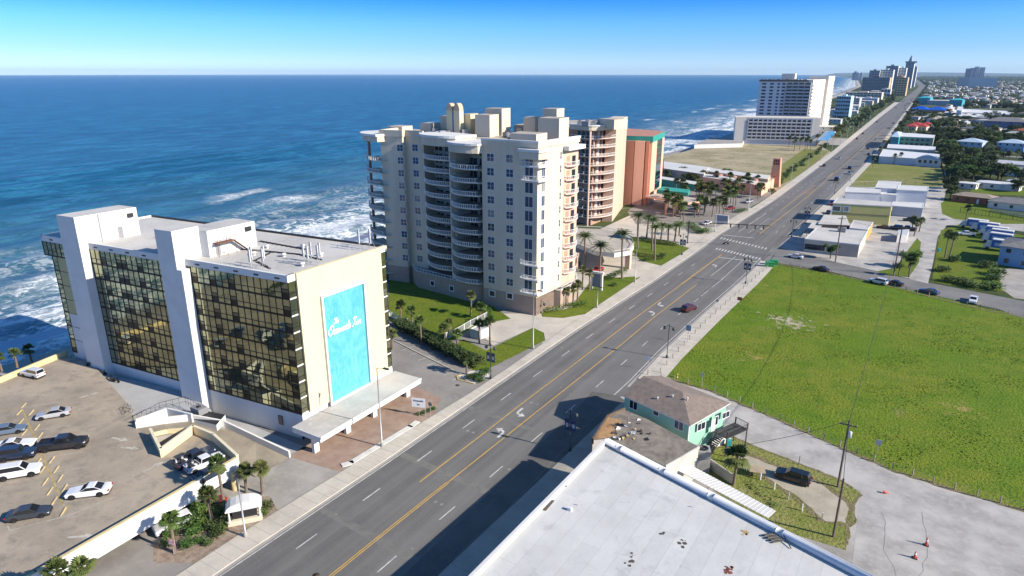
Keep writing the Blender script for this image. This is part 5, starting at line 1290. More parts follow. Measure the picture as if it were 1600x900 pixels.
SPEC={ # L, W, wheel r, lower-body stations (x, halfw, zbot, ztop) nose->tail, cabin base (x front,x rear), roof (x front,x rear), z belt, z roof
'sedan':(4.75,1.84,.33,[(2.37,.66,.34,.58),(2.2,.84,.24,.70),(1.5,.90,.22,.82),(.95,.91,.22,.90),(-1.3,.91,.22,.95),(-1.9,.89,.24,.97),(-2.3,.82,.30,.93),(-2.37,.74,.38,.80)],(1.05,-1.75),(.28,-.95),.92,1.44),
'coupe':(5.0,1.92,.36,[(2.5,.74,.34,.66),(2.4,.88,.22,.78),(1.5,.94,.2,.90),(.8,.95,.2,.95),(-1.2,.95,.2,1.0),(-2.0,.95,.24,1.04),(-2.42,.88,.30,1.0),(-2.5,.8,.4,.82)],(.75,-1.85),(.0,-.95),.96,1.42),
'suv':(4.8,1.93,.38,[(2.4,.72,.38,.80),(2.28,.90,.28,.96),(1.45,.95,.26,1.06),(.95,.96,.26,1.10),(-1.6,.96,.26,1.12),(-2.2,.94,.28,1.12),(-2.36,.88,.36,1.05),(-2.4,.82,.42,.85)],(1.05,-2.28),(.40,-2.0),1.10,1.74),
'jeep':(4.3,1.80,.36,[(2.15,.78,.42,.90),(2.08,.86,.36,1.02),(1.2,.88,.32,1.06),(.8,.89,.32,1.08),(-1.5,.89,.32,1.08),(-2.0,.88,.32,1.08),(-2.12,.86,.4,1.05),(-2.15,.84,.45,.95)],(.75,-2.08),(.45,-1.98),1.07,1.70),
'pickup':(5.8,2.0,.40,[(2.9,.78,.42,.92),(2.8,.94,.34,1.06),(1.9,.98,.32,1.14),(1.4,.98,.32,1.17),(-.95,.98,.32,1.17),(-1.1,.98,.32,1.15),(-2.8,.96,.36,1.15),(-2.9,.94,.42,1.10)],(1.45,-.85),(.8,-.65),1.15,1.85)}
def car(kind,col,label,p_front,p_rear=None,z=0,group=None,heading=None,name=None,cat=None,sc=1.,bedload=False,grime=None):
    L,W_,wr,stn,cb,cr,zb,zr=SPEC[kind]; pm=paint(col)
    a=G(*p_front,z)
    if p_rear is not None: b_=G(*p_rear,z); x,y=(a[0]+b_[0])/2,(a[1]+b_[1])/2; rz=atan2(a[1]-b_[1],a[0]-b_[0])
    else: x,y=a; rz=heading
    nm_={'sedan':'parked_sedan','coupe':'parked_coupe','suv':'sport_utility_car','jeep':'off_road_car','pickup':'pickup_truck'}[kind]
    o=thing(name or nm_,label,cat or ('pickup truck' if kind=='pickup' else 'car'),(x,y,z),group,rz); o.scale=(sc,sc,sc)
    g=MB(); vs=[]; 
    for (sx_,hw_,z0,z1) in stn:
        m_=z0+(z1-z0)*.55
        ring=[(hw_*.86,z0),(hw_*.98,z0+.10),(hw_,m_),(hw_*.97,z1-.07),(hw_*.88,z1)]
        vs+=[(sx_,yy_,zz_) for yy_,zz_ in ring]+[(sx_,-yy_,zz_) for yy_,zz_ in reversed(ring)]
    n=10; fs=[]
    bedk=range(4,6) if kind=='pickup' else ()
    for i in range(len(stn)-1):
        for k in range(n):
            fs.append((i*n+k,i*n+(k+1)%n,(i+1)*n+(k+1)%n,(i+1)*n+k))
    fs.append(tuple(range(n))); fs.append(tuple((len(stn)-1)*n+k for k in reversed(range(n))))
    g.add(vs,fs,pm,smooth=False)
    # greenhouse shell
    hb_,ht=W_/2*.90,W_/2*.74
    base=[(cb[0],hb_*.94),(cb[1],hb_*.94)]; 
    q=[(cb[0],-hb_*.92,zb),(cb[0],hb_*.92,zb),(cb[1],hb_*.92,zb),(cb[1],-hb_*.92,zb),(cr[0],-ht,zr-.04),(cr[0],ht,zr-.04),(cr[1],ht,zr-.04),(cr[1],-ht,zr-.04)]
    g.add(q,[(0,1,5,4),(1,2,6,5),(2,3,7,6),(3,0,4,7)],pm); g.add([q[4],q[5],q[6],q[7],(cr[0]-.12,-ht*.9,zr),(cr[0]-.12,ht*.9,zr),(cr[1]+.12,ht*.9,zr),(cr[1]+.12,-ht*.9,zr)],[(0,1,5,4),(1,2,6,5),(2,3,7,6),(3,0,4,7),(4,5,6,7)],pm)
    # sills and wheel arches
    if kind=='pickup':
        g.box(-2.75,-1.0,-.80,.80,1.151,1.158,black)
        for s in (-1,1): g.box(-2.85,-.95,s*.90-.08,s*.90+.08,1.13,1.26,pm)
        g.box(-2.9,-2.8,-.9,.9,.6,1.26,pm); g.box(-1.0,-.9,-.9,.9,1.1,1.26,pm)
    xw=(L/2-.88,-(L/2-.95))
    for xx in xw:
        for s in (-1,1):
            g.add([(xx,s*(W_/2-.005)*1.0+s*.012,wr)]+[(xx+cos(t)*(wr+.07),s*(W_/2+.006),max(.2,wr+sin(t)*(wr+.07))) for t in [i*pi/8-0 for i in range(17)]],[(0,1+i,2+i) for i in range(16)],black)
    g.box(-L/2*.98,L/2*.97,-W_/2*.86,W_/2*.86,.17,.27,black)
    part('body',g.mesh('body'),o)
    def glz(nm,i,j,k,l,e=.012,ins=.08):
        c=[sum(q[t][m_] for t in (i,j,k,l))/4 for m_ in range(3)]
        P=[tuple(q[t][m_]*(1-ins)+c[m_]*ins for m_ in range(3)) for t in (i,j,k,l)]
        ax=[P[1][m_]-P[0][m_] for m_ in range(3)]; bx_=[P[3][m_]-P[0][m_] for m_ in range(3)]
        nn=(ax[1]*bx_[2]-ax[2]*bx_[1],ax[2]*bx_[0]-ax[0]*bx_[2],ax[0]*bx_[1]-ax[1]*bx_[0]); Ln=sqrt(sum(t*t for t in nn)); s=1 if (nn[0]*(c[0]-(cb[0]+cb[1])/2)+nn[1]*c[1]+nn[2]*.3)>0 else -1
        m_=MB(); m_.add([tuple(p[t]+nn[t]/Ln*e*s for t in range(3)) for p in P],[(0,1,2,3)],glassC); part(nm,m_.mesh(nm),o)
    glz('windscreen',0,1,5,4); glz('rear_window',2,3,7,6); glz('side_window',1,2,6,5); glz('side_window',3,0,4,7)
    for nm,x0,mt,zz_,sz in (('headlight',stn[1][0]+.03,hl,stn[1][3]-.2,.14),('tail_light',stn[-2][0]-.04,tl,stn[-2][3]-.28,.14)):
        for s in (-1,1):
            m_=MB(); yy_=s*(stn[1][1]-.16); m_.box(x0-.14,x0+.05,yy_-.15,yy_+.15,zz_,zz_+sz,mt); part(nm,m_.mesh(nm),o)
    m_=MB(); m_.box(L/2-.05,L/2+.015,-.5,.5,.42,.60,black); part('grille',m_.mesh('grille'),o)
    tm_,rm_=wheelm(wr,.23)
    for xx in xw:
        for s in (-1,1):
            w_=part('wheel',tm_,o,loc=(xx,s*(W_/2-.11),wr)); part('rim',rm_,w_)
    if bedload:
        R=random.Random(3); m_=MB()
        for i in range(34): a,b2=R.uniform(-2.6,-1.2),R.uniform(-.6,.6); s_=R.uniform(.06,.22); m_.box(a-s_,a+s_,b2-s_*.6,b2+s_*.6,1.16,1.16+R.uniform(.1,.45),(dark,white2,black,grey)[i%4])
        part('load',m_.mesh('load'),o)
    return o
wh=(.72,.72,.72); bk=(.012,.012,.014); sv=(.40,.41,.42); nv=(.02,.03,.06); ch=(.035,.04,.05)
car('jeep',(.62,.62,.60),'white boxy four-wheel drive alone beside the beach parapet',(35,585),(70,592),DZ)
car('sedan',sv,'silver sedan parked nose left at the head of the left row',(60,655),(108,647),DZ)
car('sedan',(.12,.16,.22),'blue grey sedan cut by the left edge, topmost in its row',(35,673),(-8,680),DZ)
car('coupe',wh,'white two-door with black windows above the dark blue boxy off-roader, at the left edge',(52,696),(0,703),DZ)
car('jeep',nv,'dark blue boxy off-roader parked nose to nose with the long black pickup',(56,712),(0,719),DZ,sc=1.1)
car('suv',wh,'white pickup-like sport utility car below the dark blue boxy off-roader',(60,738),(2,748),DZ,sc=1.08)
car('pickup',(.02,.02,.025),'long black pickup truck in the middle of the deck',(139,695),(62,704),DZ,sc=1.08)
car('coupe',wh,'white sports coupe with black wheels near the deck middle',(101,777),(178,768),DZ,sc=1.03)
car('sedan',ch,'charcoal sedan in the bottom left bay of the deck',(86,800),(8,814),DZ)
car('pickup',nv,'dark blue truck in the deck notch behind the white pickup',(336,706),(272,737),DZ,bedload=True,sc=.95)
car('pickup',wh,'white pickup with a cluttered bed in the deck notch',(350,716),(290,742),DZ,bedload=True,sc=.9)
car('sedan',(.02,.03,.055),'dark sedan squeezed against the parapet at the notch',(348,735),(306,757),DZ,sc=.95)
car('suv',(.6,.6,.6),'white car under the deck edge beside the shrubs',(248,835),(296,815),0)
car('sedan',(.30,.015,.02),'red car parked in the shade under the deck behind the palm trunks',(318,800),(345,785),0,sc=.8)
car('suv',(.09,.01,.018),'dark red car driving away on the right side of the road',(1088,480),(1064,490),.016)
car('suv',bk,'black sport utility car on the dirt track behind the green house',(1210,741),(1267,759),.03,sc=1.0)
car('sedan',wh,'white sedan entering the cross street at the junction',(1231,401),(1254,405),.02)
car('sedan',bk,'black sedan parked by the fence at the near end of the cross street',(1272,420),(1292,425),.02)
car('suv',(.6,.6,.6),'white sport utility car parked by the field on the cross street',(1359,440),(1385,446),.02)
car('sedan',bk,'black sedan parked right behind the white sport utility car',(1387,443),(1405,447),.02)
car('sedan',(.03,.06,.14),'blue hatchback parked by the field near the side street',(1440,455),(1463,461),.02)
car('pickup',wh,'white pickup truck nosed toward the field fence at the right',(1518,478),(1522,466),.02,sc=.9)
car('pickup',wh,'white pickup truck parked in front of the blue box trucks',(1495,367),(1524,369),.03,sc=.95)
car('suv',bk,'black car parked behind the yellow building',(1412,345),(1430,346),.02); car('sedan',bk,'black sedan in the row below the yellow wall, left',(1372,356),(1388,358),.02); car('suv',(.03,.03,.035),'dark car in the row below the yellow wall, middle',(1390,357),(1408,359),.02); car('pickup',bk,'dark pickup in the row below the yellow wall, right',(1408,359),(1428,361),.02)
car('suv',(.25,.02,.03),'red and white van beside the yellow building front',(1297,325),(1304,316),.02,sc=1.15); car('sedan',bk,'black sedan before the yellow building front',(1290,338),(1298,330),.02)
car('suv',bk,'black car driving on the road just past the yellow building',(1311,278),(1303,286),.02,sc=1.2); car('suv',bk,'black car on the road behind the first black car, further away',(1331,261),(1324,267),.02,sc=1.1)
car('sedan',(.33,.02,.03),'red car parked under the palms of the cream condominium',(926,427),(941,421),.02); car('sedan',(.30,.02,.03),'red car parked in the motel forecourt',(1134,328),(1148,326),.02)
car('sedan',wh,'white car waiting at the motel exit',(1098,352),(1110,349),.03); car('suv',sv,'silver van parked by the motel signboard',(1163,318),(1175,316),.03)
random.seed(9)
for i in range(26):
    y=random.uniform(430,1900); rt=random.random()>.45; x=(XR(y)-random.choice((1.8,5.2))) if rt else (XL(y)+random.choice((2,5.4)))
    L=SPEC['sedan']; c=random.choice((bk,wh,sv,nv,(.2,.02,.02)))
    pm=None
    g=G; 
    o=thing('distant_car','distant car driving on the far stretch of the coast road','car',(x,y,.02),'cars on the far road',pi/2 if rt else -pi/2)
    m_=MB(); m_.prism([(-2.3,-.85),(2.2,-.85),(2.35,0),(2.2,.85),(-2.3,.85)],.3,.95,paint(c)); part('body',m_.mesh('body'),o)
    m_=MB(); m_.add([(-1.9,-.8,.95),(1.,-.8,.95),(1.,.8,.95),(-1.9,.8,.95),(-1.3,-.62,1.5),(.3,-.62,1.5),(.3,.62,1.5),(-1.3,.62,1.5)],[(4,5,6,7),(0,1,5,4),(1,2,6,5),(2,3,7,6),(3,0,4,7)],glassC); part('cabin',m_.mesh('cabin'),o)
    for sx_ in (-1.4,1.4):
        for sy in (-.8,.8): m_=part('wheel',wheelm(.33,.23)[0],o,loc=(sx_,sy,.33))
# motorcycle crossing
x,y=G(1134,382); mc=thing('motorcycle','dark motorcycle with rider silhouette turning on the crosswalk','motorcycle',(x,y,.02),None,.6)
m_=MB(); m_.tube([(-.5,0,.6),(.3,0,.75),(.6,0,.95)],.14,black,8); m_.box(-.6,.1,-.12,.12,.7,.85,black); m_.tube([(.55,-.35,1.05),(.55,.35,1.05)],.03,dark,5); m_.tube([(.55,0,1.0),(.75,0,.33)],.04,dark,5); part('frame',m_.mesh('frame'),mc)
for xx in (-.7,.75): part('wheel',wheelm(.33,.12)[0],mc,loc=(xx,0,.33))
# bicycles / scooters near the hotel terrace
for i,(a,b) in enumerate(((196,640),(199,646))):
    x,y=G(a,b,DZ); t=thing('bicycle',('bicycle leaning at the deck rail, nearer the hotel','bicycle leaning at the deck rail, nearer the ramp')[i],'bicycle',(x,y,DZ),None,1.2)
    m_=MB(); m_.tube([(-.5,0,.33),(-.1,0,.85),(.45,0,.8),(0,0,.35),(-.5,0,.33)],.03,dark,5); m_.tube([(.55,0,.33),(.45,0,1.0)],.03,dark,5); m_.tube([(.45,-.25,1.0),(.45,.25,1.0)],.02,dark,4); part('frame',m_.mesh('frame'),t)
    for xx in (-.5,.55):
        w_=MB(); w_.tube([(cos(q*pi/8)*.32,0,sin(q*pi/8)*.32) for q in range(17)],.03,tyre,4,cap=False); part('wheel',w_.mesh('wheel'),t,loc=(xx,0,.33))
for i,(a,b) in enumerate(((142,572),(158,580),(168,588),(180,590))):
    x,y=G(a,b,DZ); car_=None; t=thing('motor_scooter','dark scooter in the shaded corner at the foot of the hotel tower','scooter',(x,y,2.5+.03 if a>150 else DZ),'scooters in the hotel shade',random.uniform(0,3))
    m_=MB(); m_.tube([(-.5,0,.55),(0,0,.4),(.4,0,.5),(.55,0,1.0)],.13,black,7); m_.box(-.6,0,-.16,.16,.6,.75,dark); part('frame',m_.mesh('frame'),t)
    for xx in (-.5,.6): part('wheel',wheelm(.28,.12)[0],t,loc=(xx,0,.28))
# ================================================================== STREET FURNITURE
def lamp(px,py,top,label,kind='single',z=.13,arm=None,group=None,banner=False):
    h=hgt(px,py,top,z); x,y=G(px,py,z); t=thing('street_lamp',label,'street lamp',(x,y,z),group)
    mt=galv if kind in('single','pole') else plain('lamp_dark_green',(.03,.045,.045),.5)
    g=MB(); g.lathe((0,0,0),[(.28,0),(.26,.5),(.14,.6),(.12,.7)],concD if kind=='single' else mt,8); g.tube([(0,0,.5),(0,0,h)],.13 if kind=='single' else .09,mt,8,r2=.07); part('pole',g.mesh('pole'),t)
    if kind=='single':
        a=arm or (1.6,0); g=MB(); g.tube([(0,0,h-.1),(a[0],a[1],h+.15)],.05,mt,5); part('arm',g.mesh('arm'),t)
        g=MB(); g.box(a[0]-.5,a[0]+.5,a[1]-.2,a[1]+.2,h+.05,h+.22,dark); part('lamp_head',g.mesh('lamp_head'),t)
    elif kind=='double':
        g=MB(); g.tube([(-.95,0,h-.35),(-.5,0,h-.2),(0,0,h-.25),(.5,0,h-.2),(.95,0,h-.35)],.045,mt,5); g.lathe((0,0,h-.1),[(.1,0),(.14,.15),(0,.45)],mt,8); part('arm',g.mesh('arm'),t)
        for s in (-.95,.95):
            g=MB(); g.lathe((s,0,h-1.05),[(.12,0),(.30,.15),(.32,.35),(.22,.6),(.06,.72)],mt,10); part('lamp_head',g.mesh('lamp_head'),t)
        if banner:
            for s in (-1,1):
                g=MB(); g.tube([(s*.1,0,h-1.7),(s*1.0,0,h-1.7)],.02,mt,4); g.box(s*.55-.40,s*.55+.40,-.02,.02,h-3.6,h-1.75,plain('navy_banner',(.02,.035,.10),.6)); g.box(s*.55-.22,s*.55+.22,-.03,.03,h-3.1,h-2.4,plain('banner_mark',(.5,.5,.52),.6)); part('banner',g.mesh('banner'),t)
    return t
lamp(597,697,575,'tall single-arm street lamp in front of the yellow end wall','single',arm=(1.6,.3))
lamp(833,544,454,'tall street lamp at the tip of the lawn beside the cream condominium','single',arm=(1.4,.2))
lamp(992,441,370,'tall street lamp at the condominium garden sidewalk','single',arm=(1.4,.2))
lamp(1117,362,307,'tall street lamp behind the traffic signal arm','single',arm=(1.4,.2)); lamp(1169,329,277,'tall street lamp at the motel exit with a wide head','single',arm=(1.8,.2))
lamp(384,838,745,'plain grey street lamp post beside the gatehouse planting bed','single',arm=(.3,.0))
lamp(933,481,449,'short plain post lamp on the garden sidewalk','single',arm=(.6,0)); lamp(845,489,470,'short dark path lamp at the corner podium','double')
lamp(890,704,640,'twin lantern lamp with dark banners in the shade of the white roof','double',banner=True)
lamp(767,591,538,'twin lantern lamp with banners beside the parking island','double',banner=True)
lamp(1042,559,508,'twin lantern lamp without banners at the field corner','double'); lamp(1165,443,402,'twin lantern lamp with banners at the field side of the junction','double',banner=True)
lamp(1065.5,398,366,'twin lantern lamp with banners on the entrance lawn tip','double',banner=True); lamp(1237,370,343,'twin lantern lamp at the far right corner of the junction','double'); lamp(1259,350,323,'twin lantern lamp before the low white shop','double',banner=True)
lamp(1304,302,283,'twin lantern lamp before the yellow building','double'); lamp(1328,283,266,'twin lantern lamp beside the small grass lot','double')
for i in range(12):
    y=330+i*55; x=XLO(y)+.6; t=thing('street_lamp','tall street lamp on the far left sidewalk, small in the distance','street lamp',(x,y,.13),'far street lamps'); g=MB(); g.tube([(0,0,0),(0,0,10)],.12,galv,5); part('pole',g.mesh('pole'),t); g=MB(); g.box(0,1.8,-.15,.15,10,10.15,dark); part('lamp_head',g.mesh('lamp_head'),t)
# traffic signal masts
def mast(px,py,top,ex,ey,label,n=5):
    h=hgt(px,py,top); x,y=G(px,py); 
    t=thing('traffic_signal_mast',label,'traffic signal',(x,y,0))
    g=MB(); g.lathe((0,0,0),[(.35,0),(.35,.3),(.22,.5)],dark,8); g.tube([(0,0,.3),(0,0,h)],.2,dark,8); part('pole',g.mesh('pole'),t)
    e=(ex-x,ey-y); L=math.hypot(*e); g=MB(); g.tube([(0,0,h-.4),(e[0],e[1],h-.1)],.16,dark,8,r2=.09); part('mast_arm',g.mesh('mast_arm'),t)
    for i in range(n):
        k=.52+.1*i; cx,cy=e[0]*k,e[1]*k; g=MB(); g.box(cx-.2,cx+.2,cy-.16,cy+.16,h-1.5,h-.35,dark); s=part('signal_head',g.mesh('signal_head'),t)
        for j,c in enumerate(((.35,.02,.02),(.3,.2,.02),(.02,.25,.1))):
            g=MB(); g.lathe((cx,cy-.19,h-.68-j*.34),[(.12,0),(.12,.02),(0,.03)],plain('signal_lens_%d'%j,c,.3),8,xf=lambda a,b_,c_,cx=cx,cy=cy,zz=h-.68-j*.34:(a,cy-.17-(c_-zz),zz+(b_-(cy-.19)))); part('lens',g.mesh('lens'),s)
hm=hgt(1074,380,345); ex=G(1204,353,hm-.1)
mast(1074,380,345,ex[0],ex[1],'long black traffic signal mast reaching over the road from the left')
# signs
def sign(px,py,top,label,shape='rect',col=(.7,.7,.7),w=.7,hh=.9,name='road_sign',txt=None,tc=None,face=0.,z=.0):
    h=hgt(px,py,top,z); x,y=G(px,py,z); t=thing(name,label,'sign',(x,y,z)); g=MB(); g.tube([(0,0,0),(0,0,h)],.04,galv,5); part('post',g.mesh('post'),t)
    ca,sa=cos(face),sin(face); xf=lambda u,v,z_:(u*ca-v*sa,u*sa+v*ca,z_); g=MB(); pm_=plain('sign_face_%d%d%d'%tuple(int(c*9) for c in col),col,.5)
    if shape=='rect': g.box(-w/2,w/2,-.09,-.05,h-hh,h,pm_,xf=xf)
    else: g.add([(cos(i*pi/8)*w/2,-.07,h-w/2+sin(i*pi/8)*w/2) for i in range(16)]+[(cos(i*pi/8)*w/2,-.05,h-w/2+sin(i*pi/8)*w/2) for i in range(16)],[tuple(range(16)),tuple(range(31,15,-1))],pm_,xf=xf)
    fc=part('panel',g.mesh('panel'),t)
    if txt:
        for k,(s,sz) in enumerate(txt):
            f=lambda u,v,z_:(x+u*ca-v*sa,y+u*sa+v*ca,z+z_)
            text(s,sz,fc,f,0,-.11,h-hh*(.42 if len(txt)==1 else (.36,.75)[k] if len(txt)==2 else (.28,.55,.82)[k]),plain('sign_ink_%d'%int(tc[0]*9),tc,.5),shear=0,ext=.005)
    return t
sign(219,862,838,'small red and white no parking sign at the palm in the planting bed',col=(.62,.30,.28),w=.9,hh=.9,txt=[('NO',.28),('PARKING',.17)],tc=(.75,.7,.7),z=0) if False else sign(272,866,842,'small red and white no parking sign at the palm in the planting bed',col=(.66,.32,.30),w=1.0,hh=.9,txt=[('NO',.28),('PARKING',.18)],tc=(.8,.75,.75),face=.2)
sign(1012,578,556,'round no turn sign with a red ring at the lane corner','round',(.75,.75,.75),w=1.0)
sign(1074,536,508,'blue grey information sign on the field sidewalk',col=(.20,.28,.36),w=1.1,hh=1.3)
sign(1119,492,468,'small grey sign on a post at the middle of the field sidewalk','round',(.25,.25,.25),w=.6)
sign(1096,603,582,'grey sign seen from behind at the lane fence',col=(.4,.4,.4),w=.6,hh=.8); sign(1369,713,687,'grey rectangular sign at the lane fence across from the utility pole',col=(.45,.45,.45),w=.8,hh=.9)
sign(1155,475,464,'little red board sign standing in the field grass',col=(.28,.06,.03),w=1.2,hh=.9)
sign(673,652,628,'round dark sign beside the white hotel sign','round',(.15,.15,.16),w=.8)
t=sign(655,650,622,'white hotel sign board on two posts in the brick forecourt edge',col=(.78,.78,.76),w=2.4,hh=1.7,txt=[('Oceanside',.42),('Inn',.36)],tc=(.08,.12,.2),face=.35,name='hotel_sign')
g=MB(); g.tube([(1.05,.4,0),(1.05,.4,2.2)],.05,galv,5); part('post',g.mesh('post'),t)
x,y=G(1127,350); t=thing('monument_sign','white monument sign board with blue lettering at the motel exit','sign',(x,y,0)); g=MB(); g.box(-2.6,2.6,-.25,.25,0,3.6,white2); part('body',g.mesh('body'),t)
g=MB(); g.box(-2.2,2.2,-.3,-.25,1.2,3.3,plain('sign_slate',(.20,.25,.32),.5)); pf=part('panel',g.mesh('panel'),t)
x,y=G(932,452.5); t=thing('monument_sign','tall white garden sign with a blue panel before the corner podium','sign',(x,y,0)); g=MB(); g.box(-1.7,-1.2,-.3,.3,0,4.9,white2); g.box(1.2,1.7,-.3,.3,0,4.9,white2); g.box(-1.9,1.9,-.4,.4,4.6,5.1,white2); part('frame',g.mesh('frame'),t)
g=MB(); g.box(-1.2,1.2,-.1,.1,.8,4.4,plain('sign_blue_grey',(.10,.17,.25),.4)); part('panel',g.mesh('panel'),t)
# gatehouse style sign structure beside the deck
x,y=G(385,822); t=thing('gatehouse','small white gatehouse with arched roof and dark openings beneath the palms','gatehouse',(x-1.5,y+1.0,0)); x0,y0=x-3.2,y-1
f=Fr(G(366,806),G(404,812)); f.v=(f.u[1],-f.u[0])
g=MB(); q=lambda u,v,z_:(u,v,z_)
g.box(-3.4,3.4,-1.5,1.5,0,1.0,M('gatehouse_base',(.62,.56,.42),.8,.05,.4)); part('base',g.mesh('base'),t)
g=MB(); n=9; prof=[(cos(pi*i/(n-1))*3.5,3.3+sin(pi*i/(n-1))*1.3) for i in range(n)]
g.add([(a,-1.6,b_) for a,b_ in prof]+[(a,1.6,b_) for a,b_ in prof],[tuple(range(n)),tuple(range(2*n-1,n-1,-1))]+[(i,i+1,i+1+n,i+n) for i in range(n-1)]+[(0,n,2*n-1,n-1)],white2); g.box(-3.6,3.6,-1.7,1.7,3.05,3.3,white2); part('roof',g.mesh('roof'),t)
for sx_ in (-3.0,3.0):
    for sy in (-1.2,1.2): g=MB(); g.lathe((sx_,sy,1.0),[(.25,0),(.2,.2),(.18,1.9),(.28,2.06)],white2,10); part('column',g.mesh('column'),t)
g=MB(); g.box(-2.4,2.4,-.8,.8,1.0,3.0,dark); part('enclosure',g.mesh('enclosure'),t); t.rotation_euler=(0,0,.9); t.scale=(.62,.62,.72); t.location=G(384,812)+(0,)
# fire hydrant, cones
def cone(px,py,label,tall=1.0):
    x,y=G(px,py,.02); t=thing('traffic_cone',label,'traffic cone',(x,y,.022)); g=MB(); g.lathe((0,0,0),[(.19,.04),(.05,tall),(.04,tall)],plain('orange_plastic',(.55,.05,.03),.5),12); part('cone',g.mesh('cone'),t); g=MB(); g.box(-.28,.28,-.28,.28,0,.05,black); part('base',g.mesh('base'),t); g=MB(); g.lathe((0,0,tall*.55),[(.14,0),(.11,.18)],platem,12); part('reflective_band',g.mesh('reflective_band'),t)
cone(1429,872,'red traffic cone standing nearest the white roof on the grey lot'); cone(1447,852,'red and white traffic cone behind its neighbour on the grey lot',1.15)
x,y=G(1379,770,.02); t=thing('traffic_cone','fallen red cone lying on the lane','traffic cone',(x,y,.03)); g=MB(); g.lathe((0,0,0),[(.2,0),(.05,.8),(.03,.8)],MATS['orange_plastic'],10,xf=lambda a,b_,c:(c,a,b_+.2)); part('cone',g.mesh('cone'),t)
x,y=G(1058,590); t=thing('fire_hydrant','yellow fire hydrant at the lane corner of the field','fire hydrant',(x,y,0)); g=MB(); g.lathe((0,0,0),[(.2,0),(.2,.08),(.13,.1),(.13,.6),(.17,.62),(.12,.78),(0,.85)],plain('hydrant_yellow',(.6,.42,.04),.4),10); part('barrel',g.mesh('barrel'),t); g=MB(); g.tube([(-.25,0,.45),(.25,0,.45)],.07,MATS['hydrant_yellow'],8); part('outlet',g.mesh('outlet'),t)
# utility poles and wires
def upole(px,py,tx,ty,label,arm=True,z=0,r=.17,transformer=False):
    h=hgt(px,py,ty,z); x,y=G(px,py,z); 
    # small lean so that the top sits where surveyed
    tp=None
    t=thing('utility_pole',label,'utility pole',(x,y,z)); g=MB(); pw=M('pole_wood',(.13,.10,.075),.9,.15,2,obj=True); g.tube([(0,0,0),(0,0,h)],r,pw,8,r2=r*.7); part('pole',g.mesh('pole'),t)
    if arm: g=MB(); g.box(-1.1,1.1,-.06,.06,h-.8,h-.65,pw); c=part('crossarm',g.mesh('crossarm'),t)
    if arm:
        for s in (-1,-.4,.4,1): g=MB(); g.lathe((s,0,h-.65),[(.05,0),(.06,.12),(0,.2)],grey,6); part('insulator',g.mesh('insulator'),t)
    if transformer: g=MB(); g.lathe((.35,0,h-2.6),[(.0,0),(.25,.02),(.27,.9),(.2,1.0),(0,1.02)],M('antenna_grey',(.5,.5,.5)),10); part('transformer',g.mesh('transformer'),t)
    return (x,y,h+z)
p1=upole(1309,761,0,657,'leaning wooden utility pole with a transformer beside the lane',transformer=True)
p2=upole(1302,839,0,748,'bare wooden pole at the grass edge near the white roof',arm=False)
p3=upole(1305,410,0,338,'tall pole before the low beige shop on the cross street',r=.2); p4=upole(1396,431,0,352,'tall concrete pole at the side street verge',r=.2); p5=upole(1404,430,0,390,'short pole beside the tall verge pole',arm=False); p6=upole(1254,751,0,752,'x',arm=False) if False else None
p7=upole(1447,365,0,352,'x',arm=False) if False else None
def wire(a,c,sag,name='power_line',label='thin black overhead wire',n=14,ends=None):
    g=MB(); g.tube([(a[0]+(c[0]-a[0])*i/n,a[1]+(c[1]-a[1])*i/n,a[2]+(c[2]-a[2])*i/n-sag*4*(i/n)*(1-i/n)) for i in range(n+1)],.035,black,4); g.build(name,None,label,'wire','overhead wires')
hs=G(1117,705,4.5)
wire(p1,(hs[0],hs[1],5.0),.6,label='overhead wire from the leaning pole to the green house'); 
wire(p1,p2,.4,label='overhead wire between the two wooden poles by the grey lot'); wire(p1,p4,2.5,label='long overhead wire from the leaning pole across the field to the verge pole'); wire(p3,p4,1.5,label='overhead wire between the two tall poles on the cross street')
# field fence posts
def posts(pts,n,label,group,h=1.1,mat=None,name='fence_post',wire_=True):
    P=[G(a,b) for a,b in pts]; L=sum(math.dist(a,c) for a,c in zip(P,P[1:])); mat=mat or M('grey_post',(.30,.26,.20),.9,.1,2,obj=True)
    mb=MB(); mb.box(-.07,.07,-.07,.07,0,h,mat); me=mb.mesh(name); first=None; allp=[]
    for i in range(n):
        s=L*i/(n-1)
        for a,c in zip(P,P[1:]):
            d=math.dist(a,c)
            if s<=d+1e-6: break
            s-=d
        x,y=a[0]+(c[0]-a[0])*s/d,a[1]+(c[1]-a[1])*s/d; allp.append((x,y))
        o=part(name,me,None,loc=(x,y,0)); o.rotation_euler=(random.uniform(-.04,.04),random.uniform(-.04,.04),random.random()); tag(o,label,'post',group)
    if wire_:
        g=MB()
        for z in (h*.5,h*.92):
            g.tube([p+(z,) for p in allp],.012,grey,3)
        g.build('fence_wire',None,'thin wire strung '+label.split(' ',1)[1][:0]+'along '+group,'wire')
posts(((1032,583),(1060,550),(1103,504),(1150,462),(1203,416)),24,'weathered timber post on the sidewalk edge of the field','posts between the sidewalk and the field')
posts(((1012,586),(1060,596),(1110,609),(1200,648),(1300,693),(1400,735),(1500,768),(1600,797)),24,'pale stake on the lane edge of the field','stakes along the lane edge of the field')
posts(((1220,412),(1300,427),(1400,450),(1470,468),(1540,484),(1600,494)),22,'thin post on the cross street edge of the field','posts along the cross street edge of the field')
posts(((1168,735),(1195,755),(1225,775),(1255,800),(1284,812)),6,'white painted post of the low yard fence by the dirt track','white yard fence posts',mat=white2)
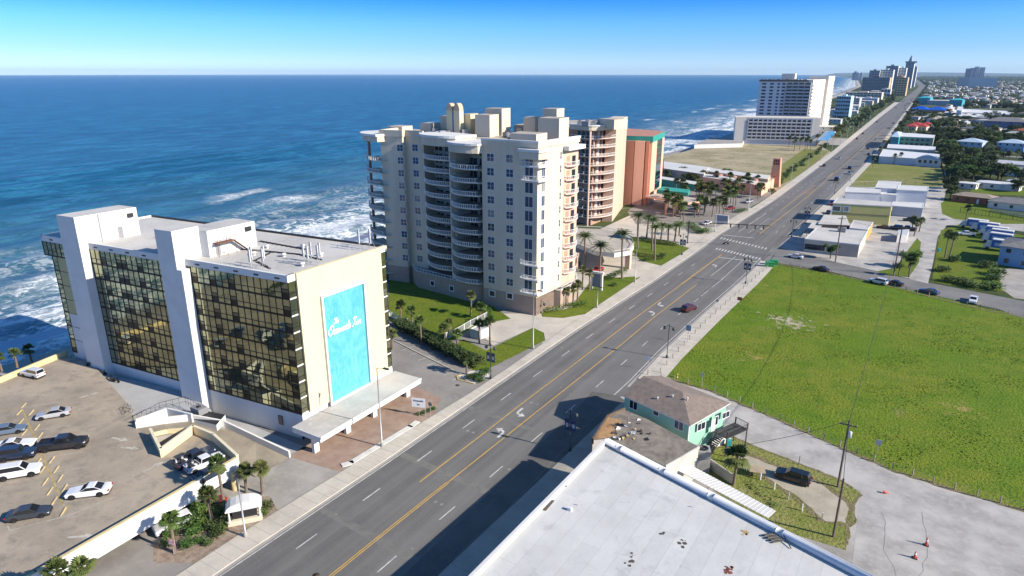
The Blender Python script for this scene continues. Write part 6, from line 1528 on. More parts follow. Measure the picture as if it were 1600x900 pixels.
# white lawn fences
def fence(name,pts,h,label,mat=railw,gap=.35,z=0,post=2.4):
    P=[G(a,b) for a,b in pts]; t=thing(name,label,'fence',P[0]+(z,)); g=MB()
    for a,c in zip(P,P[1:]):
        g.tube([a+(z+h,),c+(z+h,)],.05,mat,4); g.tube([a+(z+.15,),c+(z+.15,)],.04,mat,4); n=max(1,int(math.dist(a,c)/gap))
        for i in range(n+1): x,y=a[0]+(c[0]-a[0])*i/n,a[1]+(c[1]-a[1])*i/n; g.box(x-.03,x+.03,y-.03,y+.03,z,z+h,mat)
    g.build('picket_panel',t)
    for a,c in zip(P,P[1:]):
        n=max(1,int(math.dist(a,c)/post))
        for i in range(n): x,y=a[0]+(c[0]-a[0])*i/n,a[1]+(c[1]-a[1])*i/n; g=MB(); g.box(x-.08,x+.08,y-.08,y+.08,z,z+h+.15,mat); g.build('post',t)
fence('picket_fence',((608,494),(627,505),(637,508),(650,514)),1.5,'white picket fence on the lawn edge nearest the glass hotel'); fence('picket_fence',((697,531),(715,523),(735,511),(757,500),(761,497)),1.6,'white picket fence rising along the lawn to the gate'); fence('picket_fence',((738,476),(750,467),(763,460)),1.6,'short white picket fence at the foot of the cream condominium')
# dumpster enclosure
P=[G(a,b) for a,b in ((736,527),(749,531),(765,524),(752,518))]; t=thing('trash_enclosure','white walled trash enclosure with a pale green gate beside the lawn','enclosure',P[0]+(0,))
g=MB(); g.wall(P+[P[0]],.2,0,2.1,white2); g.build('wall',t); g=MB(); g.wall([P[0],P[1]],.26,.2,1.7,M('pale_green_gate',(.40,.52,.48),.6,.08,1)); g.build('gate',t)
g=MB(); g.prism([(p[0],p[1]) for p in P],1.9,1.95,roofg); g.build('roof',t)
# green utility boxes at the junction
for i,(a,b) in enumerate(((1202,417),(1208,414))):
    x,y=G(a,b); t=thing('utility_cabinet',('green utility cabinet at the field corner, nearer the road','green utility cabinet at the field corner, behind its neighbour')[i],'cabinet',(x,y,0),None,.3); g=MB(); gm_=plain('cabinet_green',(.03,.27,.07),.4); g.box(-1.2,1.2,-.7,.7,.1,1.5,gm_); g.box(-1.25,1.25,-.75,.75,1.5,1.58,gm_); part('housing',g.mesh('housing'),t); g=MB(); g.box(-.02,.02,-.72,-.70,.15,1.45,dark); part('door_gap',g.mesh('door_gap'),t); g=MB(); g.box(-1.3,1.3,-.8,.8,0,.1,concD); part('plinth',g.mesh('plinth'),t)
# manhole covers
for a,b in ((558,736),(494,899),(715,602)):
    x,y=G(a,b,.02); g=MB(); g.lathe((x,y,.019),[(.42,0),(.42,.012),(.0,.014)],M('cast_iron',(.07,.045,.03),.8,.2,3),16); g.build('manhole_cover',None,{558:'rusty round manhole cover on the sidewalk by the brick forecourt',494:'round manhole cover in the road at the bottom edge',715:'brown manhole cover in the parking exit'}[a],'manhole cover')
# white stone strip and brick forecourt edging
g=MB(); P=[G(a,b) for a,b in ((534,728),(548,724),(640,668),(650,661))]; g.wall(P,1.0,.0,.16,M('white_stone_strip',(.62,.60,.56),.8,.1,.8,fine=4)); g.build('stone_edging',None,'white stone edging strip in front of the brick forecourt','edging')
g=MB(); P=[G(a,b) for a,b in ((741,600),(716,594),(714,588),(722,586))]; g.wall(P,.25,0,.16,M('curb_yellow',(.55,.42,.2),.8,.15,1)); g.build('kerb',kind='structure')
g=MB(); P=[G(a,b) for a,b in ((598,523),(640,545),(690,570),(722,586))]; g.wall(P,.25,0,.16,concrete); g.build('kerb',kind='structure')
g=MB(); g.sheet([G(a,b)+(.05,) for a,b in ((716,588),(741,600),(766,588),(757,578),(735,580))],.05,M('white_gravel',(.6,.58,.53),.9,.1,1,fine=5)); g.build('gravel',kind='structure')
# parking bay lines
g=MB()
for i in range(7):
    dline((640+i*12,560+i*6.5) if False else (626+i*13.5,548+i*7.6),(648+i*13.5,541+i*7.6),.12,whitep,.03)
g.build('bay_markings',kind='structure')
# ================================================================== RIGHT FOREGROUND
ZW=6.8
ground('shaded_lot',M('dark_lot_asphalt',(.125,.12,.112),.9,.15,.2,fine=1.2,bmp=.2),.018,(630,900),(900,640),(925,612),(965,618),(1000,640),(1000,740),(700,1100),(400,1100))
ground('lane_apron',concrete,.020,(960,622),(985,590),(1005,578),(1034,583),(1110,609),(1165,628),(1150,640),(1005,605),(975,640)) if False else None
W0=G(946,688,ZW);W1=G(737,899,ZW);W2=G(1224,833,ZW)
d1=((W1[0]-W0[0]),(W1[1]-W0[1])); L1=math.hypot(*d1); d1=(d1[0]/L1,d1[1]/L1); W1=(W0[0]+d1[0]*60,W0[1]+d1[1]*60)
d2=((W2[0]-W0[0]),(W2[1]-W0[1])); L2=math.hypot(*d2); d2=(d2[0]/L2,d2[1]/L2); W3=(W0[0]+d2[0]*52,W0[1]+d2[1]*52); W4=(W3[0]+d1[0]*60,W3[1]+d1[1]*60)
print('white roof',W0,W1,W2,d1,d2)
m,nt,b=_mat('membrane_roof'); n1=noise(nt,.12,5,rough=.65); n2=noise(nt,1.2,4,rough=.7); n3=noise(nt,.35,3)
br=N(nt,'ShaderNodeTexBrick'); geo=N(nt,'ShaderNodeNewGeometry'); mp=N(nt,'ShaderNodeMapping'); mp.inputs['Rotation'].default_value=(0,0,-atan2(d1[1],d1[0])); nt.links.new(geo.outputs['Position'],mp.inputs[0]); nt.links.new(mp.outputs[0],br.inputs['Vector'])
br.inputs['Color1'].default_value=(1,1,1,1); br.inputs['Color2'].default_value=(.93,.93,.93,1); br.inputs['Mortar'].default_value=(.82,.82,.82,1); br.inputs['Scale'].default_value=1; br.inputs['Brick Width'].default_value=14; br.inputs['Row Height'].default_value=2.1; br.inputs['Mortar Size'].default_value=.035
n7=noise(nt,.28,6,stretch=(1,1,1),rough=.7,dist=.5); x=mixc(nt,ramp(nt,n1,.35,.68),(.60,.595,.565),(.50,.495,.465)); x=mixc(nt,ramp(nt,n7,.56,.66,(0,0,0),(.55,.55,.55)),x,(.40,.40,.375)); x=mixc(nt,ramp(nt,n2,.62,.8,(0,0,0),(.6,.6,.6)),x,(.50,.46,.36))
x=mixc(nt,1.0,x,br.outputs['Color'],'MULTIPLY'); nt.links.new(x,b.inputs['Base Color']); b.inputs['Roughness'].default_value=.6
bump(nt,b,n3,.5,.12)
wb=thing('flat_roofed_building','big building with a stained white membrane roof filling the bottom of the photo','building',(0.5*(W0[0]+W4[0]),0.5*(W0[1]+W4[1]),0))
g=MB(); g.prism([W0,W1,W4,W3],0,ZW-.45,white2,top=MATS['membrane_roof']); g.build('wall',wb)
mr_=M('rolled_parapet',(.60,.62,.64),.5,.06,.6)  # rolled white with the blue sky reflection mixed into its base colour
g=MB(); g.tube([W0+(ZW-.15,),W3+(ZW-.15,)],.42,mr_,10); e=(W0[0]-d1[0]*.75,W0[1]-d1[1]*.75); g.tube([e+(ZW-.35,),(W3[0]-d1[0]*.75,W3[1]-d1[1]*.75,ZW-.35)],.30,mr_,8); g.build('parapet',wb,'rolled white parapet on the yard side, tinted with painted sky reflection')
g=MB(); g.wall([W0,W1],.45,ZW-.7,.75,white2); g.build('parapet',wb,'low flat parapet on the road side')
for k in (.05,.19,.33,.5):
    p=(W0[0]+d2[0]*52*k,W0[1]+d2[1]*52*k); g=MB(); g.tube([(p[0]-d2[0]*.4,p[1]-d2[1]*.4,ZW-.15),(p[0]+d2[0]*.4,p[1]+d2[1]*.4,ZW-.15)],.47,white2,10); g.build('joint_sleeve',wb)
def onroof(px,py): return G(px,py,ZW-.44)
g=MB(); x,y=onroof(890,797); g.box(x-.25,x+.25,y-.2,y+.2,ZW-.45,ZW-.05,white2); g.build('roof_vent',wb)
for a,b_ in ((904,790),(1083,793)): x,y=onroof(a,b_); g=MB(); g.tube([(x,y,ZW-.45),(x,y,ZW-.1),(x+.3,y+.1,ZW-.1)],.05,white2,5); g.build('vent_pipe',wb)
tar=M('tar_patch',(.10,.085,.07),.9,.2,3)
random.seed(6)
def blot(cx,cy,n,s,mat,nm,lab=None):
    g=MB()
    for i in range(n):
        x,y=onroof(cx+random.uniform(-6,6)*s,cy+random.uniform(-5,5)*s); r=random.uniform(.08,.3); g.add([(x+cos(a)*r*random.uniform(.6,1.1),y+sin(a)*r*random.uniform(.6,1.1),ZW-.444+.003*(i%3+1)) for a in [q*pi/4 for q in range(8)]],[tuple(range(8))],mat)
    g.build(nm,wb,lab)
blot(1034,832,3,.6,tar,'tar_patch'); blot(1065,851,4,.8,tar,'tar_patch'); blot(1068,843,2,.5,tar,'tar_patch'); blot(987,868,3,.8,tar,'tar_patch'); blot(981,882,4,1.2,tar,'tar_patch'); blot(1139,890,16,1.0,M('red_moss',(.22,.07,.05),.95,.2,4),'moss_patch'); blot(954,699,8,.7,M('rust_stain',(.45,.33,.15),.9,.2,3),'rust_stain'); blot(1163,833,9,.7,MATS['rust_stain'],'rust_stain'); blot(883,758,5,.4,tar,'tar_patch')
g=MB(); a=onroof(847,797);c=onroof(861,781); g.add([a+(ZW-.43,),c+(ZW-.43,),(c[0]+.45,c[1]+.1,ZW-.43),(a[0]+.45,a[1]+.1,ZW-.43)],[(0,1,2,3)],tar); g.build('patch_strip',wb)
g=MB()
for i in range(7): x,y=onroof(1200+i*2.6,836+i*1.9); g.tube([(x-.5,y-.5,ZW-.3+i%2*.1),(x+.5,y+.4,ZW-.25)],.09,black,5)
g.build('debris_pile',wb,'black rubble pile by the parapet')
a=onroof(1217,833); c=onroof(1236,858); g=MB(); g.tube([a+(ZW+.2,),c+(ZW-.35,)],.06,black,5); g.build('loose_pipe',wb)
for k in range(0):   # membrane wrinkles
    a=onroof(1196+k*19,866+k*5);c=onroof(1184+k*21,902); m_=((a[0]+c[0])/2+.3,(a[1]+c[1])/2); g=MB(); g.tube([a+(ZW-.47,),m_+(ZW-.44,),c+(ZW-.46,)],.035,MATS['membrane_roof'],6); g.build('membrane_wrinkle',wb)
# dark parapet flashing off to the right
# lower building with the damaged roof
ZD=5.2
dmg=thing('damaged_building','low building with a torn brown tar roof between the white roof and green house','building',G(1000,700,0)+(0,))
m,nt,b=_mat('torn_tar_roof'); n1=noise(nt,.35,6,rough=.75,dist=.6); n2=noise(nt,1.4,5,rough=.75)
x=mixc(nt,ramp(nt,n1,.38,.6),(.25,.215,.175),(.14,.12,.10)); x=mixc(nt,ramp(nt,n2,.55,.72,(0,0,0),(.8,.8,.8)),x,(.33,.29,.24)); nt.links.new(x,b.inputs['Base Color']); b.inputs['Roughness'].default_value=.95; bump(nt,b,n2,.6,.1)
DP=[G(a,b_,ZD) for a,b_ in ((948,686),(926,688),(950,651),(975,640),(1012,655),(1092,698),(1040,728))]
g=MB(); g.prism(DP,0,ZD,M('dirty_white_wall',(.5,.47,.42),.85,.12,.4),top=MATS['torn_tar_roof']); g.build('wall',dmg)
DP2=[G(a,b_,ZD+.02) for a,b_ in ((930,686),(950,652),(972,656),(968,668),(958,672),(962,680),(948,684))]; g=MB(); g.sheet([p+(ZD+.02,) for p in DP2],0,M('bare_plywood',(.42,.25,.12),.9,.25,.8,fine=3)); g.build('exposed_decking',dmg)
random.seed(12)
for i in range(34):
    px,py=random.uniform(958,1016),random.uniform(655,690)
    if not inpoly(*G(px,py,ZD),DP): continue
    x,y=G(px,py,ZD); a=random.random()*6; g=MB(); s_=random.uniform(.15,.55); g.add([(x-cos(a)*s_,y-sin(a)*s_,ZD+.03),(x+sin(a)*s_,y-cos(a)*s_,ZD+.05+random.random()*.3),(x+cos(a)*s_*.8,y+sin(a)*s_,ZD+.06),(x-sin(a)*s_*.6,y+cos(a)*s_,ZD+random.random()*.35+.03)],[(0,1,2,3)],(tar,dark,white2,MATS['rust_stain'])[i%4]); g.build('debris_scrap',dmg)
g=MB(); P=[G(a,b_,ZD) for a,b_ in ((926,688),(950,651),(975,640))]; g.wall(P,.3,ZD-.6,.9,wood); g.build('timber_edge',dmg)
g=MB(); P=[G(a,b_,ZD) for a,b_ in ((1040,728),(1092,698))]; g.wall(P,.2,ZD-.4,.5,MATS['dirty_white_wall']); g.build('parapet',dmg)
# GREEN HOUSE
ZE=6.3; A=G(970,617,ZE);B=G(1079,665.5,ZE);Cc=G(1152.8,634.7,ZE); D=(A[0]+Cc[0]-B[0],A[1]+Cc[1]-B[1])
mint=M('mint_siding',(.27,.50,.38),.7,.05,.4); shing=M('brown_shingles',(.235,.185,.15),.9,.22,1.2,col2=(.16,.13,.11),fine=5,bmp=.5)
gh=thing('green_house','mint green two-storey house with a brown hip roof at the lane corner','house',((A[0]+Cc[0])/2,(A[1]+Cc[1])/2,0))
fa=Fr(A,B); fb=Fr(B,Cc); LA,LB=fa.L,fb.L; print('house',LA,LB)
i_=.45
hx=lambda u,v,z:fa(u,-v,z)   # u along A-B, v into the house
g=MB(hx); g.box(i_,LA-i_,i_,LB-i_,0,ZE-.05,mint); g.build('wall',gh)
g=MB(hx); zr_=ZE+1.75
R0=(0.2,LB/2,zr_);R1=(LA-LB/2,LB/2,zr_)
e=[(0,0,ZE),(LA,0,ZE),(LA,LB,ZE),(0,LB,ZE)]
g.add(e+[R0,R1],[(0,1,5,4),(1,2,5),(2,3,4,5),(3,0,4)],shing); g.add([(a,b_,c-.14) for a,b_,c in e],[(0,1,2,3)],white2)
for k in range(4): p,q=e[k],e[(k+1)%4]; g.add([p,q,(q[0],q[1],q[2]-.14),(p[0],p[1],p[2]-.14)],[(0,1,2,3)],white2)
rf_=g.build('roof',gh)
for u,v in ((LA*.55,LB*.34),(LA*.72,LB*.40),(LA*.42,LB*.2)): g=MB(hx); z=ZE+1.75*min(1,v/(LB/2)); g.lathe((u,v,z-.1),[(.12,0),(.12,.4),(.2,.42),(0,.5)],white2,8); g.build('roof_vent',rf_)
fa2=Fr(fa(0,-i_,0)[:2],fa(LA,-i_,0)[:2]); fb2=Fr(fb(0,-i_,0)[:2],fb(LB,-i_,0)[:2])
def winpx(par,fr,x0,y0,x1,y1,**k):
    u0,z1=fr.uz(x0,(y0+y1)/2); u1,z0=fr.uz(x1,(y0+y1)/2); uc=(u0+u1)/2; zt=fr.uz((x0+x1)/2,y0)[1]; zb=fr.uz((x0+x1)/2,y1)[1]; return window(par,fr,uc,zb,max(.4,abs(u1-u0)),max(.4,zt-zb),**k)
winpx(gh,fa2,984,625,996,639,nx=2); winpx(gh,fa2,1021,642,1029,648.5,nx=1); winpx(gh,fa2,1054,657,1068,671,nx=2)
winpx(gh,fb2,1090,661,1101,671,nx=2); winpx(gh,fb2,1117.5,651,1121,663.5,nx=1); winpx(gh,fb2,1129,644,1139,652,nx=2)
g=MB(fb2); u=fb2.uz(1114,665)[0]; g.box(u-.5,u+.4,0,.06,3.3,5.4,white2); g.build('door',gh)
g=MB(fb2); g.box(.1,.25,0,.12,0,ZE-.2,white2); g.build('downpipe',gh)
g=MB(fb2); g.box(fb2.L*.55,fb2.L*.98,0,.03,0,3.0,white2); g.build('ground_floor_wall',gh)
# stair and deck
dk=M('dark_timber',(.07,.065,.06),.8,.2,2,obj=True)
u0,u1=fb2.L*.56,fb2.L*1.02
st_=MB(fb2); st_.box(u0,u1,0.05,2.6,3.05,3.2,dk); sd_=st_.build('deck_platform',gh,'raised dark timber deck')
r=MB(fb2)
for p,q in (((u0,2.6),(u1,2.6)),((u1,2.6),(u1,.1))):
    r.tube([p+(4.2,),q+(4.2,)],.05,dk,4)
    n=int(math.dist(p,q)/.25)
    for k in range(n+1): a=p[0]+(q[0]-p[0])*k/n; c=p[1]+(q[1]-p[1])*k/n; r.tube([(a,c,3.2),(a,c,4.2)],.02,dk,3)
r.build('railing',sd_)
for a,c in ((u0+.1,2.5),(u1-.1,2.5),(u1-.1,.3)): g=MB(fb2); g.box(a-.07,a+.07,c-.07,c+.07,0,4.2,dk); g.build('post',gh)
g=MB(fb2); n=14
for k in range(n): t=(k+.5)/n; u=u0-.2-t*3.4; z=3.1*(1-t); g.box(u-.16,u+.16,.6,1.9,z-.05,z,dk)
g.tube([(u0,.6,3.1),(u0-3.6,.6,0)],.07,dk,4); g.tube([(u0,1.9,3.1),(u0-3.6,1.9,0)],.07,dk,4)
for s in (.6,1.9):
    g.tube([(u0,s,4.1),(u0-3.6,s,1.0)],.04,dk,4)
    for k in range(13): t=k/12; g.tube([(u0-3.6*t,s,3.1*(1-t)),(u0-3.6*t,s,3.1*(1-t)+1)],.02,dk,3)
g.build('outside_stair',gh,'dark timber stair descending to the yard')
# yard things
t=thing('metal_awning','long corrugated white metal awning beside the big white roof','awning',G(1140,770,3)+(0,)); AW=[G(a,b_,3.2) for a,b_ in ((1052,731),(1078,726),(1212,798),(1200,809))]
g=MB(); g.prism(AW,3.12,3.2,white2); nn=26
for k in range(nn): 
    t0=k/nn; p=[AW[0][j]+(AW[3][j]-AW[0][j])*t0 for j in (0,1)]; q=[AW[1][j]+(AW[2][j]-AW[1][j])*t0 for j in (0,1)]; g.tube([(p[0],p[1],3.21),(q[0],q[1],3.21)],.035,white2,4)
g.build('roof_panel',t)
for k in (0,1,2,3): p=AW[2] if k==0 else tuple(AW[1][j]+(AW[2][j]-AW[1][j])*k/4 for j in (0,1)); g=MB(); g.box(p[0]-.05,p[0]+.05,p[1]-.05,p[1]+.05,0,3.12,galv); g.build('post',t)
x,y=G(1096,732); t=thing('ventilation_unit','grey box ventilation unit with an open top behind the torn roof','ventilation unit',(x,y,0),None,.4); g=MB(); g.box(-1,1,-1,1,0,3.4,M('duct_grey',(.36,.35,.33),.6,.1,1)); part('housing',g.mesh('housing'),t); g=MB(); g.lathe((0,0,3.4),[(.75,0),(.75,.12),(.6,.12),(.6,.02)],dark,12); part('fan_ring',g.mesh('fan_ring'),t)
g=MB(); g.wall([G(a,b_) for a,b_ in ((1104,728),(1120,740),(1145,757))],.2,0,1.6,M('dirty_white_wall',(.5,.47,.42))); g.build('yard_wall',None,'low dirty white yard wall beside the ventilation unit','wall')
palm(1146,758,716,'bushy palm tree in the yard behind the green house',sc=1.45)
x,y=G(1182,742); t=thing('picnic_table','tan square table on thin legs in the yard','table',(x,y,0),None,.3); g=MB(); g.box(-1.1,1.1,-.9,.9,.9,.98,M('tan_board',(.42,.33,.22),.8,.1,1)); part('top',g.mesh('top'),t)
for sx_ in (-1,1):
    for sy in (-.8,.8): g=MB(); g.box(sx_-.05,sx_+.05,sy-.05,sy+.05,0,.9,wood); part('leg',g.mesh('leg'),t)
def bin_(px,py,label,col):
    x,y=G(px,py); t=thing('wheelie_bin',label,'bin',(x,y,0),None,.5); m_=plain('bin_%02d'%int(col[1]*99),col,.5); g=MB(); g.add([(-.28,-.3,.05),(.28,-.3,.05),(.28,.3,.05),(-.28,.3,.05),(-.34,-.38,1.0),(.34,-.38,1.0),(.34,.38,1.0),(-.34,.38,1.0)],[(3,2,1,0),(0,1,5,4),(1,2,6,5),(2,3,7,6),(3,0,4,7)],m_); part('body',g.mesh('body'),t); g=MB(); g.box(-.36,.36,-.4,.42,1.0,1.08,m_); part('lid',g.mesh('lid'),t)
bin_(1138,697,'turquoise bin under the timber deck',(.02,.33,.36)); bin_(1112,706,'black bin at the foot of the timber stair',(.02,.02,.02)); bin_(1467,393,'turquoise bin at the kerb of the side street',(.03,.30,.34))
t=upole(1248,726,0,712,'short grey post beside the lane near the black car',arm=False,r=.06)
hedge('hedge',((1164,752),(1185,768),(1215,795)),.8,.5,'rough weeds along the foot of the metal awning',bushm)
# ================================================================== RIGHT MIDDLE BUILDINGS
def bb(label,pts,z,wall,roof=None,cat='building',name='building',par=.35,win=None,left=None,group=None,z0=0):
    "pts: near-left, near-right, far-right, far-left roof corners (pixels at height z)"
    P=[G(a,b_,z) for a,b_ in pts]; cx=sum(p[0] for p in P)/len(P); cy=sum(p[1] for p in P)/len(P)
    t=thing(name,label,cat,(cx,cy,0),group); g=MB(); g.prism(P,z0,z-.02,wall,top=roof or roofw); g.build('wall',t)
    if par: g=MB(); g.wall(P+[P[0]],.3,z-.3,par,white2 if wall is not white2 else MATS['cool_white_wall']); g.build('parapet',t)
    return t,P
def wins(t,p,q,n,w,h,z,u0=.08,u1=.92,gm=None,name='window',simple=True):
    f=Fr(p,q)
    for i in range(n):
        u=f.L*(u0+(u1-u0)*(i+.5)/n); g=MB(f); g.box(u-w/2,u+w/2,0,.06,z,z+h,gm or glassD); g.box(u-w/2-.1,u+w/2+.1,0,.04,z-.1,z,white2); g.build(name,t)
beigeW=M('beige_block',(.52,.48,.40),.8,.06,.3); yellowW=M('mustard_wall',(.46,.43,.16),.8,.05,.3); blueW=M('pale_blue_wall',(.42,.52,.62),.7,.05,.3); greyW=M('grey_wall',(.45,.46,.48),.8,.06,.3)
t,P=bb('low beige shop with dark windows on the near corner of the cross street',((1258,373),(1343,382),(1355,361),(1277,355)),4.3,beigeW,roofg); wins(t,P[0],P[1],2,3.2,1.9,.8,.02,.38); g=MB(Fr(P[0],P[1])); L_1=math.dist(P[0],P[1]); g.box(L_1*.62,L_1*1.0,0,.08,0,4.2,M('taupe_block',(.36,.33,.29),.8,.06,.3)); g.build('wall_panel',t)
x,y=G(1315,362,4.3); roof_unit('rooftop air conditioner on the low beige shop',x,y,4.3,(2.5,1.8,1.5)); tree_at(*G(1297,404),5.0,'small green tree against the beige shop wall',v=3)
t,P=bb('low shop with a dark shingle mansard behind the beige shop',((1278,350),(1328,352),(1322,337),(1288,335)),3.9,M('dark_mansard',(.07,.065,.06),.9,.15,1),roofg,par=0); wins(t,P[0],P[1],3,1.4,1.4,.4)
t,P=bb('white and orange sided shed beside the dark mansard shop',((1328,356),(1355,359),(1364,347),(1334,344)),3.8,white2,roofg); g=MB(Fr(P[1],P[2])); g.box(.2,math.dist(P[1],P[2])-.2,0,.08,0,3.6,M('orange_wall',(.62,.33,.08),.8,.05,.4)); g.build('wall_panel',t)
t,P=bb('long mustard yellow two-storey building with a flat grey roof',((1302,317),(1393,322),(1395,316),(1309,309)),7.6,yellowW,roofg); L_1=math.dist(P[0],P[1]); g=MB(Fr(P[0],P[1])); g.box(0,L_1,0,.12,3.7,3.85,plain('brown_trim',(.12,.09,.07))); g.build('band',t); f=Fr(P[0],P[1]); window(t,f,L_1*.07,4.6,2.6,1.7,1,1,fm=blueW,bar=.3); window(t,f,L_1*.24,4.6,1.6,1.7,1,1,fm=blueW,bar=.3)
x,y=G(1309,314,7.6); 
t,P=bb('white garage block attached behind the mustard yellow building',((1396,321.5),(1442,325),(1443.5,317),(1396,315)),4.2,greyW)
t,P=bb('white stepped commercial block behind the yellow building, left part',((1321,299.5),(1376,301.6),(1376,295.8),(1323.5,292)),6.5,blueW if False else M('cool_white_block',(.6,.62,.66),.75,.06,.3)); 
t,P=bb('white lower annex between the two big white blocks',((1374,302.5),(1401,305),(1401,298),(1377,296)),5.2,MATS['cool_white_block'])
t,P=bb('tall white block with a plain brick side next to the alley',((1400.8,296),(1449.7,298.5),(1450.6,291.3),(1404,289)),7,MATS['cool_white_block']); t,P=bb('white roofed warehouse at the back of the white blocks',((1368,293),(1402,295),(1408,284),(1373,282.4)),7,MATS['cool_white_block'])
t,P=bb('small white shed in the parking lot by the verge',((1402.6,367),(1417.7,367),(1421,358),(1403.5,359)),2.7,white2,M('pale_roof',(.5,.52,.55)),par=0)
g=MB(); x,y=G(1358,345); 
# lot details: rectangular lean-to at road for shop fronts
t,P=bb('dark canopy over the forecourt beside the dark mansard shop',((1262,356),(1280,358),(1288,348),(1270,346)),3.4,dark,roofg,par=0,z0=3.1,name='forecourt_canopy',cat='canopy')
for p in P: g=MB(); g.box(p[0]-.1,p[0]+.1,p[1]-.1,p[1]+.1,0,3.1,galv); g.build('post',t)
# gable / hip houses
def house(x,y,L,W_,h,rh,label,wall,roof,rz=-.25,group=None,hip=True,win=3,name='house',lite=False,over=.5,sc=1):
    t=thing(name,label,'house',(x,y,0),group,rz); g=MB(); g.box(-L/2,L/2,-W_/2,W_/2,0,h,wall); part('wall',g.mesh('wall'),t)
    g=MB(); a,c=L/2+over,W_/2+over; k=c if hip else 0
    g.add([(-a,-c,h),(a,-c,h),(a,c,h),(-a,c,h),(-a+k,0,h+rh),(a-k,0,h+rh),(-a,-c,h-.12),(a,-c,h-.12),(a,c,h-.12),(-a,c,h-.12)],[(0,1,5,4),(1,2,5),(2,3,4,5),(3,0,4),(6,7,1,0),(7,8,2,1),(8,9,3,2),(9,6,0,3),(6,9,8,7)],roof); part('roof',g.mesh('roof'),t)
    if not lite:
        for i in range(win):
            u=-L/2+L*(i+.5)/win; g=MB(); g.box(u-.6,u+.6,-W_/2-.05,-W_/2,.9,2.2,glassD); part('window',g.mesh('window'),t)
            if h>5: g=MB(); g.box(u-.6,u+.6,-W_/2-.05,-W_/2,h-1.9,h-.7,glassD); part('window',g.mesh('window'),t)
        g=MB(); g.box(L*.1,L*.1+.9,-W_/2-.06,-W_/2,0,2.1,white2); part('door',g.mesh('door'),t)
        g=MB(); g.box(L/2,L/2+.05,-.7,.7,1,2.3,glassD); part('window',g.mesh('window'),t)
    return t
brickW=M('brick_red_wall',(.26,.10,.06),.9,.12,1.2); greyR=M('grey_shingles',(.22,.215,.21),.9,.15,.8,fine=3); tanR=M('tan_shingles',(.33,.27,.21),.9,.15,.8,fine=3); redR=M('terracotta_tiles',(.34,.10,.06),.85,.15,.8,fine=3); blueR=M('pale_blue_metal',(.45,.55,.64),.5,.06,.5); whiteR=M('white_metal_roof',(.66,.66,.65),.6,.06,.4)
def hp(px,py,*a,**k): x,y=G(px,py); return house(x,y,*a,**k)
hp(1522,316,16,8,3,1.3,'brick red bungalow with a grey shingle roof behind the grass lot',brickW,tanR,win=4)
hp(1583,326,17,10,3,1.8,'grey roofed bungalow at the right edge behind a fence',white2,greyR); hp(1560,295,18,8,3,.8,'long white bungalow with a white metal roof',white2,whiteR,win=4); hp(1512,294,8,6,2.8,.5,'small white cottage half hidden by trees',white2,whiteR,win=2)
hp(1586,291,7,6,3,1,'little white shed house at the end of the long white bungalow',white2,whiteR,win=1)
hp(1516,234,17,15,6.5,2.4,'two-storey pale blue house with a hip roof, left of a similar one',blueW,blueR,win=4); hp(1580,236,17,15,6.5,2.4,'two-storey pale blue house with a hip roof near the right edge',blueW,blueR,win=4)
hp(1572,262,34,14,3.2,1.4,'wide pale roofed house below the two pale blue houses',white2,M('pale_roof',(.5,.52,.55)),win=5); hp(1590,274,22,13,3.2,1.8,'long grey shingle roofed house at the right edge',white2,greyR,win=4); hp(1563,268,14,9,3.2,1.3,'reddish roofed house tucked before the wide pale roof',white2,redR)
hp(1572,203,38,22,9,4,'big slate purple hall with white corner trims','' or M('slate_purple_wall',(.16,.18,.30),.7,.06,.3),greyR,hip=True,win=4); hp(1600,216,18,14,7,2,'cream house with a terracotta roof at the right edge',cream,redR)
hp(1603,412,13,14,6.0,2.2,'light blue two-storey house cut by the right edge',M('sky_blue_wall',(.22,.36,.52),.7,.05,.3),greyR,win=3,rz=-.2)
t,P=bb('long white roofed building with a church-like arched gable beside the small grass lot',((1374,244),(1467,250),(1468,241),(1380,233)),4.6,M('cool_white_block',(.6,.62,.66)),whiteR,name='church_hall',cat='hall'); 
f=Fr(P[0],P[1]); L_1=f.L; g=MB(f); n=9; pr=[(L_1*.62+14*i/(n-1),4.6+2.6*sin(pi*i/(n-1))) for i in range(n)]; g.add([(a,.6,b_) for a,b_ in pr]+[(a,-6,b_) for a,b_ in pr],[tuple(range(n)),tuple(range(2*n-1,n-1,-1))]+[(i,i+1,i+1+n,i+n) for i in range(n-1)],blueW); g.box(L_1*.62,L_1*.62+14,0,.6,0,4.6,white2); g.build('gable',t); wins(t,f(L_1*.62,.62,0)[:2],f(L_1*.62+14,.62,0)[:2],4,1.5,1.8,2.3)
t,P=bb('long low building with a white flat roof behind the arched hall',((1386,231),(1461,235),(1462,229),(1388,225)),5.0,M('sage_wall',(.32,.38,.33),.8,.06,.3),whiteR); wins(t,P[0],P[1],7,3,1.6,1.2,gm=glassB)
t,P=bb('teal and tan motel building with a turquoise tower and white roof',((1402,213),(1459,215.5),(1461,211),(1412,207)),7.5,M('tan_green_wall',(.40,.40,.30),.8,.06,.3),whiteR,name='motel',cat='motel'); wins(t,P[0],P[1],6,2.2,1.6,1.2); wins(t,P[0],P[1],6,2.2,1.4,4.6)
t,P=bb('turquoise stair tower at the road end of the tan motel',((1393,213),(1405,214),(1409,207),(1398,206)),9,M('turquoise_wall',(.05,.33,.38),.7,.05,.4),blueR,par=0,name='stair_block',cat='tower'); g=MB(); cx=sum(p[0] for p in P)/4; cy=sum(p[1] for p in P)/4; g.add([(cx+(p[0]-cx)*1.15,cy+(p[1]-cy)*1.15,9) for p in P]+[(cx,cy,11.4)],[(0,1,4),(1,2,4),(2,3,4),(3,0,4)],blueR); g.build('roof',t)
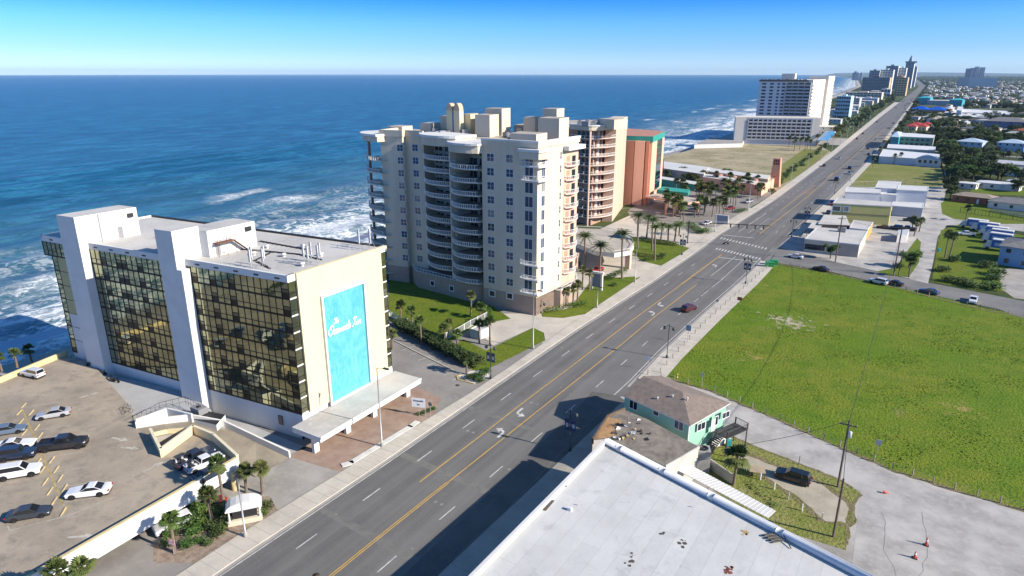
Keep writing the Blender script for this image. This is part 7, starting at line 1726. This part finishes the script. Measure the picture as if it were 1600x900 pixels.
for i,(a,b_) in enumerate(((1424,203),(1431,200),(1440,203),(1447,200))): hp(a,b_,11,11,4,2.6,'red tiled roof pavilion, %s of the four behind the tan motel'%('leftmost','second from left','second from right','rightmost')[i],cream,plain('bright_red_tiles',(.42,.05,.04),.6),win=2)
cobalt=plain('cobalt_roof',(.01,.10,.55),.35); aqua=plain('aqua_roof',(.05,.42,.48),.5)
for i,(a,b_) in enumerate(((1438,176),(1464,177))): hp(a,b_,26,22,5,4.5,('left of the twin cobalt blue roofed restaurant halls','right of the twin cobalt blue roofed restaurant halls')[i],peachD,cobalt,win=3,name='restaurant')
hp(1444,163,22,18,12,3,'aqua tower house behind the cobalt blue roofs',M('turquoise_wall',(.05,.33,.38)),aqua,win=3); hp(1494,166,20,18,11,3,'aqua roofed tower house right of the cobalt blue roofs',M('turquoise_wall',(.05,.33,.38)),aqua,win=3); hp(1469,164,40,16,8,1,'row of aqua trimmed apartments between the two aqua towers',greyW,whiteR,win=6)
t,P=bb('very long white roofed plaza building, front wing',((1487,181),(1545,184),(1560,178),(1500,175)),7,greyW,whiteR,name='shopping_plaza',cat='plaza'); t,P=bb('very long white roofed plaza building, back wing',((1500,175),(1582,179),(1585,174),(1505,170)),8,greyW,whiteR,name='shopping_plaza',cat='plaza'); t,P=bb('white gym-like block at the left end of the plaza',((1495,172),(1503,173),(1505,167),(1497,166)),12,white2,whiteR)
hp(1500,208,20,10,3,1.2,'low pale bungalow left of the big slate hall',white2,tanR); hp(1530,207,30,14,4,1.5,'dark roofed long house before the big slate hall',greyW,M('slate_roof',(.13,.13,.16),.8,.15,.8),win=4)
# blue box trucks
def boxtruck(px,py,label,rz,L=8.5,cab=True):
    x,y=G(px,py); t=thing('box_truck',label,'truck',(x,y,0),'blue box trucks parked side by side',rz); bt=plain('truck_blue',(.03,.13,.42),.35)
    g=MB(); g.box(-L/2,L/2-2.2,-1.25,1.25,.9,3.7,bt); part('cargo_box',g.mesh('cargo_box'),t); g=MB(); g.box(-L/2-.01,L/2-2.19,-1.27,1.27,3.45,3.72,white2); part('box_roof',g.mesh('box_roof'),t)
    g=MB(); g.box(-L/2+.6,L/2-3.0,-1.262,-1.25,1.5,2.6,plain('truck_stripe',(.35,.48,.68),.4)); g.box(-L/2+.6,L/2-3.0,1.25,1.262,1.5,2.6,MATS['truck_stripe']); part('side_graphic',g.mesh('side_graphic'),t)
    g=MB(); g.add([(L/2-2.1,-1.1,.6),(L/2,-1.1,.6),(L/2,1.1,.6),(L/2-2.1,1.1,.6),(L/2-2.1,-1.05,2.5),(L/2-.75,-1.05,2.5),(L/2-.75,1.05,2.5),(L/2-2.1,1.05,2.5),(L/2,-1.1,1.45),(L/2,1.1,1.45)],[(0,1,8,5,4),(3,2,9,6,7),(1,2,9,8),(8,9,6,5),(4,5,6,7),(0,3,7,4),(0,1,2,3)],white2); cb_=part('cab',g.mesh('cab'),t); g=MB(); g.add([(L/2-.02+.02,-.95,1.5),(L/2+.02,.95,1.5),(L/2-.70,.9,2.42),(L/2-.70,-.9,2.42)],[(0,1,2,3)],glassC); part('windscreen',g.mesh('windscreen'),cb_)
    for xx in (L/2-1.2,-L/2+1.5):
        for s in (-1.05,1.05): w_=part('wheel',wheelm(.48,.3)[0],t,loc=(xx,s,.48)); part('rim',wheelm(.48,.3)[1],w_)
for i,(a,b_) in enumerate(((1520,357),(1537,362),(1550,369),(1558,374),(1556,380),(1560,391))): boxtruck(a,b_,('farthest blue box truck in the row, by the wire fence','second blue box truck from the fence','third blue box truck from the fence','fourth blue box truck, mostly hidden','fifth blue box truck, next to the nearest','nearest blue box truck with its white cab facing the side street')[i],pi-.22)
fence('wire_fence',((1500,332),(1545,338),(1600,346),(1650,354)),2.2,'dark wire fence between the box trucks and the grass lot',mat=dark,gap=1.2,post=4); fence('wire_fence',((1330,291),(1400,287),(1475,291)),2.0,'chain link fence across the near side of the small grass lot',mat=galv,gap=2,post=4); fence('board_fence',((1548,330),(1600,340),(1640,348)),2.0,'grey board fence in front of the grey roofed bungalow',mat=greyW,gap=.15)
fence('board_fence',((1470,257),(1474,275),(1478,292)),1.8,'dark fence on the right side of the small grass lot',mat=dark,gap=1.2)
# trees and shrubs right of the road
TREES=[(1490,283,9),(1500,290,8),(1482,300,8),(1484,312,7),(1515,268,9),(1528,262,9),(1540,268,10),(1530,275,10),(1548,278,8),(1565,281,9),(1585,284,9),(1598,290,8),(1508,275,10),(1478,262,9),(1484,247,10),(1480,236,9),(1486,225,9),(1490,214,9),(1478,222,8),(1524,246,6),(1505,250,6),(1556,240,5),(1470,250,8),(1472,240,7),(1498,262,9),(1520,283,9),(1590,300,7),(1538,232,5),(1550,232,5)]
for i,(a,b_,h) in enumerate(TREES): tree_at(*G(a,b_),h,'dense dark green tree in the belt of trees right of the small grass lot','trees in the belt right of the grass lot',w=h/6.)
palm(1392,293-0,262,'x') if False else None
for a,b_,t_,l in ((1364,261,247,'round headed tree at the road corner of the small grass lot'),(1396,257,244,'palm tree before the arched hall, left'),(1406,256,241,'slim palm tree before the arched hall, right'),(1372,250,232,'palm tree at the hall parking by the road'),(1380,238,222,'reddish palm tree by the turquoise tower'),(1420,433,410,'broad palm on the verge at the side street'),(1428,369,348,'palm in the clump behind the yellow building, front'),(1436,362,345,'palm in the clump behind the yellow building, right'),(1425,360,344,'palm in the clump behind the yellow building, left'),(1476,403,368,'palm on the lawn across the side street, left of a pair'),(1482,406,370,'palm on the lawn across the side street, right of a pair'),(1508,345,325,'bushy palm on the grass lot by the fence')):
    palm(a,b_,t_,l,sc=1.25)
random.seed(55); kk=0
HS=[(1522,316),(1583,326),(1560,295),(1512,294),(1586,291),(1516,234),(1580,236),(1572,262),(1590,274),(1563,268),(1572,203),(1500,208),(1530,207),(1424,230),(1430,222)]
while kk<75:
    px,py=random.uniform(1468,1606),random.uniform(196,300)
    if any(abs(px-a)<18+ (6 if py<240 else 8) and -3<py-b_+6<14 for a,b_ in HS): continue
    if py>245 and px<1480: continue
    x,y=G(px,py); kk+=1
    if kk%4==0: palm_at(x,y,0,random.uniform(5,8),'palm tree among the gardens and houses right of the small grass lot','palms among the gardens on the right',sc=1.4)
    else: tree_at(x,y,random.uniform(4,7.5),'leafy garden tree between the houses right of the small grass lot','garden trees between the houses on the right',w=random.uniform(.7,1.3))
tree_at(*G(1420,418),5.5,'broad green tree on the verge beside the cross street',v=3,w=1.0)
for a,b_,r,l in ((1473,424,2.2,'dark rounded shrub on the lawn, nearest the side street'),(1490,408,2.4,'dark shrub below the two lawn palms'),(1482,440,2.2,'shrub at the left end of the lawn edge row'),(1505,444,2.4,'second shrub of the lawn edge row'),(1520,449,2.4,'third shrub of the lawn edge row'),(1552,452,2.8,'big shrub at the right end of the lawn edge row'),(1542,418,2.6,'upper shrub of the clump beside the light blue house'),(1556,430,2.8,'middle shrub of the clump beside the light blue house'),(1552,438,2.4,'lower shrub of the clump beside the light blue house'),(1424,258,1.8,'lone round bush in the small grass lot'),(1403,418,1.8,'shrub beside the pole on the verge')):
    x,y=G(a,b_); bush_at(x,y,r,l,h=r*.9)
ground('driveway',concD,.027,(1560,420),(1600,420),(1620,430),(1620,470),(1585,466),(1565,452))
# bare sandy spots in the field and worn patches on the lane
random.seed(91)
def spot(px,py,r,mat,z,nm):
    x,y=G(px,py); g=MB(); g.sheet([(x+cos(a)*r*random.uniform(.5,1.3),y+sin(a)*r*random.uniform(.4,1.0)) for a in [q*pi/7 for q in range(14)]],z,mat); g.build(nm,kind='structure')
crk=M('crack_sealant',(.25,.24,.22),.8,.1,2)
def crack(pts,w=.035,z=.034,j=.25):
    P=[G(*p) for p in pts]; Q=[]
    for a,c in zip(P,P[1:]):
        n=max(2,int(math.dist(a,c)/1.2))
        for i in range(n): Q.append((a[0]+(c[0]-a[0])*i/n+random.uniform(-j,j),a[1]+(c[1]-a[1])*i/n+random.uniform(-j,j)))
    Q.append(P[-1]); g=MB()
    for a,c in zip(Q,Q[1:]): g.add([(a[0]-w/2,a[1],z),(a[0]+w/2,a[1],z),(c[0]+w/2,c[1],z),(c[0]-w/2,c[1],z)],[(0,1,2,3)],crk)
    g.build('pavement_crack',kind='structure')
for p in (((1380,800),(1382,860),(1400,900)),((1440,800),(1450,860),(1436,900)),((1330,700),(1420,745),(1500,790)),((1250,670),(1340,712)),((1390,870),(1460,885),(1560,890))): crack(p)
for p in (((700,880),(790,800),(860,725),(940,640)),((760,860),(830,790))): crack(p,.05,.034,.12)
for y0 in (52,61,73,79,93,101,118,131,149,170,192):
    for k in range(2):
        xx=XL(y0)+random.uniform(1,18); g=MB(); r=random.uniform(.15,.35); g.sheet([(xx+cos(a)*r,y0+random.uniform(-.05,.05)+sin(a)*r) for a in [q*pi/5 for q in range(10)]],.0175+.0004*k,crk); g.build('oil_spot',kind='structure')
# ragged weedy edge between the field and the lane and cross street
wd_=grassm('weedy_edge',(.20,.16,.09),(.13,.15,.03),(.26,.21,.13),(.36,.31,.23),s=.4,dk=(.09,.08,.03))
def edge_strip(pts,w0,w1,z=.0365):
    P=[G(*p) for p in pts]; g=MB(); Q=[]
    for a,c in zip(P,P[1:]):
        n=max(2,int(math.dist(a,c)/.9)); d=math.dist(a,c); nx,ny=-(c[1]-a[1])/d,(c[0]-a[0])/d
        for i in range(n): t=i/n; Q.append((a[0]+(c[0]-a[0])*t,a[1]+(c[1]-a[1])*t,nx,ny))
    V=[(x+nx*random.uniform(.3,1)*w1,y+ny*random.uniform(.3,1)*w1,x-nx*random.uniform(.2,1)*w0,y-ny*random.uniform(.2,1)*w0) for x,y,nx,ny in Q]
    for a,c in zip(V,V[1:]): g.add([(a[0],a[1],z),(a[2],a[3],z),(c[2],c[3],z),(c[0],c[1],z)],[(0,1,2,3)],wd_)
    g.build('weedy_verge',kind='structure')
random.seed(14)
edge_strip(((1036,590),(1060,597),(1110,611),(1200,649),(1300,694),(1400,737),(1500,769),(1600,798),(1700,830)),.5,.7)
edge_strip(((1215,412),(1300,428),(1400,450),(1470,468),(1540,485),(1640,505)),.5,.9)
edge_strip(((1120,673),(1200,706),(1310,749),(1344,770)),.3,.4); edge_strip(((1344,772),(1326,800),(1323,858)),.4,.4)
edge_strip(((1150,702),(1200,722),(1290,757),(1332,792),(1329,822),(1285,815),(1240,775),(1190,745),(1150,725)),.7,.7,.0372)
# ================================================================== FAR CITY
def proj(x,y,z=0):
    c,s=cos(YAW),sin(YAW); u=x*c+y*s; fw=-x*s+y*c; dn=CH-z; dep=fw*cos(PIT)+dn*sin(PIT); return 800+FPX*u/dep,450+FPX*(-fw*sin(PIT)+dn*cos(PIT))/dep
def slab(label,p0,p1,pt,depth,wall,floors=8,name='apartment_tower',cat='tower',side=None,skew=-.02,Y=None,dkw=None,win=True,nb=6,parent=None,z0=0):
    "front face from ground pixel p0 to column p1, roof at pixel row pt"
    a=G(*p0) if Y is None else GY(p0[0],p0[1],Y)[:1]+(Y,)
    x0,Y0=a; lo=x0;hi=Y0*.6
    for _ in range(50):
        m_=(lo+hi)/2
        if proj(m_,Y0+(m_-x0)*skew)[0]<p1: lo=m_
        else: hi=m_
    x1=lo; h=GY(p0[0],pt,Y0)[1]; f=Fr((x0,Y0),(x1,Y0+(x1-x0)*skew))
    t=parent or thing(name,label,cat,((x0+x1)/2,Y0,0)); g=MB(f); g.box(0,f.L,-depth,0,z0,h,wall); g.build('wall',t)
    if side: g=MB(f); g.box(f.L-.01,f.L+.4,-depth,0,z0,h,side); g.build('side_wall',t)
    if win:
        fh=(h-z0)/floors; dm=dkw or glassD
        for k in range(floors):
            g=MB(f); z=z0+k*fh
            for i in range(nb): u=f.L*(i+.12)/nb; g.box(u,u+f.L*.72/nb,0,.4,z+fh*.28,z+fh*.78,dm)
            g.build('window_row',t)
    g=MB(f); g.box(f.L*.35,f.L*.6,-depth*.6,-depth*.2,h,h+max(2,h*.06),wall); g.build('roof_block',t); return t,f,h
cw=MATS['cool_white_wall']; bw=M('brown_glass_wall',(.15,.13,.13),.5,.1,.05); tw=M('tan_tower_wall',(.55,.40,.22),.8,.05,.05); pw_=M('powder_blue_wall',(.42,.60,.66),.7,.05,.05); dblue=M('slate_blue_wall',(.26,.30,.38),.5,.08,.03)
L=[('pale blue five-storey motel just past the white slab hotel',(1303,185),1325,150,30,pw_,6,6,None),('grey two-wing apartment house right of the pale blue motel',(1325,170),1341,153,30,greyW,5,5,None),('white building with a row of dark arches beyond the grey apartments',(1341,164),1370,153,26,cw,3,6,dblue),
('long cream hotel with stepped terraces by the far beach',(1320,158),1376,144,40,cream,4,10,bw),('huge dark glass hotel block with a tan road side',(1345,144),1387,121,60,bw,10,12,dblue),
('dark blue tower at the left of the far skyline',(1354,142),1370,110,50,dblue,12,4,glassD),('white twin tower beside the dark blue skyline tower',(1370,142),1391,109,50,white2,12,5,glassD),('tall grey slab tower in the far skyline',(1379,140),1398,103,60,dblue,14,5,glassD),('bright white narrow tower in the far skyline',(1399,140),1411,106,50,white2,14,3,glassD),
('blue glass cylinder-like skyscraper, the tallest on the far skyline',(1409,138),1422,98,60,dblue,20,3,glassB),('pale tower right behind the tallest skyscraper',(1422,136),1428,104,50,cw,16,2,glassD),('tan and white mid-rise below the tallest skyscraper',(1396,150),1414,121,50,tw,8,4,glassD),('white block in front of the tan mid-rise',(1375,152),1390,139,30,white2,2,3,glassD),
('brown balcony block right of the dark glass hotel',(1397,146),1408,119,40,peachD,8,4,glassD)]
for lab,p0,p1,pt,dp_,wm,fl,nb_,dk_ in L:
    t,f,h=slab(lab,p0,p1,pt,dp_,wm,fl,dkw=dk_,nb=nb_,side=tw if 'tan road' in lab else (white2 if wm is dblue else None))
    if 'tallest on' in lab: 
        g=MB(f); g.box(-3,f.L+8,-50,4,h,h+5,dblue); g.build('crown',t); g=MB(f); g.lathe((f.L/2,-20,h+5),[(8,0),(6,10),(1,22)],dblue,8); g.build('spire',t)
# twin slabs on the inland right horizon
x_,Y_=G(1512,127.0); Y_=3300.
hc=thing('apartment_tower','cluster of tall white and dark apartment slabs alone on the inland horizon','towers',(GY(1525,120,Y_)[0],Y_,0))
for p0,p1,pt,wm in ((1510,1517,107,greyW),(1517,1524,106,cw),(1524,1532,104,white2),(1532,1541,105,white2)):
    xa,h=GY(p0,pt,Y_); xb,_=GY(p1,pt,Y_); g=MB(); g.box(xa,xb-2,Y_,Y_+40,0,h,wm); o=g.build('slab_block',hc)
    for k in range(3): g=MB(); u=xa+(xb-xa)*(k+.3)/3; g.box(u,u+(xb-xa)*.12,Y_-.8,Y_,4,h-4,dblue); g.build('window_strip',o)
for p0,p1,pt,wm in ((1498,1515,121,greyW),(1515,1560,121.5,cw)):
    xa,h=GY(p0,pt,Y_-60); xb,_=GY(p1,pt,Y_-60); g=MB(); g.box(xa,xb,Y_-60,Y_-30,0,h,wm); g.build('podium',hc)
for i,(a,b_,w_) in enumerate(((1332,113.5,3),(1335,111.5,3),(1339,113.2,2.5),(1344,113.4,3))):
    Y2=6500; xa,h=GY(a,b_,Y2); g=MB(); g.box(xa,xa+w_*6,Y2,Y2+30,0,h,dblue); o=g.build('body',thing('distant_tower','tiny hazy tower on the coast at the far end of the beach','tower',(xa,Y2,0),'towers at the far end of the beach'))
# ------------------------------------------------------------------ suburb houses and trees, both sides
random.seed(77)
roofs=[whiteR,greyR,tanR,M('light_grey_roof',(.45,.45,.44),.8,.1,.5),M('brown_roof',(.18,.14,.11),.9,.12,.6),M('pale_roof',(.5,.52,.55)),whiteR,MATS['light_grey_roof']]
walls=[white2,cream,beigeW,blueW,greyW,M('pale_pink_wall',(.6,.45,.4),.8,.05,.4)]
KEEP=[[(1186,405),(1240,335),(1330,255),(1372,222),(1465,222),(1475,236),(1610,240),(1700,330),(1700,600),(1186,600)]]
AV=[(1438,176,16),(1464,177,16),(1444,163,12),(1494,166,12),(1469,164,26),(1515,181,32),(1550,178,38),(1500,170,10),(1572,203,24),(1516,234,20),(1580,236,20),(1424,203,10),(1440,201,14),(1412,214,14),(1440,214,22),(1500,208,12),(1530,207,18),(1600,216,12)]
def blocked(px,py): return any(inpoly(px,py,k) for k in KEEP) or any(abs(px-a)<r and -9<py-b_<5 for a,b_,r in AV)
STG=(cos(-.255),sin(-.255))
protoH=[]
cnt=0; nH=0
def sx(x,y): return proj(x,y)
lanes=MB(); lm=M('suburb_street',(.26,.255,.24),.9,.1,.1)
for k in range(26):
    y0=420+k*62; 
    if y0<560: continue
    x0=XR(y0)+8; lanes.add([(x0,y0,.02),(x0+700+y0*.5,y0-(700+y0*.5)*.26,.02),(x0+700+y0*.5,y0+8-(700+y0*.5)*.26,.02),(x0,y0+8,.02)],[(0,1,2,3)],lm)
lanes.build('suburb_streets',kind='structure')
spots=[]
y=395.
while y<3200 and nH<175:
    st_=30+y*.012; x=XR(y)+22
    while x<y*.95+60:
        X=x+random.uniform(-5,5); Y=y-(X-XR(y))*.26+random.uniform(-4,4)
        px,py=proj(X,Y); x+=random.uniform(22,34)*(1+y/2600)
        if px>1612 or px<1300 or blocked(px,py) or Y<380: continue
        if X<XR(Y)+18: continue
        if random.random()<.42: continue
        far=Y>700; big=random.random()<.12
        house(X,Y,random.uniform(13,19)*(2 if big else 1)*(1 if Y<1200 else 1.3),random.uniform(9,12)*(1.3 if big else 1),random.choice((3,3,3.2,6)),random.uniform(1.2,2.2),'small house under trees in the suburb right of the coast road, one of many',random.choice(walls),random.choice(roofs),rz=-.255+random.choice((0,0,pi/2)),group='suburb houses',hip=random.random()<.7,lite=far); nH+=1; spots.append((X,Y))
    y+=st_*1.25
print('suburb houses',nH)
nT=0; tries=0
while nT<235 and tries<20000:
    tries+=1; Y=400+1100*random.random()**1.2; X=XR(Y)+10+random.random()*Y*.75; px,py=proj(X,Y)
    if px>1612 or blocked(px,py) or px<1300: continue
    if any(abs(X-a)<8 and abs(Y-b_)<8 for a,b_ in spots): continue
    if random.random()<.25: palm_at(X,Y,0,random.uniform(6,10),'palm tree rising among the suburb houses','suburb palms',sc=1.5)
    else: tree_at(X,Y,random.uniform(6,10),'round dark green tree among the suburb houses','suburb trees',w=random.uniform(1.2,1.9))
    nT+=1
# street trees right beside the road and left side strip buildings
for i in range(34):
    Y=430+i*38+random.uniform(-8,8); X=XR(Y)+random.uniform(7,14); px,py=proj(X,Y)
    if blocked(px,py) and Y<700: continue
    (palm_at if i%3==0 else lambda x,y,z,h,l,g,sc=1:tree_at(x,y,h,'tree beside the right sidewalk of the far road','trees along the right of the far road',w=1.1))(X,Y,0,random.uniform(5,8),'palm beside the right sidewalk of the far road','palms along the right of the far road',sc=1.4)
nl=0
for i in range(60):
    Y=690+i*22+random.uniform(-6,6); X=XLO(Y)-random.uniform(3,16)
    (palm_at if i%2==0 else lambda x,y,z,h,l,g,sc=1:tree_at(x,y,h,'dark tree beside the left sidewalk of the far road','trees along the left of the far road',w=1.2))(X,Y,0,random.uniform(6,9),'palm beside the left sidewalk of the far road','palms along the left of the far road',sc=1.4)
random.seed(78)
for i in range(34):
    Y=720+i*45+random.uniform(-10,10); X=XLO(Y)-random.uniform(28,75); px,py=proj(X,Y)
    if X<seawall(Y)+15: continue
    house(X,Y,random.uniform(18,34),random.uniform(14,24),random.choice((4,6,7,9)),random.uniform(.3,1.4),'low motel or shop building left of the far road before the skyline','' or random.choice([white2,greyW,blueW,beigeW,cream]),random.choice([roofw,roofg,whiteR,MATS['light_grey_roof']]),rz=random.choice((0,.05)),group='low buildings left of the far road',lite=False,win=5)
# far off woods and roofs that read as one mass
def clumps(name,n,y0,y1,mats,label,cat,szr=(4,8),xw=1.0,left=False,k=1.0,seed=1):
    R=random.Random(seed); g=MB(); c=0
    while c<n:
        u=R.random(); Y=y0*(y1/y0)**u; X=(XR(min(Y,8900))+10+R.random()*Y*1.05*xw) if not left else (XLO(min(Y,8900))-8-R.random()*60)
        px,py=proj(X,Y)
        if px>1640 or px<1290 or blocked(px,py): continue
        if Y>4300 and X>1000+(Y-4300)*.07: continue
        if left and X<seawall(Y)+10: continue
        s=R.uniform(*szr)*(1+max(0,Y-1200)/3500)*k; h=s*R.uniform(.7,1.2); a=R.uniform(0,1.5)
        v=[(X+cos(a+q*1.2566)*s*R.uniform(.6,1.1),Y+sin(a+q*1.2566)*s*R.uniform(.6,1.1),h*R.uniform(.25,.6)) for q in range(5)]
        g.add(v+[(X+R.uniform(-.3,.3)*s,Y,h)]+[(p[0]*.9+X*.1,p[1]*.9+Y*.1,0) for p in v],[(q,(q+1)%5,5) for q in range(5)]+[(q+6,(q+1)%5+6,(q+1)%5,q) for q in range(5)],mats[c%len(mats)]); c+=1
    return g.build(name,None,label,cat,kind='stuff')
wf=foliage('wood_canopy',(.05,.075,.03),(.035,.05,.022),(.07,.085,.04))
clumps('distant_woods',15000,520,12000,[wf,wf,leafD],'dark tree canopy covering the inland suburb out to the horizon','woods',(2.2,5.5),seed=4)
clumps('distant_woods',1500,700,5000,[wf,leafD],'dark tree canopy left of the far coast road','woods',(2,4.5),left=True,seed=5)
# light specks of roofs beyond the individual houses
R=random.Random(9); g=MB(); c=0
while c<480:
    Y=800*(7)**R.random(); X=XR(min(Y,8900))+15+R.random()*Y*.95; px,py=proj(X,Y)
    if px>1640 or px<1290 or (blocked(px,py)): continue
    if Y>4300 and X>1000: continue
    L1,W1_,h=R.uniform(8,15),R.uniform(6,10),R.uniform(3.5,6)+Y/1100; a,b_=L1/2,W1_/2; a_=R.choice((-.255,-.255+pi/2)); xf=lambda u,v,z,X=X,Y=Y,a_=a_:(X+u*cos(a_)-v*sin(a_),Y+u*sin(a_)+v*cos(a_),z)
    g.add([(-a,-b_,0),(a,-b_,0),(a,b_,0),(-a,b_,0),(-a,-b_,h),(a,-b_,h),(a,b_,h),(-a,b_,h)],[(0,1,5,4),(1,2,6,5),(2,3,7,6),(3,0,4,7)],R.choice(walls),xf=xf); rm_=R.choice(roofs+[greyR,tanR,MATS['brown_roof']])
    g.add([(-a-.5,-b_-.5,h),(a+.5,-b_-.5,h),(a+.5,b_+.5,h),(-a-.5,b_+.5,h),(-a+b_,0,h+1.4),(a-b_,0,h+1.4)],[(0,1,5,4),(1,2,5),(2,3,4,5),(3,0,4)],rm_,xf=xf); c+=1
g.build('distant_houses',None,'countless tiny pale roofs scattered through the inland trees','houses',kind='stuff')
# boat on the horizon
x,y=G(816,122.5,SZ); t=thing('boat','tiny white boat near the horizon on the open sea','boat',(x,y,SZ)); g=MB(); g.add([(-14,0,0),(14,0,0),(18,0,4),(-15,0,4),(-12,5,0),(12,5,0),(16,5,4),(-14,5,4)],[(0,1,2,3),(7,6,5,4),(1,5,6,2),(0,3,7,4),(3,2,6,7)],white2); part('hull',g.mesh('hull'),t); g=MB(); g.box(-8,4,1,4,4,9,white2); part('cabin',g.mesh('cabin'),t)
# ================================================================== CAMERA, SUN, SKY
m,nt,b=_mat('haze_air'); nt.nodes.remove(b); pv=N(nt,'ShaderNodeVolumePrincipled'); pv.inputs['Color'].default_value=(.55,.78,1,1); pv.inputs['Density'].default_value=3.2e-5; nt.links.new(pv.outputs[0],nt.nodes['Material Output'].inputs['Volume'])
g=MB(); g.box(-26500,44500,-3200,28000,-10,190,MATS['haze_air']); g.build('haze',kind='stuff',label='thin pale blue haze over the far coast and sea',cat='haze')
cam=bpy.data.cameras.new('camera'); co=bpy.data.objects.new('camera',cam); COL.objects.link(co); SC.camera=co
cam.sensor_width=36; cam.lens=36*FPX/1600; cam.clip_end=90000; cam.clip_start=.5
co.location=(0,0,CH); co.rotation_euler=(pi/2-PIT,0,YAW)
SE=radians(28.5); sdx,sdy=1.0,.12; L_=sqrt(sdx*sdx+sdy*sdy); sdx/=L_; sdy/=L_
sun=bpy.data.lights.new('sun','SUN'); sun.energy=4.7; sun.angle=radians(.53); sun.color=(1,.91,.78)
so=bpy.data.objects.new('sun',sun); COL.objects.link(so); so.location=(200,20,120)
from mathutils import Vector as V3
d=V3((-sdx*cos(SE),-sdy*cos(SE),-sin(SE))); so.rotation_euler=d.to_track_quat('-Z','Y').to_euler()
w=bpy.data.worlds.new('World'); SC.world=w; w.use_nodes=True; nt=w.node_tree
bg=nt.nodes['Background']; sk=nt.nodes.new('ShaderNodeTexSky'); sk.sky_type='NISHITA'; sk.sun_disc=False
sk.sun_elevation=SE; sk.sun_rotation=atan2(sdx,sdy); sk.altitude=50; sk.air_density=1.0; sk.dust_density=.1; sk.ozone_density=3.0
hs=nt.nodes.new('ShaderNodeHueSaturation'); hs.inputs['Saturation'].default_value=1.25; hs.inputs['Value'].default_value=1.0
nt.links.new(sk.outputs[0],hs.inputs['Color']); mx=nt.nodes.new('ShaderNodeMix'); mx.data_type='RGBA'; mx.blend_type='MULTIPLY'; mx.inputs[0].default_value=1; 
tc=nt.nodes.new('ShaderNodeTexCoord'); sp=nt.nodes.new('ShaderNodeSeparateXYZ'); nt.links.new(tc.outputs['Generated'],sp.inputs[0])
cr_=nt.nodes.new('ShaderNodeValToRGB'); el=cr_.color_ramp.elements; el[0].position=0; el[0].color=(.62,.88,1.7,1); el[1].position=1; el[1].color=(.92,.95,.96,1)
for p_,c_ in ((.032,(.39,.66,1.4)),(.068,(.25,.58,1.22)),(.10,(.07,.42,1.1)),(.22,(.2,.5,1.1)),(.45,(.88,.95,.98))):
    e_=el.new(p_); e_.color=c_+(1,)
nt.links.new(sp.outputs['Z'],cr_.inputs[0]); nt.links.new(cr_.outputs[0],mx.inputs[7])
nt.links.new(hs.outputs[0],mx.inputs[6]); nt.links.new(mx.outputs[2],bg.inputs['Color']); bg.inputs['Strength'].default_value=.095
SC.render.engine='CYCLES'
SC.view_settings.view_transform='Standard'; SC.view_settings.look='None'; SC.view_settings.gamma=1; SC.view_settings.exposure=.82
SC.render.resolution_x=1024; SC.render.resolution_y=576
SC.cycles.max_bounces=5; SC.cycles.glossy_bounces=3; SC.cycles.diffuse_bounces=2; SC.cycles.transmission_bounces=2; SC.cycles.volume_bounces=0
